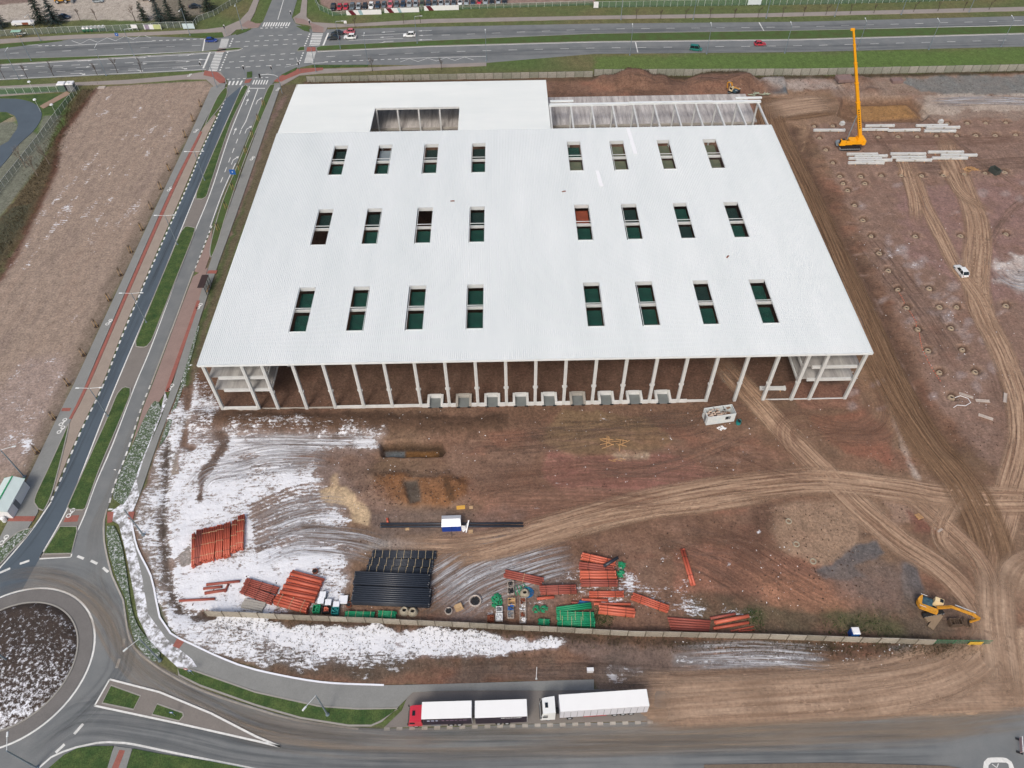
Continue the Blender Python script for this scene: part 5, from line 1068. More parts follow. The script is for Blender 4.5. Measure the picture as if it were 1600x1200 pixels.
for i, (a, b, c, d) in enumerate(((803, 915, 807, 930), (807, 914, 812, 929), (811, 926, 816, 914), (813, 928, 820, 915), (818, 912, 828, 922), (812, 914, 815, 920))): pipe((a, b, c, d), .07, M_GR, 'thin green pipe lying loose near the manhole cone by the pallets', 'loose thin green pipes by the pallets', up=.2, lift=.03*i)
for i in range(3):
    p = GH(827+i*2.3, 925, .3); m = MB(); n = 14
    for k in range(n): 
        a0 = -1.3+2.6*k/n; a1 = -1.3+2.6*(k+1)/n; m.cyl((-1.1+1.3*math.cos(a0), 1.0*math.sin(a0), .15), (-1.1+1.3*math.cos(a1), 1.0*math.sin(a1), .15), .09, n=7)
    tag(m.build('pipe_bend', M_BL, None, p), ['inner', 'middle', 'outer'][i]+' one of three curved blue pipes beside the manhole cone', 'pipe bend', 'curved blue pipes')
M_CARD = material('cardboard', C(190, 160, 122), .9, .15, 1.5); M_PALE = material('pale_crate', C(178, 168, 160), .9, .15, 1.5)
for x, y, w_, d_, h_, mt, fn, fmm, lb in ((798, 913, 1.2, 1.0, .5, M_PALE, 8, material_get('black'), 'open pallet crate furthest back of the left column'), (798, 924, 1.2, 1.2, .6, M_PALE, 14, material_get('black'), 'open crate of black fittings, second back in the left column'), (799.5, 941, 1.3, 1.2, .8, M_CARD, 2, material_get('black'), 'brown cardboard pallet box in the left column'), (798, 950, 1.1, 1.2, .6, material_get('grey'), 12, material_get('blue'), 'grey crate of bluish fittings in front of the brown box'), (798, 961, 1.1, 1.2, .6, M_PALE, 10, material_get('grey'), 'nearest crate of the left column, open and pale'),
        (817, 940, 1.1, 1.2, .6, M_PALE, 12, material_get('rust'), 'crate of rusty fittings furthest back in the right column'), (817, 951, 1.1, 1.2, .6, M_PALE, 6, material_get('white'), 'pale crate of white fittings, middle of the right column'), (817, 961, 1.1, 1.1, .6, M_PALE, 8, material_get('rust'), 'pale crate in the right column with few rusty fittings'), (817, 970, 1.1, 1.0, .5, M_PALE, 6, material_get('white'), 'nearest pale crate of the right column at the wall'),
        (780, 953, 1.1, 1.0, .6, material_get('white'), 8, material_get('grey'), 'white crate in front of the green heap'), (780, 965, 1.2, 1.2, .7, material_get('white'), 12, material_get('white'), 'white crate full of cans close to the wall'), (766.5, 967, 1.1, 1.1, .6, material_get('rust'), 14, material_get('rust'), 'rusty crate left of the white crates at the wall')):
    crate(x, y, w_, h_, mt, lb, d=d_, fill=fn, fm=fmm)
for x, y, w_, lb in ((742.5, 939, 2.0, 'big round bag of dark fittings left of the green heap'), (701, 955, 1.2, 'round bag of fittings alone on the snow left of the heaps'), (545, 945, .9, 'small brown bag beside the snow covered boxes'), (492.5, 893, .9, 'rusty drum behind the wide orange pipes')):
    p = GH(x, y, .3); t = thing('bulk_bag', lb, 'bulk bag', p); MB().lathe((0, 0, 0), [(w_*.40, .06), (w_*.42, .5), (w_*.5, .62), (w_*.56, .5), (w_*.54, .1), (w_*.5, 0)], 20).build('bag', M_PALE if w_ > 1 else material_get('rust'), t, smooth=True)
    f = MB(); rr = random.Random(int(x))
    for k in range(int(26*w_)):
        a = rr.uniform(0, 6.28); u = rr.random()**.5*w_*.36; an = rr.uniform(0, 3.1); v = Vector((math.cos(an), math.sin(an), 0))*.16; f.cyl((u*math.cos(a)-v.x, u*math.sin(a)-v.y, .45), (u*math.cos(a)+v.x, u*math.sin(a)+v.y, .5), .08, n=6)
    f.build('fittings', material_get('black'), t)
m = MB().box((0, 0, .4), (1.5, 1.2, .8), taper=.7); tag(m.build('board_heap', M_CARD, None, GH(717, 948, .4), .4), 'brown crumpled board heap right of the lone round bag', 'board heap')
# tent on the long pipes
p = GH(705.5, 817, 1.0); tt = thing('work_tent', 'white roofed tent with blue sides pitched over the long black pipes', 'tent', p, .02)
m = MB(); L_, D_, E_, Rg = 3.6, 2.4, 1.7, 2.5; ex = .0
vs = [(-L_/2, -D_/2, E_), (L_/2, -D_/2, E_), (L_/2, D_/2, E_), (-L_/2, D_/2, E_), (-L_/2+.1, 0, Rg), (L_/2-.1, 0, Rg)]
m.add(vs, [(0, 1, 5, 4), (2, 3, 4, 5), (1, 2, 5), (3, 0, 4), (0, 3, 2, 1)]); m.build('canopy', material('tent_white', (.82, .85, .88), .5, .04, 1), tt)
mb_ = material('tent_blue', C(22, 62, 150), .6, .15, 1.5)
m = MB(); m.box((0, -D_/2+.03, E_/2-.05), (L_-.1, .05, E_-.1)); m.build('side_wall', mb_, tt); m = MB(); m.box((0, D_/2-.03, E_/2-.05), (L_-.1, .05, E_-.1)); m.build('side_wall', mb_, tt)
m = MB(); m.bar((0, -D_/2-.02, E_), (0, -D_/2-1.2, .05), .05); m.build('guy_rope', material_get('black'), tt)
m = MB(); m.add([(L_/2, -.9, E_-.1), (L_/2+.7, -.7, 1.0), (L_/2+1.1, .2, .6), (L_/2+.9, -1.0, .1), (L_/2+.3, -1.5, .05), (L_/2, -1.1, .5)], [(0, 1, 3, 5), (1, 2, 3), (3, 4, 5)])
m.add([(L_/2+.75, -1.6, .1), (L_/2+.95, -1.6, .1), (L_/2+1.5, .4, 1.1), (L_/2+1.25, .4, 1.1)], [(0, 1, 2, 3)]); m.build('door_flap', material_get('white'), tt)
for x, y, w_, d_, mt, lb in ((720, 793, 1.6, .8, material('yellow_board', C(218, 168, 76), .8, .1, 1), 'yellow board lying behind the tent'), (736, 793, .7, .6, M_CARD, 'small pale board behind the tent beside the yellow one'), (735.5, 831, .8, .8, M_CARD, 'small pale board in front of the tent'), (636.5, 827, .7, .5, M_CARD, 'small pale board near the left half of the long pipes')):
    m = MB(); m.box((0, 0, .1), (w_, d_, .05)); m.box((-w_*.3, 0, .04), (.1, d_, .08)); m.box((w_*.3, 0, .04), (.1, d_, .08)); tag(m.build('board', mt, None, GH(x, y), .1), lb, 'board')
rr = random.Random(4)
for i in range(14):
    x = rr.uniform(942, 978); y = rr.uniform(686, 699); a = rr.uniform(-.6, .6) if i % 3 else 1.4; L = rr.uniform(1.0, 3.0); p = GH(x, y); o = MB().box((0, 0, .06+i*.015), (L, .12, .06)).build('timber_plank', M_WOOD, None, p, a); tag(o, 'raw timber plank in the loose scatter in front of the docks', 'plank', 'scattered timber planks')
for x0, x1, y0, y1, n in ((950, 975, 717, 722, 6),):
    for i in range(n): tag(MB().box((0, 0, .06), (rr.uniform(.6, 1.6), .1, .06)).build('timber_plank', M_WOOD, None, GH(rr.uniform(x0, x1), rr.uniform(y0, y1)), rr.uniform(-.5, .5)), 'small timber offcut in front of the plank scatter', 'plank', 'timber offcuts')
# burnt site cabin
p = G(1124, 664, 0); cb = thing('site_cabin', 'white site cabin with its roof burnt open beside the hall', 'site cabin', (37.6, -4.9, hz(37.6, -4.9)), .15)
M_CAB = material('cabin_panel', C(206, 218, 222), .6, .06, .8, col2=C(224, 228, 226), fine=.06)
for c, d in (((0, -1.2, 1.3), (6, .1, 2.6)), ((0, 1.2, 1.3), (6, .1, 2.6)), ((-2.95, 0, 1.3), (.1, 2.3, 2.6)), ((2.95, 0, 1.3), (.1, 2.3, 2.6))): MB().box(c, d).build('wall', M_CAB, cb)
MB().box((0, 0, .1), (5.8, 2.3, .2)).build('floor', material_get('rust'), cb)
m = MB(); rr = random.Random(9)
for i in range(46): m.box((rr.uniform(-2.7, 2.7), rr.uniform(-1, 1), rr.uniform(.4, 2.3)), (rr.uniform(.2, .9), rr.uniform(.1, .5), .05), yaw=rr.uniform(0, 3))
m.build('charred_debris', material('charred', C(60, 42, 36), .95, .5, 2, col2=C(150, 118, 96)), cb)
m = MB()
for i in range(16): m.box((rr.uniform(-2.7, 1.4), rr.uniform(-.95, .9), 2.35), (rr.uniform(.3, 1.0), rr.uniform(.2, .5), .05), yaw=rr.uniform(-.3, .3))
m.build('roof_remnant', material('burnt_board', C(196, 176, 160), .9, .25, 1.5), cb)
for x in (-2.9, -1.0, 1.0, 2.9): MB().box((x, 0, 2.5), (.08, 2.3, .08)).build('roof_rib', material_get('black'), cb)
f = MB().box((1.4, -1.27, 1.55), (1.1, .05, .9)).build('window', material_get('grey'), cb); MB().box((1.2, -1.31, 1.55), (.5, .03, .8)).build('broken_pane', M_DK, f)
MB().box((-3.02, -.2, 1.1), (.04, .8, 1.9)).build('door', material_get('grey'), cb)
t = thing('waste_bin', 'round green bin beside the burnt cabin', 'bin', GH(1154, 660, .4)); MB().lathe((0, 0, 0), [(.0, .05), (.38, .05), (.45, .9), (.5, .92), (.48, 0)], 16).build('drum', M_TEAL, t); MB().cyl((0, 0, .93), (.05, 0, 1.0), .42, .36, 14).build('lid', material_get('black'), t)
heap('insulation_heap', 'white insulation scraps heaped in front of the burnt cabin', 'rubbish', 1127, 669, .8, .5, .4, material_get('white'), 22, (.1, .3), (.06, .14), seed=12)
# toilets, cabinets
def toilet(px, py, label, yaw=0.0):
    t = thing('portable_toilet', label, 'toilet', GH(px, py, .6), yaw); b = MB().box((0, 0, 1.05), (1.15, 1.15, 2.1)).build('cubicle', material_get('blue'), t); MB().box((0, 0, 2.18), (1.25, 1.25, .18), taper=.8).build('roof', material_get('white'), t)
    MB().box((-.6, 0, 1.0), (.05, .8, 1.8)).build('door', material('toilet_door', C(30, 70, 140), .5, .05, 1), t)
toilet(1333, 991, 'blue portable toilet with white roof behind the concrete wall')
t = thing('cabinet', 'small white cabinet on the bare verge above the white lorry', 'cabinet', GH(922, 1048, .4)); MB().box((0, 0, .5), (1.0, .5, .9)).build('body', material_get('white'), t); MB().box((0, 0, .99), (1.1, .6, .08)).build('lid', material_get('white'), t)

# ================================================================ concrete walls
def panel_wall(pts, hh, label, mat, name='concrete_wall', step=3.0, th=.15):
    P = [np.array(p) for p in pts]; Q = [p for p in P]; r = thing(name, label, 'wall', (P[0][0], P[0][1], 0)); n = 0
    for a, b in zip(P[:-1], P[1:]):
        L = np.linalg.norm(b-a); k = max(1, int(round(L/step)))
        for i in range(k):
            if n >= 96: break
            u = a+(b-a)*(i+.5)/k; ang = math.atan2(b[1]-a[1], b[0]-a[0]); z = hz(*u) if hh < 1.95 else 0.0
            m = MB(); h0 = hh+random.uniform(-.04, .04)
            for q in range(3): m.box((0, 0, h0*(q+.5)/3), (L/k-.16, th, h0/3-.03))
            o = m.build('panel', mat[random.choice((0, 0, 1, 2))], r, (u[0]-P[0][0], u[1]-P[0][1], z-.05), ang+random.uniform(-.01, .01)); n += 1
            if n % 1 == 0:
                v = a+(b-a)*i/k; MB().box((0, 0, (hh+.1)/2), (.16, .24, hh+.1)).build('post', mat[3], r, (v[0]-P[0][0], v[1]-P[0][1], (hz(*v) if hh < 1.95 else 0.0)-.05), ang)
    return r
M_WALL = [material('wall_tone_%d' % i, C(*c), .9, .25, .5, fine=.18, stretch=(1, 1, .4)) for i, c in enumerate(((156, 149, 136), (142, 136, 123), (166, 160, 147), (104, 96, 84)))]; M_WALL2 = [material('far_wall_tone_%d' % i, C(*c), .9, .25, .5, fine=.18) for i, c in enumerate(((146, 146, 136), (136, 138, 126), (154, 152, 143), (100, 98, 88)))]
if 0: M_WALL = material('old_concrete_wall', C(166, 158, 144), .9, .18, .35, col2=C(186, 178, 164), fine=.12)
def SP(*p): return [tuple(G(x, y).to_2d()) for x, y in p]
panel_wall(SP((324, 962), (600, 974), (980, 993), (1200, 998), (1457, 1007)), 1.9, 'long low concrete panel wall between the pipe yard and the snowy bank', M_WALL)
panel_wall(SP((928, 118.5), (1250, 117.5), (1600, 110.5), (1720, 107)), 2.3, 'concrete panel wall dividing the far site edge from the green highway verge', M_WALL2)
panel_wall(SP((480, 128.5), (672, 125), (926, 120)), 2.0, 'concrete panel wall close behind the rear of the hall', M_WALL2)
# fences
M_MESH = material('wire_mesh', C(120, 132, 128), .6, .1, 1, alpha=.30); M_POST = material('fence_post', C(196, 200, 196), .6, .05, 1); M_MESHG = material('green_wire_mesh', C(96, 130, 108), .6, .1, 1, alpha=.32)
def fence(pts, hh, label, mesh=None, step=2.6, name='mesh_fence', pw=.09, pm=None):
    P = [np.array(p) for p in pts]; r = thing(name, label, 'fence', (P[0][0], P[0][1], 0)); n = 0
    for a, b in zip(P[:-1], P[1:]):
        L = np.linalg.norm(b-a); k = max(1, int(round(L/step))); ang = math.atan2(b[1]-a[1], b[0]-a[0]); c = (a+b)/2
        m = MB(); m.box((0, 0, hh/2+.05), (L, .03, hh-.1)); m.build('mesh_panel', mesh or M_MESH, r, (c[0]-P[0][0], c[1]-P[0][1], 0), ang)
        rl = MB(); rl.box((0, 0, hh), (L, .05, .05)); rl.build('top_rail', pm or M_POST, r, (c[0]-P[0][0], c[1]-P[0][1], 0), ang)
        for i in range(k):
            if n < 98: v = a+(b-a)*i/k; MB().box((0, 0, hh/2), (pw, pw, hh+.1)).build('post', pm or M_POST, r, (v[0]-P[0][0], v[1]-P[0][1], 0), ang); n += 1
    return r
fence(SP((-60, 61), (0, 57), (110, 51), (190, 48.5), (262, 44), (304, 43)), 2.2, 'mesh fence with pale posts running along the far side of the highway')
fence(SP((304, 43), (310, 34), (335, 25), (361, 9), (380, 0), (400, -14)), 2.0, 'mesh fence curving up the grass bank beside the conifers')
fence(SP((-60, 152), (0, 148), (104, 143.5)), 2.2, 'mesh fence between highway footpath and the far left lawn', M_MESHG)
fence(SP((124, 141), (112, 157), (84, 192), (62, 222), (0, 300), (-40, 350)), 2.0, 'mesh fence along the top of the brown weedy bank')
fence(SP((497, -30), (493, 4), (500, 16), (520, 25)), 2.0, 'curved corner of the white fence round the car yard', M_MESHG); fence(SP((520, 25), (672, 16), (800, 12), (926, 8)), 1.6, 'white post fence in front of the parked cars', M_MESHG, 3.2)
fence(SP((930, 12), (1090, 9.5), (1250, 7.5), (1400, 4), (1620, -3)), 2.2, 'green mesh fence beyond the highway on the right', M_MESHG, 2.6)
f = fence(SP((1459, 1006), (1545, 1007)), 1.6, 'thin green mesh fence closing the wall end by the site gate', M_MESHG, 3.5, pm=material('green_post', C(60, 120, 84), .6, .05, 1))
a = G(1521, 1008); tag(MB().box((0, 0, .7), (2.2, .08, 1.1)).box((-1, .06, .5), (.08, .05, 1.1)).box((1, .06, .5), (.08, .05, 1.1)).build('barrier_board', material('yellow_paint', C(206, 168, 60), .6, .08, 1), None, a, -.02), 'yellow board hung on the end of the thin green fence', 'board')

# ================================================================ lamps, signals, signs
M_STEEL = material('galvanised_steel', C(128, 142, 152), .5, .08, 1.5, metal=.2); M_LAMPW = material('lamp_head', C(214, 220, 222), .4, .03, 1)
def lamp_proto(label, h, arms, grp, thick=.12):
    t = thing('street_lamp', label, 'street lamp', (0, 0, 0), 0, grp); MB().cyl((0, 0, 0), (0, 0, h), thick, thick*.55, 10).build('pole', M_STEEL, t); MB().cyl((0, 0, 0), (0, 0, .25), thick*2.2, thick*1.8, 10).build('base', M_STEEL, t)
    for s_ in arms:
        ar = MB().bar((0, 0, h-.05), (s_*2.0, 0, h+.12), .07).build('arm', M_LAMPW, t); MB().box((s_*2.35, 0, h+.12), (.8, .28, .12), taper=.8).build('lamp_head', M_LAMPW, ar)
    return t
gl = 'double armed lamps along the left road'
LD = [(331, 205), (320, 282), (277.5, 382.5), (229, 504), (169, 651)]
lbL = ['second furthest double armed lamp on the left road median', 'third double armed lamp from the junction on the left road median', 'double armed lamp beside the long green median in mid distance', 'double armed lamp on the green median level with the bus shelter', 'nearest double armed lamp on the left road, at the lowest median']
P0 = None
for i, ((x, y), lb) in enumerate(zip(LD[1:], lbL[1:])):
    p = G(x, y)
    if P0 is None: P0 = lamp_proto(lb, 9.2, (-1, 1), gl); P0.location = p
    else: dup(P0, p, 0, lb, gl)
S0 = lamp_proto('single armed lamp on the snowy verge by the lower left crossing', 9, (1,), 'single armed lamps round the near roundabout', .16); p = G(224, 836); S0.location = p; S0.rotation_euler = (0, 0, math.pi)
for x, y, a, lb in ((250, 1032, -2.3, 'single armed lamp at the roundabout exit towards the lorries'), (38, 745, 0.3, 'single armed lamp behind the green and white kiosk'), (512, 1117, -2.2, 'single armed lamp on the grass strip left of the red lorry'), (58, 1200, 1.9, 'single armed lamp at the bottom edge left of the footpath'), (14, 1034, 0, 'lamp standing in the snowy roundabout bed')):
    dup(S0, G(x, y), a, lb, 'single armed lamps round the near roundabout')
H0 = lamp_proto('highway lamp nearest the crane boom on the near kerb', 9.4, (1,), 'highway lamps on the right'); H0.location = G(1340, 77); H0.rotation_euler = (0, 0, 1.5)
hl = [(984, 86, 'far'), (1104, 84, 0), (1226, 83, 0), (1451, 77.5, 0), (1564, 73, 0)]
for (x, y, _), lb in zip(hl, ('first near kerb highway lamp right of the hall roof', 'highway lamp behind the green car', 'highway lamp right of the red car', 'second highway lamp right of the crane on the near kerb', 'rightmost highway lamp on the near kerb')): dup(H0, G(x, y), 1.5, lb, 'highway lamps on the right')
for (x, y), lb in zip(((970, 31), (1083, 30.5), (1197, 28.5), (1304, 26), (1408, 23), (1514, 19)), ('first', 'second', 'third', 'fourth', 'fifth', 'sixth')): dup(H0, G(x, y), 1.6, lb+' lamp from the left on the far footpath of the highway', 'lamps on the far highway footpath')
for (x, y), a, lb in zip(((166, 118), (30, 124), (49, 95), (64, 64), (297, 55), (575, 100), (652, 68), (532, 76), (494, 113), (379, 47), (339, 137), (210, 88), (760, 95)), (1.6, 1.6, 0, -1.6, -1.6, 1.6, 0, 0, 1.6, -1.4, 3.1, 0, 1.6),
    ('highway lamp left of the junction on the near kerb', 'leftmost near kerb highway lamp', 'highway lamp on the left median', 'highway lamp by the green bus shelter', 'lamp in front of the conifers at the junction', 'highway lamp near the bare tree right of the junction', 'lamp on the median left of the lone white car', 'lamp beside the waiting cars at the lights', 'lamp at the right hand crossing corner', 'tall lamp on the curved path north of the junction', 'lamp at the corner of the bare left plot', 'lamp on the median left of the junction', 'highway lamp behind the rear wing of the hall')): dup(H0, G(x, y), a, lb, 'lamps round the junction')
def signal(px, py, label, mast=False, yaw=0.0):
    t = thing('traffic_signal', label, 'traffic light', G(px, py), yaw); h = 6 if mast else 3.2; MB().cyl((0, 0, 0), (0, 0, h), .1 if mast else .06, n=8).build('pole', M_STEEL, t)
    if mast:
        m = MB(); P = [(0, 0, 5.6), (-1, 0, 6.3), (-3, 0, 6.7), (-5.5, 0, 6.6)]
        for a, b in zip(P[:-1], P[1:]): m.cyl(a, b, .07, n=6)
        m.build('mast_arm', M_LAMPW, t); MB().box((-5.6, 0, 6.3), (.45, .3, 1.3)).build('signal_head', M_DK, t)
    else:
        b = MB().box((0, -.12, h-.2), (.32, .24, .95)).build('signal_head', M_DK, t); MB().box((0, .03, h-.1), (.5, .03, 1.2)).build('backplate', material_get('white'), b)
    return t
signal(441, 146, 'traffic light on a long curved arm over the junction', True, .1)
for x, y, lb in ((384, 119, 'traffic light on the small island, left of the middle crossing'), (427, 119, 'traffic light right of the middle crossing'), (354, 55, 'traffic light at the far left corner of the junction'), (457, 33, 'traffic light beside the far crossing on its right'), (486, 47, 'traffic light at the far right corner beside the waiting cars'), (317, 113, 'traffic light at the lower left corner crossing'), (469, 112, 'traffic light at the lower right corner crossing')): signal(x, y, lb)
def sign(px, py, label, col, h=2.4, kind='disc', yaw=0.0, w_=.6):
    t = thing('road_sign', label, 'road sign', G(px, py), yaw); MB().cyl((0, 0, 0), (0, 0, h), .035, n=6).build('pole', M_STEEL, t)
    if kind == 'disc':
        b = MB().cyl((0, -.04, h-.1), (0, -.07, h-.1), w_/2, n=20).build('sign_face', material_get(col), t); MB().cyl((0, -.072, h-.1), (0, -.08, h-.1), w_*.30, n=16).build('symbol', material_get('white'), b)
    else: b = MB().box((0, -.05, h-.2), (w_, .03, w_)).build('sign_face', material_get(col), t); MB().add([(-.08, -.07, h-.4), (.08, -.07, h-.4), (.08, -.07, h-.1), (.2, -.07, h-.1), (0, -.07, h+.08), (-.2, -.07, h-.1), (-.08, -.07, h-.1)], [(0, 1, 2, 3, 4, 5, 6)]).build('arrow', material_get('white'), b)
    return t
sign(368, 283, 'big square blue lane sign on the grass strip right of the left road', 'blue', 3.2, 'sq', 0, 1.6); sign(297, 1053, 'round red rimmed sign on the verge by the roundabout exit', 'red', 2.3); sign(303, 1055, 'round blue sign beside the red rimmed one on the verge', 'blue', 2.2); sign(274, 1119, 'round blue arrow sign on the small splitter island', 'blue', 2.0); sign(186, 742, 'small pale sign by the right kerb of the left road', 'grey', 2.0); sign(187, 66, 'blue square bus stop sign beside the zigzag marking', 'blue', 3.0, 'sq', 0, 1.1); sign(541, 44, 'white board sign on the path behind the waiting cars', 'white', 2.4, 'sq', 0, 1.0)
t = thing('marker_pole', 'slim white pole on the bank above the right end of the path', 'pole', G(838, 1061)); MB().cyl((0, 0, 0), (0, 0, 5.2), .07, .05, 8).build('shaft', material_get('white'), t); MB().box((0, 0, .1), (.3, .3, .2)).build('footing', M_CONC, t)
# barrier at the lower right
t = thing('road_barrier', 'pale pink barrier frame with black feet on the asphalt by the right edge', 'barrier', G(1592, 1166), 1.2); MB().box((0, 0, .7), (2.2, .08, .8)).build('panel', material('pale_pink', C(190, 160, 160), .7, .08, 1), t)
for x in (-1, 1): MB().box((x, 0, .1), (.25, .9, .2)).build('foot', material_get('black'), t)
MB().box((0, 0, 1.15), (2.3, .1, .1)).build('rail', material_get('white'), t)
# shelters and kiosk
def shelter(px, py, yaw, label, L=3.6, D=1.5, h=2.5, col=None, side=1):
    t = thing('bus_shelter', label, 'shelter', G(px, py) if px else (-78.5, 37.7, .1), yaw); MB().box((0, 0, h), (L, D, .12)).build('roof', col, t)
    for i in range(4): MB().box((-L/2+.2+i*(L-.4)/3, side*(D/2-.1), h/2), (.1, .1, h)).build('post', material_get('black'), t)
    MB().box((0, side*(D/2-.25), .45), (L*.6, .35, .08)).build('bench', material_get('timber'), t); MB().box((0, side*(D/2-.05), h/2), (L-.3, .03, h-.6)).build('glass_panel', material('glass_pane', C(150, 165, 170), .15, .05, 1, alpha=.25), t)
    return t
shelter(None, None, R(90), 'dark brown flat roofed bus shelter beside the right hand footpath', 4.6, 1.6, 2.7, material('brown_roof', C(58, 44, 42), .7, .1, 1), -1)
shelter(30, 59, .05, 'pale green bus shelter roof at the far left of the highway', 3.4, 1.6, 2.4, material('pale_green', C(150, 190, 172), .6, .08, 1), 1)
kt = thing('kiosk', 'white kiosk with green roof ridge at the left edge', 'kiosk', (-100.8, -22, 0), R(-3))
MB().box((0, 0, 1.4), (3.6, 6.9, 2.8)).build('wall', material_get('white'), kt); m = MB(); a = 2.05; b = 3.7
m.add([(-a, -b, 2.78), (a, -b, 2.78), (0, -b, 3.6), (-a, b, 2.78), (a, b, 2.78), (0, b, 3.6)], [(0, 1, 2), (5, 4, 3), (1, 4, 5, 2), (3, 0, 2, 5), (0, 3, 4, 1)]); rfk = m.build('roof', material('kiosk_roof', C(206, 222, 220), .5, .04, 1), kt)
m = MB(); gmat = material('green_trim', C(40, 150, 96), .5, .05, 1); m.box((0, 0, 3.64), (.22, 7.42, .1)); m.box((0, b+.03, 2.8), (4.1, .08, .14)); m.build('ridge_trim', gmat, kt); MB().box((1.83, -1, 1.1), (.06, 1, 2.1)).build('door', material_get('grey'), kt)
tag(MB().cyl((0, 0, 0), (0, 0, 1.1), .42, .4, 14).cyl((0, 0, 1.1), (0, 0, 1.35), .44, .2, 14).build('waste_bin', material_get('white'), None, G(8, 814)), 'white round topped bin in front of the kiosk', 'bin')

# ================================================================ vehicles
def paint(name, c): return material(name, c, .32, .02, 1, spec=.6)
CARC = {'blue': paint('blue_paint', C(20, 58, 140)), 'black': paint('black_paint', C(30, 38, 46)), 'white': paint('white_paint', C(226, 230, 230)), 'red': paint('red_paint', C(178, 52, 66)), 'green': paint('green_paint', C(18, 112, 104)), 'grey': paint('grey_paint', C(92, 104, 112)), 'navy': paint('navy_paint', C(40, 62, 84)), 'silver': paint('silver_paint', C(150, 160, 166)), 'olive': paint('olive_paint', C(80, 92, 72)), 'pink': paint('pale_red_paint', C(196, 104, 116))}
def wheel_meshes():
    a = MB(); a.lathe((0, 0, 0), [(.18, -.1), (.30, -.11), (.33, -.07), (.33, .07), (.30, .11), (.18, .1)], 18); b = MB(); b.lathe((0, 0, 0), [(0, .06), (.1, .08), (.19, .1)], 12); b.lathe((0, 0, 0), [(.19, -.1), (.1, -.08), (0, -.06)], 12)
    return a.mesh('tyre', material_get('rubber'), True), b.mesh('rim', material_get('chrome'))
TYM, RIM = wheel_meshes()
def add_wheel(t, x, y, r=.33, wd=1.0):
    w_ = link('wheel', TYM, t, (x, y, r)); w_.rotation_euler = (R(90), 0, 0); w_.scale = (r/.33, r/.33, wd); link('rim', RIM, w_, (0, 0, 0)); return w_
def loft(m, st, mi=0):
    """stations (x, half width bottom, half width top, z bottom, z top)"""
    vs = []
    for x, wb, wt, z0, z1 in st:
        zm = z0+(z1-z0)*.55; wm = max(wb, wt)
        vs += [(x, -wb, z0), (x, -wm, zm), (x, -wt*.97, z1-.04), (x, -wt*.86, z1), (x, wt*.86, z1), (x, wt*.97, z1-.04), (x, wm, zm), (x, wb, z0)]
    n = 8; k = len(st); fs = [(i*n+j, i*n+(j+1) % n, (i+1)*n+(j+1) % n, (i+1)*n+j) for i in range(k-1) for j in range(n)]
    fs += [tuple(range(n-1, -1, -1)), tuple(range((k-1)*n, k*n))]; m.add(vs, fs, mi)
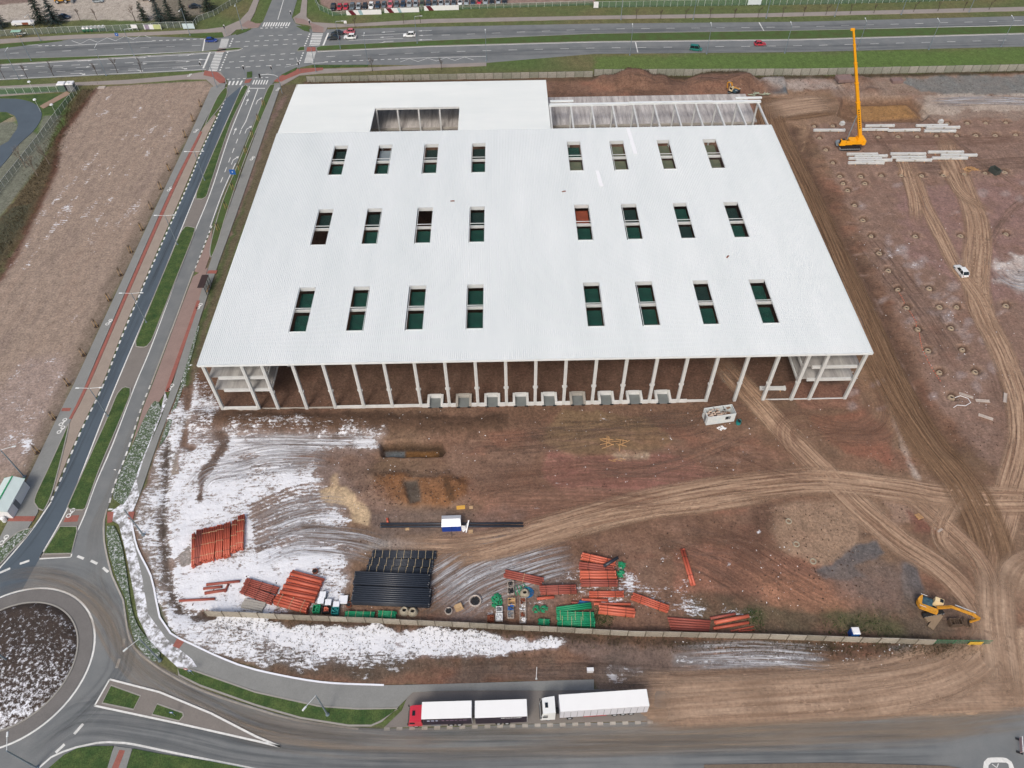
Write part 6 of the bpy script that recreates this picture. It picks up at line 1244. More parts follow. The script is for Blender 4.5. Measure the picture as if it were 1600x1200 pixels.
def car_proto(style, label, col, grp=None):
    """front faces +x"""
    L, Wd, H_, zr = {'suv': (4.5, 1.85, 1.66, .3), 'hatch': (4.1, 1.75, 1.5, .22), 'van': (4.3, 1.8, 1.85, .25), 'sedan': (4.6, 1.8, 1.45, .22)}[style]; h = L/2; hw_ = Wd/2; zb_ = .92 if style in ('suv', 'van') else .86
    t = thing('parked_car' if grp else 'car', label, 'car', (0, 0, 0), 0, grp); m = MB()
    loft(m, [(-h, hw_*.80, hw_*.80, .45, zb_-.1), (-h+.12, hw_*.95, hw_*.9, .32, zb_), (-h+.9, hw_, hw_*.95, .25, zb_+.03), (0, hw_, hw_*.95, .25, zb_), (h-1.15, hw_, hw_*.93, .25, zb_-.02), (h-.5, hw_*.97, hw_*.86, .28, zb_-.14), (h-.1, hw_*.86, hw_*.76, .35, zb_-.25), (h, hw_*.74, hw_*.66, .42, zb_-.35)])
    rx0 = -h+({'suv': .25, 'hatch': .2, 'van': .12, 'sedan': .75}[style]); rx1 = h-({'suv': 1.25, 'hatch': 1.1, 'van': .85, 'sedan': 1.35}[style])
    tx0 = rx0+({'suv': .45, 'hatch': .45, 'van': .15, 'sedan': .6}[style]); tx1 = rx1-({'suv': .75, 'hatch': .75, 'van': .7, 'sedan': .8}[style])
    zt_ = H_; wt_ = hw_*.76
    m.add([(tx0, -wt_, zt_-.05), (tx1, -wt_, zt_-.06), (tx1, wt_, zt_-.06), (tx0, wt_, zt_-.05), (tx0+.12, -wt_*.85, zt_), (tx1-.12, -wt_*.85, zt_), (tx1-.12, wt_*.85, zt_), (tx0+.12, wt_*.85, zt_)], [(4, 5, 6, 7), (0, 1, 5, 4), (1, 2, 6, 5), (2, 3, 7, 6), (3, 0, 4, 7), (3, 2, 1, 0)])
    for s_ in (-1, 1):
        for xa, xb in ((rx0, tx0), (rx1, tx1), ((rx0+rx1)/2-.1, (tx0+tx1)/2-.05)): m.bar((xa, s_*hw_*.9, zb_-.02), (xb, s_*wt_*.99, zt_-.08), .09)
    body = m.build('body', col, t, smooth=False)
    gl_ = material_get('glass'); hb = hw_*.9; zt2 = zt_-.06; w2 = wt_*.97
    def q(n, p): MB().add(p, [(0, 1, 2, 3)]).build(n, gl_, t)
    def qs(n, p):
        m_ = MB(); P = [Vector(v) for v in p]; nn = (P[1]-P[0]).cross(P[2]-P[0]).normalized()*.03; m_.add(P+[v+nn for v in P], [(3, 2, 1, 0), (4, 5, 6, 7), (0, 1, 5, 4), (1, 2, 6, 5), (2, 3, 7, 6), (3, 0, 4, 7)]); m_.build(n, gl_, t)
    qs('windscreen', [(rx1, -hb, zb_-.02), (rx1, hb, zb_-.02), (tx1, w2, zt2), (tx1, -w2, zt2)]); qs('rear_window', [(rx0, hb, zb_), (rx0, -hb, zb_), (tx0, -w2, zt2), (tx0, w2, zt2)])
    qs('side_window', [(rx0, -hb, zb_), (rx1, -hb, zb_), (tx1, -w2, zt2), (tx0, -w2, zt2)]); qs('side_window', [(rx1, hb, zb_), (rx0, hb, zb_), (tx0, w2, zt2), (tx1, w2, zt2)])
    for x in (-h+.8, h-.85):
        for s_ in (-1, 1): add_wheel(t, x, s_*(hw_-.1), .34)
    for s_ in (-1, 1):
        MB().box((h-.12, s_*hw_*.62, zb_-.3), (.2, .3, .12)).build('headlight', material_get('chrome'), t); MB().box((-h+.03, s_*hw_*.72, zb_-.1), (.08, .22, .16)).build('tail_light', material_get('red'), t)
        MB().box((tx1+.45, s_*(hw_+.08), zb_+.08), (.12, .2, .12)).build('mirror', col, t)
    return t
def recolor(tr, col):
    r, ch = tr
    for c in [r]+ch:
        if c.type == 'MESH' and c.name.split('.')[0] in ('body', 'mirror'): c.material_slots[0].link = 'OBJECT'; c.material_slots[0].material = col
    return r
suv = car_proto('suv', 'white off road car parked beside the sandy track on the right field', CARC['white']); p = GH(1501, 425, .3); suv.location = p
f_ = G(1508, 437)-G(1492, 416); suv.rotation_euler = (0, 0, math.atan2(-f_.y, -f_.x))
hat = car_proto('hatch', 'dark blue hatchback waiting at the left crossing of the junction', CARC['blue']); hat.location = G(331, 65); hat.rotation_euler = (0, 0, .04)
van = car_proto('van', 'teal green boxy car driving right on the near carriageway', CARC['green']); van.location = G(1087, 78.5); van.rotation_euler = (0, 0, -.25)
sed = car_proto('sedan', 'black car first in the near lane at the lights', CARC['black']); sed.location = G(521.5, 61.5); sed.rotation_euler = (0, 0, math.pi)
recolor(dup(hat, G(1187, 70.5), .03, 'red small car driving right behind the green one'), CARC['red'])
recolor(dup(sed, G(527, 54), math.pi, 'black car waiting in the far lane, half hidden behind the nearer black one'), CARC['black']); recolor(dup(suv, G(547.5, 60), math.pi, 'white car waiting second in line at the lights'), CARC['white']); recolor(dup(suv, G(640, 57), math.pi, 'lone white car on the far carriageway approaching the lights'), CARC['white']); recolor(dup(hat, G(546, 51.5), math.pi, 'pale red car half hidden behind the white one at the lights'), CARC['pink'])
recolor(dup(hat, G(154, 3), .05, 'silver white car at the top left behind the conifers'), CARC['silver']); recolor(dup(sed, G(101, 28), -.15, 'blue grey car parked by the large conifer'), CARC['navy']); recolor(dup(sed, G(305, 12), .2, 'dark car parked between the conifers at the top'), CARC['black'])
cols = ['black', 'red', 'red', 'grey', 'silver', 'black', 'white', 'navy', 'grey', 'pink', 'grey', 'navy', 'silver', 'silver', 'olive', 'navy']
xs_c = [(521+i*9.9, 17-.35*i-(1 if i > 6 else 0)) for i in range(28)]
lbc = ['black', 'red', 'red', 'dark grey', 'silver', 'black', 'white', 'navy', 'grey', 'pale red', 'grey', 'navy', 'silver', 'silver', 'olive', 'navy']
rc = random.Random(3)
for i, (x, y) in enumerate(xs_c):
    c = cols[i] if i < 16 else rc.choice(['black', 'grey', 'white', 'navy', 'silver', 'red']); nm = {'pink': 'pale red'}.get(c, c)
    src = suv if i % 3 == 0 else hat; ordn = ORD[i] if i < 20 else ['twenty first', 'twenty second', 'twenty third', 'twenty fourth', 'twenty fifth', 'twenty sixth', 'twenty seventh', 'twenty eighth'][i-20]
    recolor(dup(src, G(x, y-4, .2), -math.pi/2-.02, '%s car parked in the yard row, %s from the left' % (nm, ordn), 'cars parked behind the white fence'), CARC[c]).location.z = 0
# lorries
def side_marks(t, x0, x1, y, z0, z1, n, seed):
    rr = random.Random(seed)
    m = MB()
    for i in range(n):
        x = x0+(x1-x0)*(i+.5)/n; w_ = (x1-x0)/n*rr.uniform(.5, .85); m.box((x, y, (z0+z1)/2+rr.uniform(-.03, .03)), (w_, .02, (z1-z0)*rr.uniform(.55, 1)))
    return m
def truck_axle(t, x, n=1, r=.5, half=1.05):
    for s_ in (-1, 1): add_wheel(t, x, s_*half, r, 1.6)
def cab(t, x0, col, L=2.3, H_=3.0, W_=2.45, deflect=0.0):
    """cab front at x0, facing -x"""
    m = MB(); h = W_/2; z0 = .6
    vs = [(x0, -h+.1, z0), (x0, h-.1, z0), (x0+.12, h, z0+1.1), (x0+.12, -h, z0+1.1), (x0+.4, -h+.12, H_-.1), (x0+.4, h-.12, H_-.1), (x0+L, -h, z0), (x0+L, h, z0), (x0+L, h, H_+deflect), (x0+L, -h, H_+deflect), (x0+.8, -h+.05, H_), (x0+.8, h-.05, H_), (x0+.12, -h, z0), (x0+.12, h, z0)]
    m.add(vs, [(0, 1, 2, 3), (3, 2, 5, 4), (4, 5, 11, 10), (10, 11, 8, 9), (6, 9, 8, 7), (0, 6, 7, 1)][0:4]+[(6, 7, 8, 9), (12, 3, 9, 6), (3, 4, 10, 9), (2, 13, 7, 8), (5, 2, 8, 11), (0, 3, 12), (1, 13, 2), (0, 12, 6, 7, 13, 1)]); c = m.build('cab', col, t)
    MB().add([(x0+.1, -h+.12, z0+1.15), (x0+.1, h-.12, z0+1.15), (x0+.36, h-.2, H_-.25), (x0+.36, -h+.2, H_-.25)], [(3, 2, 1, 0)]).build('windscreen', material_get('glass'), c)
    for s_ in (-1, 1): MB().box((x0+.75, s_*(h+.01), z0+1.45), (.8, .04, .6)).build('side_window', material_get('glass'), c); MB().box((x0+.1, s_*(h+.15), z0+1.5), (.12, .2, .6)).build('mirror', material_get('black'), c)
    MB().box((x0+1.0, 0, H_+.04+deflect*.3), (.45, .75, .05)).build('roof_hatch', material_get('glass'), c)
    MB().box((x0-.02, 0, z0+.1), (.1, 2.1, .35)).build('bumper', material_get('black'), c)
    return c
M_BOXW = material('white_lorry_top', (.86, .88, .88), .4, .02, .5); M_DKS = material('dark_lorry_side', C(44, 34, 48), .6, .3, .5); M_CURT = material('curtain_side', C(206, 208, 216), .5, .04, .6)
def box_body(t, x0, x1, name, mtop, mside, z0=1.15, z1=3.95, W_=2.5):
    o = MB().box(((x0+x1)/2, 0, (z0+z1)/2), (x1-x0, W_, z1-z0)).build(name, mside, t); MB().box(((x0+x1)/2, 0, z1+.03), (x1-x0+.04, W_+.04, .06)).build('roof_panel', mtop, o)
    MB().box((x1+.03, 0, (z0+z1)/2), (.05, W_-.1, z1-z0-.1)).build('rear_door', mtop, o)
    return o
# red rigid lorry, front towards -x
pL = G(645, 1131); pR = G(738, 1130.5)
y0 = -63.2
ra = thing('rigid_lorry', 'red lorry with white roofed dark sided box, first of the parked lorries', 'lorry', (-21.9, y0, .03), .01); cab(ra, 0, paint('lorry_red', C(196, 48, 66)), 2.2, 2.9)
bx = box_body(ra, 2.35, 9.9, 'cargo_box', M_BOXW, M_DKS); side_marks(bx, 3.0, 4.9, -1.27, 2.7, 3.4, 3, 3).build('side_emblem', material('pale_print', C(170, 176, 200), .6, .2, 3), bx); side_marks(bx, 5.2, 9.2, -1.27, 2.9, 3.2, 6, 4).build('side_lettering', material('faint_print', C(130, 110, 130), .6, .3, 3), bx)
MB().box((5.2, 0, .85), (9.2, .9, .3)).build('chassis', material_get('black'), ra)
for x in (1.2, 6.6, 7.9): truck_axle(ra, x)
MB().box((4.3, -1.0, .8), (1.6, .5, .5)).build('fuel_tank', material_get('grey'), ra)
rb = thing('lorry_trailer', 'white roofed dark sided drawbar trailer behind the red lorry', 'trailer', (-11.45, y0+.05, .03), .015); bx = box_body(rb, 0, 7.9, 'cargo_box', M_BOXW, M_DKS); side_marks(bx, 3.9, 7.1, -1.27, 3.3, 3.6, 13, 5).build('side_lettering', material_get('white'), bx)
MB().box((4, 0, .85), (7.6, .9, .3)).build('chassis', material_get('black'), rb); MB().box((-.6, 0, .8), (1.2, .12, .12)).build('drawbar', material_get('black'), rb)
for x in (3.5, 4.8): truck_axle(rb, x)
rc_ = thing('semi_trailer', 'long white curtain sided semi trailer coupled to the white tractor', 'trailer', (1.5, -62.5, .03), .045); bx = box_body(rc_, 0, 13.6, 'cargo_box', M_BOXW, M_CURT, 1.1, 4.0)
st_ = MB()
for k in range(13): st_.box((.6+k*1.03, -1.27, 2.4), (.05, .03, 2.5))
st_.build('curtain_strap', material_get('grey'), bx); MB().box((6.8, 0, .95), (13.4, .9, .25)).build('chassis', material_get('black'), rc_)
for x in (8.6, 9.9, 11.2): truck_axle(rc_, x)
MB().box((5.5, -1.15, .75), (3.6, .06, .5)).build('side_guard', material_get('red'), rc_)
rd = thing('tractor_unit', 'white tractor unit pulling the long white trailer', 'lorry', (-1.5, -62.65, .03), .03); cb_ = cab(rd, 0, CARC['white'], 2.3, 3.5, 2.5, .35); side_marks(cb_, .3, 1.4, -1.27, 2.55, 2.8, 1, 8).build('side_lettering', material_get('black'), cb_)
MB().box((2.9, 0, .85), (4.6, .9, .3)).build('chassis', material_get('black'), rd)
for x in (1.3, 4.6): truck_axle(rd, x)

# ================================================================ cranes and diggers
M_YEL = material('machine_yellow', C(200, 142, 44), .65, .2, 1.5, fine=.12); M_YELO = material('crane_yellow', C(238, 166, 20), .5, .05, 1)
def track(t, x, y, L, h, wd):
    m = MB(); n = 8; r = h/2; P = [(L/2-r+r*math.cos(a), r+r*math.sin(a)) for a in [(-.5+k/n)*math.pi for k in range(n+1)]]+[(-L/2+r+r*math.cos(a), r+r*math.sin(a)) for a in [(.5+k/n)*math.pi for k in range(n+1)]]
    vs = [(px_, -wd/2, pz) for px_, pz in P]+[(px_, wd/2, pz) for px_, pz in P]; k = len(P)
    m.add(vs, [(i, (i+1) % k, k+(i+1) % k, k+i) for i in range(k)]+[tuple(range(k-1, -1, -1)), tuple(range(k, 2*k))]); tr = m.build('track', material_get('rubber'), t, (x, y, 0)); g = MB()
    for i in range(int(L/.5)): g.cyl((-L/2+.5+i*.5, -wd/2-.04, r), (-L/2+.5+i*.5, wd/2+.04, r), r*.45, n=10)
    g.build('roller', material_get('grey'), tr)
    return tr
base_ = G(1325, 229, .2); cr_ = thing('crawler_crane', 'yellow crawler crane with its telescopic boom raised high', 'crane', (base_.x, base_.y, hz(base_.x, base_.y)+.02), math.pi)
tip = Vector((84.6, 93.4, 35.0)); tl = Matrix.Rotation(-math.pi, 4, 'Z') @ (tip-Vector(cr_.location))
track(cr_, 0, 1.75, 6.0, 1.1, .8); track(cr_, 0, -1.75, 6.0, 1.1, .8)
MB().box((0, 0, .9), (3.6, 3.0, .5)).build('undercarriage', material_get('black'), cr_); MB().cyl((0, 0, 1.1), (0, 0, 1.5), 1.0, n=20).build('slew_ring', material_get('black'), cr_)
m = MB(); m.box((-1.4, 0, 2.0), (3.6, 2.4, 1.0)); m.box((-2.6, 0, 2.7), (1.6, 2.2, .6)); m.box((.9, 1.0, 1.9), (2.4, .9, .8)); m.build('machine_deck', M_YELO, cr_)
MB().box((-3.6, 0, 2.1), (.9, 3.0, 1.4)).build('counterweight', M_YELO, cr_)
c_ = MB().box((2.6, 1.2, 2.3), (1.7, 1.0, 1.7), taper=.85).build('cab', M_YELO, cr_); MB().box((3.3, 1.2, 2.5), (.3, .8, 1.1)).build('cab_glass', material_get('glass'), c_); MB().box((2.5, 1.2, 3.17), (1.0, .7, .04)).build('roof_glass', material_get('glass'), c_)
MB().cyl((3.2, -.6, 1.3), (3.2, .4, 1.3), .75, n=18).build('winch_drum', material_get('steel'), cr_)
foot = Vector((-2.6, -.1, 3.0)); dv = (tl-foot); LL = dv.length; dn = dv.normalized(); secs = [(0, .36, .95), (.34, .54, .80), (.52, .72, .68), (.70, .88, .56), (.86, 1.0, .46)]
for a, b, w_ in secs:
    sct = MB(); sct.bar(foot+dn*LL*a, foot+dn*LL*b, w_*.8, w_); sct.bar(foot+dn*(LL*b-.3), foot+dn*(LL*b), w_*.95, w_*1.15); sct.build('boom_section', M_YELO, cr_)
MB().box(tl+Vector((.2, 0, .1)), (1.0, .5, .5)).build('boom_head', M_YELO, cr_)
MB().cyl(Vector((1.0, -.1, 2.4)), foot+dn*9, .16, .13, 10).build('lift_cylinder', material_get('steel'), cr_)
bt = MB(); s0 = foot+dn*(LL*.17)+Vector((0, -.40, 0)); 
for k in range(9): c0 = foot+dn*(LL*(.10+.022*k)); bt.bar(c0+Vector((.0, .40, 0)), c0+dn*.4+Vector((0, .40, 0)), .04, .35)
bt.build('boom_lettering', material_get('black'), cr_)
if 0: wr = MB(); wr.cyl(tl+Vector((.5, 0, 0)), tl+Vector((.5, 0, -3)), .05, n=6); wr.build('hoist_rope', material_get('black'), cr_); hk = MB().box(tl+Vector((.5, 0, -3.3)), (.4, .3, .7)).build('hook_block', M_YELO, cr_)

def excavator(label, loc, yaw, sc=1.0, tyaw=0.0, fold=False, dark=False):
    t = thing('excavator', label, 'excavator', loc, yaw); t.scale = (sc, sc, sc)
    tm = Matrix.Rotation(tyaw, 4, 'Z')
    for s_ in (-1, 1):
        tr = track(t, 0, 0, 4.2, .9, .6); v = tm @ Vector((0, s_*1.15, 0)); tr.location = v; tr.rotation_euler = (0, 0, tyaw)
    MB().box((0, 0, .75), (1.6, 1.7, .4)).build('undercarriage', material_get('black'), t)
    m = MB(); m.box((-.5, -.95, 1.55), (3.0, .75, .85), taper=.96); m.build('side_body', M_YEL, t)
    m = MB(); m.box((-1.1, .15, 1.5), (2.0, 1.4, .9)); m.box((-.3, .9, 1.4), (2.6, .7, .6)); m.build('engine_cover', material('engine_teal', C(44, 72, 86), .5, .2, 2, col2=C(70, 100, 112)), t)
    m = MB(); n = 10; P = [(-1.9+.0, -1.35)]+[(-1.9-.75*math.sin(math.pi*k/n), -1.35+2.7*k/n) for k in range(1, n)]+[(-1.9, 1.35)]; m.prism(P, 1.0, 2.0); cw = m.build('counterweight', M_YEL if not dark else material_get('black'), t)
    c = MB().box((.75, .85, 1.95), (1.6, 1.0, 1.7), taper=.92).build('cab', material('cream_cab', C(226, 204, 160), .5, .05, 1), t)
    for cc_, d in (((1.53, .85, 2.1), (.06, .8, 1.1)), ((.75, 1.36, 2.2), (1.1, .06, .8)), ((1.1, .85, 2.82), (.6, .7, .05))): MB().box(cc_, d).build('cab_window', material_get('glass'), c)
    for s_ in (-1, 1): MB().bar((-2.3, s_*1.2, 2.2), (-1.2, s_*1.2, 2.2), .06).build('handrail', material_get('white'), t)
    b0, b1, b2, b3, b4 = [Vector(v) for v in (((.9, -.1, 1.6), (2.6, -.1, 3.6), (6.2, -.1, 3.5), (7.4, -.1, 3.0), (6.7, -.1, 1.0)) if not fold else ((.9, 0, 1.6), (1.8, 0, 3.8), (3.0, 0, 3.6), (3.6, 0, 3.0), (3.2, 0, 1.0)))]
    bo = MB(); bo.bar(b0, b1, .34, .5); bo.bar(b1-(b1-b0)*.06, b2, .32, .42); bo.build('boom', M_YEL, t)
    stk = MB(); stk.bar(b2+(b2-b3)*.35, b3, .36, .45); stk.bar(b3, b4, .34, .36); stk.build('stick', M_YEL, t)
    hy = MB(); hy.cyl(b1+Vector((.3, .28, .5)), b2+Vector((.2, .28, .45)), .09, n=8); hy.build('ram', material_get('chrome'), t); MB().cyl(Vector((1.2, .3, 1.3)), b1+Vector((.4, .3, -.2)), .09, n=8).build('ram', material_get('chrome'), t)
    bk = MB(); x, z = b4.x, b4.z; pr = [(x, z), (x+.35, z-.2), (x+.3, z-.9), (x-.5, z-1.0), (x-.95, z-.5), (x-.9, z-.42), (x-.45, z-.85), (x+.15, z-.75), (x+.12, z-.25), (x-.1, z-.05)]
    vs = [(a, -.75, b) for a, b in pr]+[(a, .65, b) for a, b in pr]; n = len(pr); bk.add(vs, [(i, (i+1) % n, n+(i+1) % n, n+i) for i in range(n)]+[tuple(range(n-1, -1, -1)), tuple(range(n, 2*n))])
    for k in range(5): bk.box((x-1.0, -.65+k*.3, z-.42), (.25, .1, .08))
    bk.build('bucket', material('muddy_steel', C(92, 76, 62), .8, .25, 1.5), t)
    return t
p = GH(1456, 947, 1.2); f_ = G(1530, 966, 2.5)-G(1452, 943, 1.5)
excavator('yellow excavator with teal engine cover standing in the wet corner behind the wall', p, math.atan2(f_.y, f_.x), .92, .6)
# second, idle bucket and broken slabs round it
m = MB(); m.box((0, 0, .35), (3.4, 1.0, .22), yaw=0); o = m.build('concrete_slab', material('muddy_slab', C(140, 122, 100), .9, .15, 1), None, GH(1462, 970, .4), .75); tag(o, 'long muddy concrete slab lying aslant in front of the excavator', 'slab')
m = MB(); m.box((0, 0, .3), (2.4, 1.4, .3)); tag(m.build('concrete_slab', bpy.data.materials['muddy_slab'], None, GH(1455, 963, .3), .3), 'broad muddy slab between excavator tracks and the long slab', 'slab')
bk = MB(); bk.box((0, -.55, .5), (1.9, .12, 1.0)); bk.box((0, .5, .5), (1.9, .12, 1.0)); bk.box((-.95, 0, .5), (.12, 1.1, 1.0)); bk.box((.95, 0, .5), (.12, 1.1, 1.0)); bk.box((0, 0, .1), (1.9, 1.1, .1))
for k in range(3): bk.box((-.3+k*.35, 0, .95), (.1, 1.0, .1))
tag(bk.build('spare_bucket', bpy.data.materials['muddy_steel'], None, GH(1492, 973, .4), .05), 'spare steel bucket standing on the ground below the excavator boom', 'bucket')
excavator('small yellow and black excavator working behind the rear wing of the hall', GH(1147, 141, 1), 2.3, .8, .2, True, True)
for i, (x, y) in enumerate(((1177, 148), (1196, 147))):
    m = MB(); rr = random.Random(i)
    for k in range(8): a = rr.uniform(0, 3.14); m.cyl((rr.uniform(-1, 1), rr.uniform(-.6, .6), .2+k*.08), (rr.uniform(-1, 1)+1.2*math.cos(a), rr.uniform(-.6, .6)+1.2*math.sin(a), .25+k*.08), .12, n=7)
    tag(m.build('formwork_heap', material('pale_green_steel', C(158, 170, 150), .7, .2, 2), None, GH(x, y, .4)), ['left', 'right'][i]+' heap of pale green formwork parts behind the rear wing', 'formwork')
for x, y, w_, d_, h_, mt, lb in ((1318, 127, 5, 3.4, 1.0, 'rust', 'broad pinkish container like block by the far wall, left of the boom'), (1401, 126.5, 3.4, 2.2, .9, 'rust', 'smaller reddish block by the far wall, right of the boom'), (1554, 268, 1.6, 2.6, 1.4, 'black', 'dark skip standing among the sleeves on the right field')):
    t = thing('skip', lb, 'skip', GH(x, y, .5), .05 if w_ > 2 else .35); c0 = material('skip_%d' % x, C(128, 108, 104) if mt == 'rust' else C(62, 70, 66), .85, .15, 1)
    for cc_, dd in (((0, -d_/2, h_/2), (w_, .12, h_)), ((0, d_/2, h_/2), (w_, .12, h_)), ((-w_/2, 0, h_/2), (.12, d_-.12, h_)), ((w_/2, 0, h_/2), (.12, d_-.12, h_))): MB().box(cc_, dd).build('wall', c0, t)
    MB().box((0, 0, h_*.8 if mt == 'rust' else .2), (w_-.12, d_-.12, .1)).build('load', c0, t)
for x, y, lb in ((1259, 193, None), (1316, 193, 'small pale concrete block left of the crane boom foot'), (1470, 190, 'round pale block beside the right end of the rear beams')):
    if lb: tag(MB().box((0, 0, .45), (1.3, 1.1, .9), taper=.85).box((.2, .1, .95), (.5, .4, .2)).build('concrete_block', M_CONC, None, GH(x, y, .4), .4), lb, 'concrete block')
heap('timber_heap', 'tangled heap of yellowish timber among the sleeves on the right field', 'timber', 1517, 264.5, 1.8, 1.2, .5, M_WOOD, 46, (.4, 1.0), (.03, .05), .1, seed=22)
heap('scrap_heap', 'heap of pale scrap sticks right of the dark skip', 'scrap', 1569, 266, 1.4, 1.0, .4, M_PALE, 24, (.4, .9), (.03, .05), .1, seed=23)
for i, (x, y, a, lb) in enumerate(((1509, 619, -.5, 'long pale formwork panel lying aslant at the near end of the sleeves'), (1535, 627, -.1, 'pale formwork panel beside the long one at the field end'), (1570, 622, 1.1, 'pale panel lying near the sandy track at the field end'), (1540, 652, -.5, 'bent pale strip of formwork nearest the track junction'))):
    m = MB(); m.box((0, 0, .12), (2.8, .7 if i else .4, .08)); m.box((0, .3, .2), (2.8, .06, .12)); m.box((0, -.3 if i else -.15, .2), (2.8, .06, .12)); tag(m.build('field_formwork', M_PALE, None, GH(x, y), a), lb, 'panel')
m = MB(); P = [G(x, y) for x, y in ((1490, 620), (1500, 619), (1512, 623), (1516, 630), (1508, 635), (1495, 634), (1489, 638))]
for a, b in zip(P[:-1], P[1:]): a = Vector((a.x, a.y, hz(a.x, a.y)+.12)); b = Vector((b.x, b.y, hz(b.x, b.y)+.12)); m.cyl(a, b, .07, n=6)
tag(m.build('white_hose', material_get('white'), None), 'curled white hose lying round the nearest sleeves', 'hose')
P = [G(x, y) for x, y in ((1403, 455), (1410, 468), (1417, 482), (1424, 492), (1432, 506), (1436, 520), (1438, 532), (1441, 545), (1450, 565), (1460, 582), (1470, 598))]
m = MB()
for a, b in zip(P[:-1], P[1:]):
    for k in range(4):
        u = a.lerp(b, (k+.2)/4); v = a.lerp(b, (k+.7)/4); u.z = hz(u.x, u.y)+.1; v.z = hz(v.x, v.y)+.1; m.bar(u, v, .14, .04)
tag(m.build('warning_tape', material('tape_orange', C(206, 110, 84), .7, .1, 1), None), 'orange and white warning tape running past the sleeves beside the hall', 'tape')

# ================================================================ far left: bins, boards, wagon
for i in range(6):
    t = thing('recycling_bin', 'green igloo bin with white dome, %s from the left' % ORD[i], 'recycling bin', G(133+i*6.1, 49.3-i*.35), 0, 'recycling bins by the bus stop'); MB().lathe((0, 0, 0), [(0, .02), (.75, .02), (.85, .8), (.75, 1.2)], 16).build('body', material('bin_green', C(56, 110, 84), .6, .08, 1) if i == 0 else bpy.data.materials['bin_green'], t, smooth=True); MB().lathe((0, 0, 0), [(.78, 1.15), (.7, 1.55), (.4, 1.85), (0, 1.92)], 16).build('dome', material_get('white'), t, smooth=True)
def board(px, py, wd, hh, label, col, z=.3, yaw=0.0, bands=None, legs=True, name='hoarding'):
    t = thing(name, label, 'billboard', G(px, py), yaw); f = MB().box((0, 0, z+hh/2), (wd, .08, hh)).build('panel', col, t)
    for s_ in (-1, 1): MB().box((s_*wd*.45, .08, (z+hh)/2), (.1, .1, z+hh)).build('post', M_POST, t)
    for a, b, c, sk in (bands or []): MB().add([(wd*(a-.5), -.05, z), (wd*(b-.5), -.05, z), (wd*(b-.5)-sk, -.05, z+hh), (wd*(a-.5)-sk, -.05, z+hh)], [(0, 1, 2, 3)]).build('printed_band', c, f)
    return t
M_DRED = material('banner_dark_red', C(96, 24, 40), .6, .2, 2); M_PALEB = material('banner_pale_blue', C(150, 180, 190), .6, .2, 2); M_YG = material('banner_yellow_green', C(186, 196, 140), .6, .1, 1)
board(240, 47, 6.2, 1.7, 'white banner with yellow green end on the fence before the conifers', material_get('white'), bands=[(.05, .3, material('banner_grey', C(150, 140, 160), .6, .3, 2), 0), (.55, .98, M_YG, 0)]); board(212, 48.5, 2.2, 1.3, 'small white board on legs on the fence left of the banner', material_get('white'), 1.0); board(296, 46, 4.2, 1.8, 'pale blue white board at the fence corner by the tall lamp', material('board_pale', C(196, 214, 218), .6, .04, 1))
board(569, 23, 13, 1.7, 'long white banner with dark red slash, left of two on the car yard fence', material_get('white'), 0, .02, [(.14, .28, M_DRED, 1.2), (.38, .48, M_PALEB, .6)]); board(628, 19.5, 13, 1.7, 'long white banner with dark red slash, right one near the tall lamp', material_get('white'), 0, .02, [(.14, .28, M_DRED, 1.2), (.42, .5, M_PALEB, .6)]); board(690, 16, 13, 1.7, 'third white banner with dark red slash on the car yard fence', material_get('white'), 0, .02, [(.14, .28, M_DRED, 1.2)])
board(1178, 8.5, 5, 2.2, 'pale white board fixed on the fence beyond the highway', material('board_pale2', C(206, 216, 220), .6, .04, 1), .3)
board(931, 13, 1.8, 2.2, 'small white and black board at the left end of the far fence', material_get('white'), .2, 0, [(0, 1, material_get('black'), 0)][:0])
t = thing('wagon', 'long low white and red trailer parked behind the left fence', 'wagon', G(39, 39), .06); MB().box((0, 0, .9), (8.2, 2.0, .9)).build('body', material_get('white'), t); MB().box((.8, -1.02, .9), (2.2, .05, .8)).build('red_panel', material_get('rust'), t)
for x in (-2.8, 2.8): truck_axle(t, x, r=.4, half=.9)
def loader(px, py, label, yaw):
    t = thing('wheel_loader', label, 'loader', G(px, py), yaw); MB().box((-.8, 0, 1.5), (3.4, 2.0, 1.1), taper=.9).build('engine_body', M_YEL, t); c = MB().box((.8, 0, 2.2), (1.4, 1.5, 1.6), taper=.85).build('cab', M_YEL, t); MB().box((1.5, 0, 2.3), (.08, 1.2, 1.0)).build('windscreen', material_get('glass'), c)
    MB().bar((1.2, 0, 1.2), (3.6, 0, .8), .5, .4).build('lift_arm', M_YEL, t); MB().box((4.0, 0, .6), (.9, 2.6, .9)).build('bucket', material_get('grey'), t)
    for x in (-1.5, 1.6): truck_axle(t, x, r=.75, half=1.0)
loader(98, 4, 'yellow wheel loader at the top edge beside the big conifer', 0.1); loader(232, 0, 'yellow machine half hidden behind the conifers at the top edge', 2.8)
t = thing('gate_kiosk', 'small kiosk with twin white roofs at the fence corner', 'kiosk', G(107, 141), .05)
for s_ in (-1, 1): c = MB().box((s_*1.4, 0, 1.2), (2.2, 2.0, 2.4)).build('cabin', material_get('grey'), t); MB().box((s_*1.4, 0, 2.5), (2.5, 2.3, .25), taper=.9).build('roof', material_get('white'), c)
for x, y, lb in ((159, 137, 'left of two pale slabs at the head of the bare plot'),): tag(MB().box((0, 0, .1), (2.2, 1.6, .18)).box((0, 0, .2), (.1, 1.6, .03)).build('ground_slab', M_PALE, None, G(x, y), .05), 'pair of pale slabs on the weeds at the head of the bare plot', 'slab')
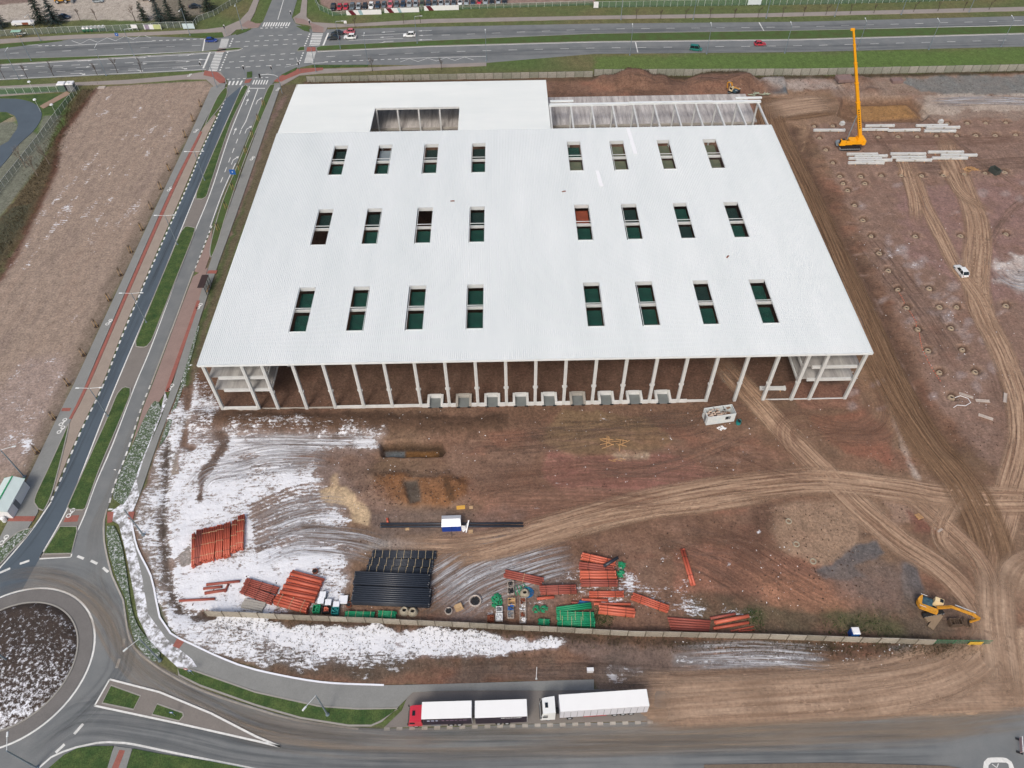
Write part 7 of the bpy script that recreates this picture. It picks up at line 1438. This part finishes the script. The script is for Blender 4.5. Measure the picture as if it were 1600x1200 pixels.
for (x, y), lb in zip(((64, 175), (55, 147), (115, 149), (90, 183)), ('white round lamp head post by the bend of the service road', 'white round headed post on the lawn under the highway fence', 'white round headed post beside the fence corner', 'white round headed post halfway down the sloping fence')):
    t = thing('garden_lamp', lb, 'lamp', G(x, y)); MB().cyl((0, 0, 0), (0, 0, 4.2), .06, n=6).build('pole', M_POST, t); MB().cyl((0, 0, 4.15), (0, 0, 4.4), .55, .4, 14).build('lamp_head', M_LAMPW, t)

# ================================================================ trees
M_BARK = material('bark', C(70, 60, 52), .95, .2, 3); M_BARKL = material('pale_bark', C(128, 118, 106), .95, .2, 3); M_TWIG = material('twigs', C(88, 76, 68), .95, .15, 2)
def bare_tree(name, label, px, py, h, mat=M_BARK, seed=1, spread=.55, grp=None, me_cache={}, lean=0.0):
    k = (round(h), seed, mat.name)
    if k not in me_cache:
        rr = random.Random(seed); tr = MB(); cw = MB()
        def grow(p, d, L, r, lv):
            q = p+d*L; (tr if lv == 0 else cw).cyl(p, q, r, r*.6, 6 if lv < 2 else 4, caps=False)
            if lv >= 4: return
            for i in range((3, 5, 4, 3)[lv]):
                nd_ = (d+Vector((rr.uniform(-1, 1), rr.uniform(-1, 1), rr.uniform(-.1, .6)))*spread).normalized(); grow(p+d*L*rr.uniform(.55, 1), nd_, L*rr.uniform(.45, .72), r*.5, lv+1)
        grow(Vector((0, 0, 0)), Vector((lean, 0, 1)).normalized(), h*.42, h*.018, 0)
        me_cache[k] = (tr.mesh('trunk', mat), cw.mesh('crown', M_TWIG if mat is M_BARK else mat))
    t = thing(name, label, 'tree', G(px, py), seed*1.7, grp); link('trunk', me_cache[k][0], t); link('crown', me_cache[k][1], t); return t
M_NEED = material('needles', C(28, 48, 42), .9, .5, .8, col2=C(44, 72, 60), fine=.3); M_NEED2 = material('blue_needles', C(34, 56, 56), .9, .5, .8, col2=C(60, 88, 88), fine=.3)
def conifer(px, py, h, r, label, seed, mat, yaw=0):
    rr = random.Random(seed); t = thing('conifer', label, 'tree', G(px, py), yaw); MB().cyl((0, 0, 0), (0, 0, h*.95), .22, .04, 8).build('trunk', M_BARK, t); m = MB(); br = MB()
    lv = int(h/.45)
    for i in range(lv):
        z = .8+(h-.8)*i/lv; R_ = r*(1-(i/lv))**.8*rr.uniform(.8, 1.15)+.15; nb = 7+int(6*(1-i/lv))
        for b in range(nb):
            a = rr.uniform(0, 6.28); L = R_*rr.uniform(.7, 1.15); e = Vector((L*math.cos(a), L*math.sin(a), z-.22*L)); s0 = Vector((0, 0, z)); br.bar(s0, e, .05, .04)
            n = max(3, int(L*5))
            for k in range(n):
                u = (k+.6)/n; c = s0.lerp(e, u)+Vector((rr.uniform(-.14, .14), rr.uniform(-.14, .14), rr.uniform(-.12, .1))); w_ = .34*(1.1-u*.5); dd = Vector((math.cos(a+rr.uniform(-1.0, 1.0)), math.sin(a+rr.uniform(-1, 1)), rr.uniform(-.5, .1))).normalized(); sd = dd.cross(Vector((0, 0, 1))).normalized()*w_*.45; up_ = Vector((0, 0, rr.uniform(-.12, .12)))
                m.add([c-dd*w_*.4-sd*.3, c-sd+up_, c+dd*w_, c+sd-up_], [(0, 1, 2, 3)])
    m.build('crown', mat, t); br.build('branches', M_BARK, t)
conifer(66, 37, 13, 3.4, 'tall dark conifer left of a pair behind the far fence', 1, M_NEED); conifer(87, 37.5, 10.5, 3.8, 'broad dark conifer right of a pair behind the far fence', 2, M_NEED2); conifer(3, 43, 8, 3.2, 'dark conifer cut by the left picture edge', 3, M_NEED2)
conifer(252, 36, 9, 3.2, 'bluish conifer standing behind the white banner', 4, M_NEED2); conifer(269, 37, 9.5, 2.8, 'dark green conifer right of the bluish one', 5, M_NEED); conifer(292, 36, 9, 3.0, 'dark conifer by the tall lamp at the fence corner', 6, M_NEED); conifer(226, 33, 7.5, 2.4, 'smaller dark conifer left of the bluish one', 7, M_NEED); conifer(326, 16, 8, 3.4, 'dark conifer behind the curving fence at the top', 8, M_NEED)
for i, (x, y, h, sd_, lb) in enumerate(((126, 33, 6, 11, 'bare tree behind the fence, left of the next one'), (151, 31, 6, 12, 'bare tree between the car and the recycling bins'), (212, 34, 8, 13, 'large bare tree left of the conifers'), (7.5, 123, 6, 14, 'bare tree on the near kerb at the left edge'), (43, 122, 6.5, 11, 'bare tree on the near kerb behind the second lamp'), (84, 119, 6, 15, 'bare tree third on the near highway kerb'), (152, 117, 5.5, 12, 'bare tree beside the highway lamp on the near kerb'), (184, 114, 6, 14, 'bare tree left of the junction on the near kerb'), (222, 113, 5.5, 15, 'bare tree nearest the junction on the near kerb'), (582, 111, 6.5, 11, 'bare tree by the footpath behind the rear of the hall'), (60, 277, 9, 16, 'tall bare tree on the weedy bank, nearest'), (78, 258, 9, 17, 'tall pale bare tree on top of the weedy bank'), (40, 262, 9, 13, 'tall bare tree by the sloping fence over the bank'), (690, 109, 6, 12, 'bare tree on the grass verge behind the hall roof'))):
    bare_tree('bare_tree', lb, x, y, h, M_BARK if i < 10 or i > 12 else M_BARKL, sd_, .6, None)
thn = [(994, 30), (1032, 30), (1070.6, 29.5), (1109, 29), (1147, 28), (1184, 27.5), (1222, 27), (1255, 25), (1290, 24), (1328, 22.5), (1365, 21), (1427, 19), (1465, 18), (1505, 17), (1545, 15.5), (631, 37), (657, 36), (555, 43)]
for i, (x, y) in enumerate(thn): bare_tree('young_tree', 'thin leafless young tree on the far highway path, %s from the left' % ORD[i] if i < 15 else ['thin leafless young tree behind the lone white car', 'thin leafless young tree right of the lone white car', 'thin leafless young tree by the car yard fence, leftmost'][i-15], x, y, 5, M_BARK, 20+i % 3, .45, 'young trees along the far highway path')
M_STAKE = material('stake_wood', C(176, 146, 98), .85, .15, 2)
sp_proto = None
spl = [(314, 166), (302, 189), (290, 214), (277, 240), (265, 266), (252, 295), (237, 326), (222, 359), (205, 394), (189, 430), (171, 469), (151, 510), (131, 555), (107, 601), (85, 654), (59, 707)]
spr = [(412, 165), (404, 189), (395, 214), (385, 240), (375, 267), (365, 297), (354, 326), (341, 360)]
for k, (lst, side_) in enumerate(((spl, 'left'), (spr, 'right'))):
    for i, (x, y) in enumerate(lst):
        lb = 'staked sapling %s from the junction on the %s of the left road' % (ORD[i], side_); gp = 'staked saplings %s of the left road' % side_
        if sp_proto is None:
            t = thing('staked_sapling', lb, 'sapling', G(x, y), 0, gp); m = MB(); rr = random.Random(2); m.cyl((0, 0, 0), (0, 0, 1.6), .04, .03, 6); m.build('trunk', M_BARK, t); m = MB()
            for q_ in range(22): a = rr.uniform(0, 6.28); z = rr.uniform(1.3, 1.7); m.cyl((0, 0, z), (.5*math.cos(a)*rr.random(), .5*math.sin(a)*rr.random(), z+rr.uniform(.4, 1.2)), .018, .01, 4)
            m.build('crown', M_TWIG, t)
            for q_ in range(3): a = q_*2.09; MB().cyl((.42*math.cos(a), .42*math.sin(a), 0), (.36*math.cos(a), .36*math.sin(a), 1.9), .05, n=6).build('stake', M_STAKE, t)
            MB().lathe((0, 0, 0), [(0, .05), (.5, .04), (.6, 0)], 14).build('mulch', M_MULCH, t); sp_proto = t
        else: dup(sp_proto, G(x, y), i*.7, lb, gp)
# shrubs and weeds by the wall
def weeds(name, n, fn, mat, seed, hh=(.2, .6)):
    rr = random.Random(seed); m = MB()
    for i in range(n):
        x, y = fn(rr); z = hz(x, y); h_ = rr.uniform(*hh)
        for k in range(3): a = rr.uniform(0, 6.28); w_ = rr.uniform(.02, .06); dx = math.cos(a)*w_; dy = math.sin(a)*w_; lx = rr.uniform(-.25, .25); ly = rr.uniform(-.25, .25); m.add([(x-dx, y-dy, z), (x+dx, y+dy, z), (x+lx, y+ly, z+h_)], [(0, 1, 2)])
    o = m.build(name, mat); o['kind'] = 'stuff'; return o
def near(pts, spread):
    P = [np.array(p) for p in SP(*pts)]
    def f(rr):
        i = rr.randrange(len(P)-1); t = rr.random(); p = P[i]*(1-t)+P[i+1]*t; return p[0]+rr.gauss(0, spread*.5), p[1]+rr.gauss(0, spread)
    return f
M_WEED = material('dry_weeds', C(84, 74, 52), .95, .3, 1); M_WEEDG = material('green_weeds', C(58, 80, 38), .95, .3, 1)
weeds('dry_weeds', 2600, near([(330, 972), (700, 984), (1000, 1004), (1250, 1012), (1460, 1016), (1530, 1014)], .9), M_WEED, 1); weeds('green_weeds', 260, near([(1290, 985), (1340, 978), (1400, 985)], 1.6), M_WEEDG, 2); weeds('green_weeds', 200, near([(930, 970), (950, 966)], 1.5), M_WEEDG, 3); weeds('green_weeds', 150, near([(1170, 965), (1190, 972)], 1.2), M_WEEDG, 4)
weeds('dry_weeds', 2200, near([(134, 146), (100, 190), (72, 250), (30, 345), (-20, 430)], 3.5), M_WEED, 5, (.3, .9)); weeds('dry_weeds', 1400, near([(940, 121), (1250, 120), (1600, 112)], 1.0), M_WEED, 6, (.3, .8)); weeds('green_weeds', 500, near([(480, 131), (672, 127)], 1.5), M_WEED, 7, (.4, 1.2))
weeds('snow_stubble', 900, near([(340, 990), (500, 1015), (700, 1012), (870, 1012)], 1.6), M_WEED, 8, (.1, .35))

for x, y, a, lb in ((1436, 807, .3, 'yellow timber pallet at the left end of the shallow rectangular pit'), (1466, 827, .5, 'grey timber pallet in the shallow rectangular pit')):
    t = thing('timber_pallet', lb, 'pallet', GH(x, y), a)
    for k in range(5): MB().box((-.5+k*.25, 0, .16), (.16, 1.1, .04)).build('deck_board', M_WOOD if x < 1450 else M_PALE, t)
    for k in (-1, 0, 1): MB().box((0, k*.5, .08), (1.2, .1, .12)).build('runner', M_WOOD, t)
for x, y, lb in ((1232, 815, 'concrete ring half sunk in the pale mound'), (1270, 878, 'concrete ring in the red soil below the pale mound'), (1244, 851, 'small concrete ring on the edge of the pale mound')):
    tag(MB().lathe((0, 0, 0), [(.4, -.2), (.4, .25), (.55, .25), (.58, -.2)], 20).build('manhole_ring', M_RING, None, GH(x, y)), lb, 'manhole ring')
rr = random.Random(31)
def scatter(name, n, boxes, mat, sz, seed):
    rr = random.Random(seed); m = MB()
    for i in range(n):
        x0, y0, x1, y1 = rr.choice(boxes); p = GH(rr.uniform(x0, x1), rr.uniform(y0, y1)); s_ = rr.uniform(*sz); M = Matrix.Rotation(rr.uniform(0, 3), 3, 'Z') @ Matrix.Rotation(rr.uniform(-.5, .5), 3, 'X'); m.box(p+Vector((0, 0, s_*.25)), (s_*rr.uniform(.8, 1.8), s_*rr.uniform(.6, 1.2), s_*.6), M=M, taper=.6)
    o = m.build(name, mat); o['kind'] = 'stuff'
M_STONE = material('stones', C(150, 140, 130), .9, .3, 2); M_CLOD = material('mud_clods', C(74, 56, 46), .95, .3, 2)
YB = [(620, 650, 1300, 960), (1180, 760, 1380, 940), (1350, 660, 1560, 820), (300, 640, 620, 960), (1290, 200, 1590, 640), (940, 122, 1300, 160), (560, 735, 740, 790), (1250, 120, 1590, 180)]
scatter('loose_stones', 900, YB, M_STONE, (.05, .15), 41); scatter('mud_clods', 1800, YB, M_CLOD, (.08, .24), 42); scatter('snow_lumps', 700, [(620, 850, 1250, 960), (1050, 1000, 1450, 1040), (600, 640, 1300, 760), (1330, 330, 1590, 640), (260, 620, 620, 950)], M_SNOWT, (.05, .17), 43)

for x, y, a, lb in ((1137, 401, .9, 'small brown board left on the roof right of the lower openings'), (881, 299, .2, 'tiny brown offcut on the roof between the upper and middle openings'), (707, 314, 0, 'tiny dark offcut on the roof left of centre')):
    p = G(x, y, HT+.16); o = MB().box((0, 0, 0), (1.0, .3, .06)).box((.1, .1, .05), (.5, .12, .05)).build('roof_offcut', material_get('rust'), None, p, a); tag(o, lb, 'offcut')
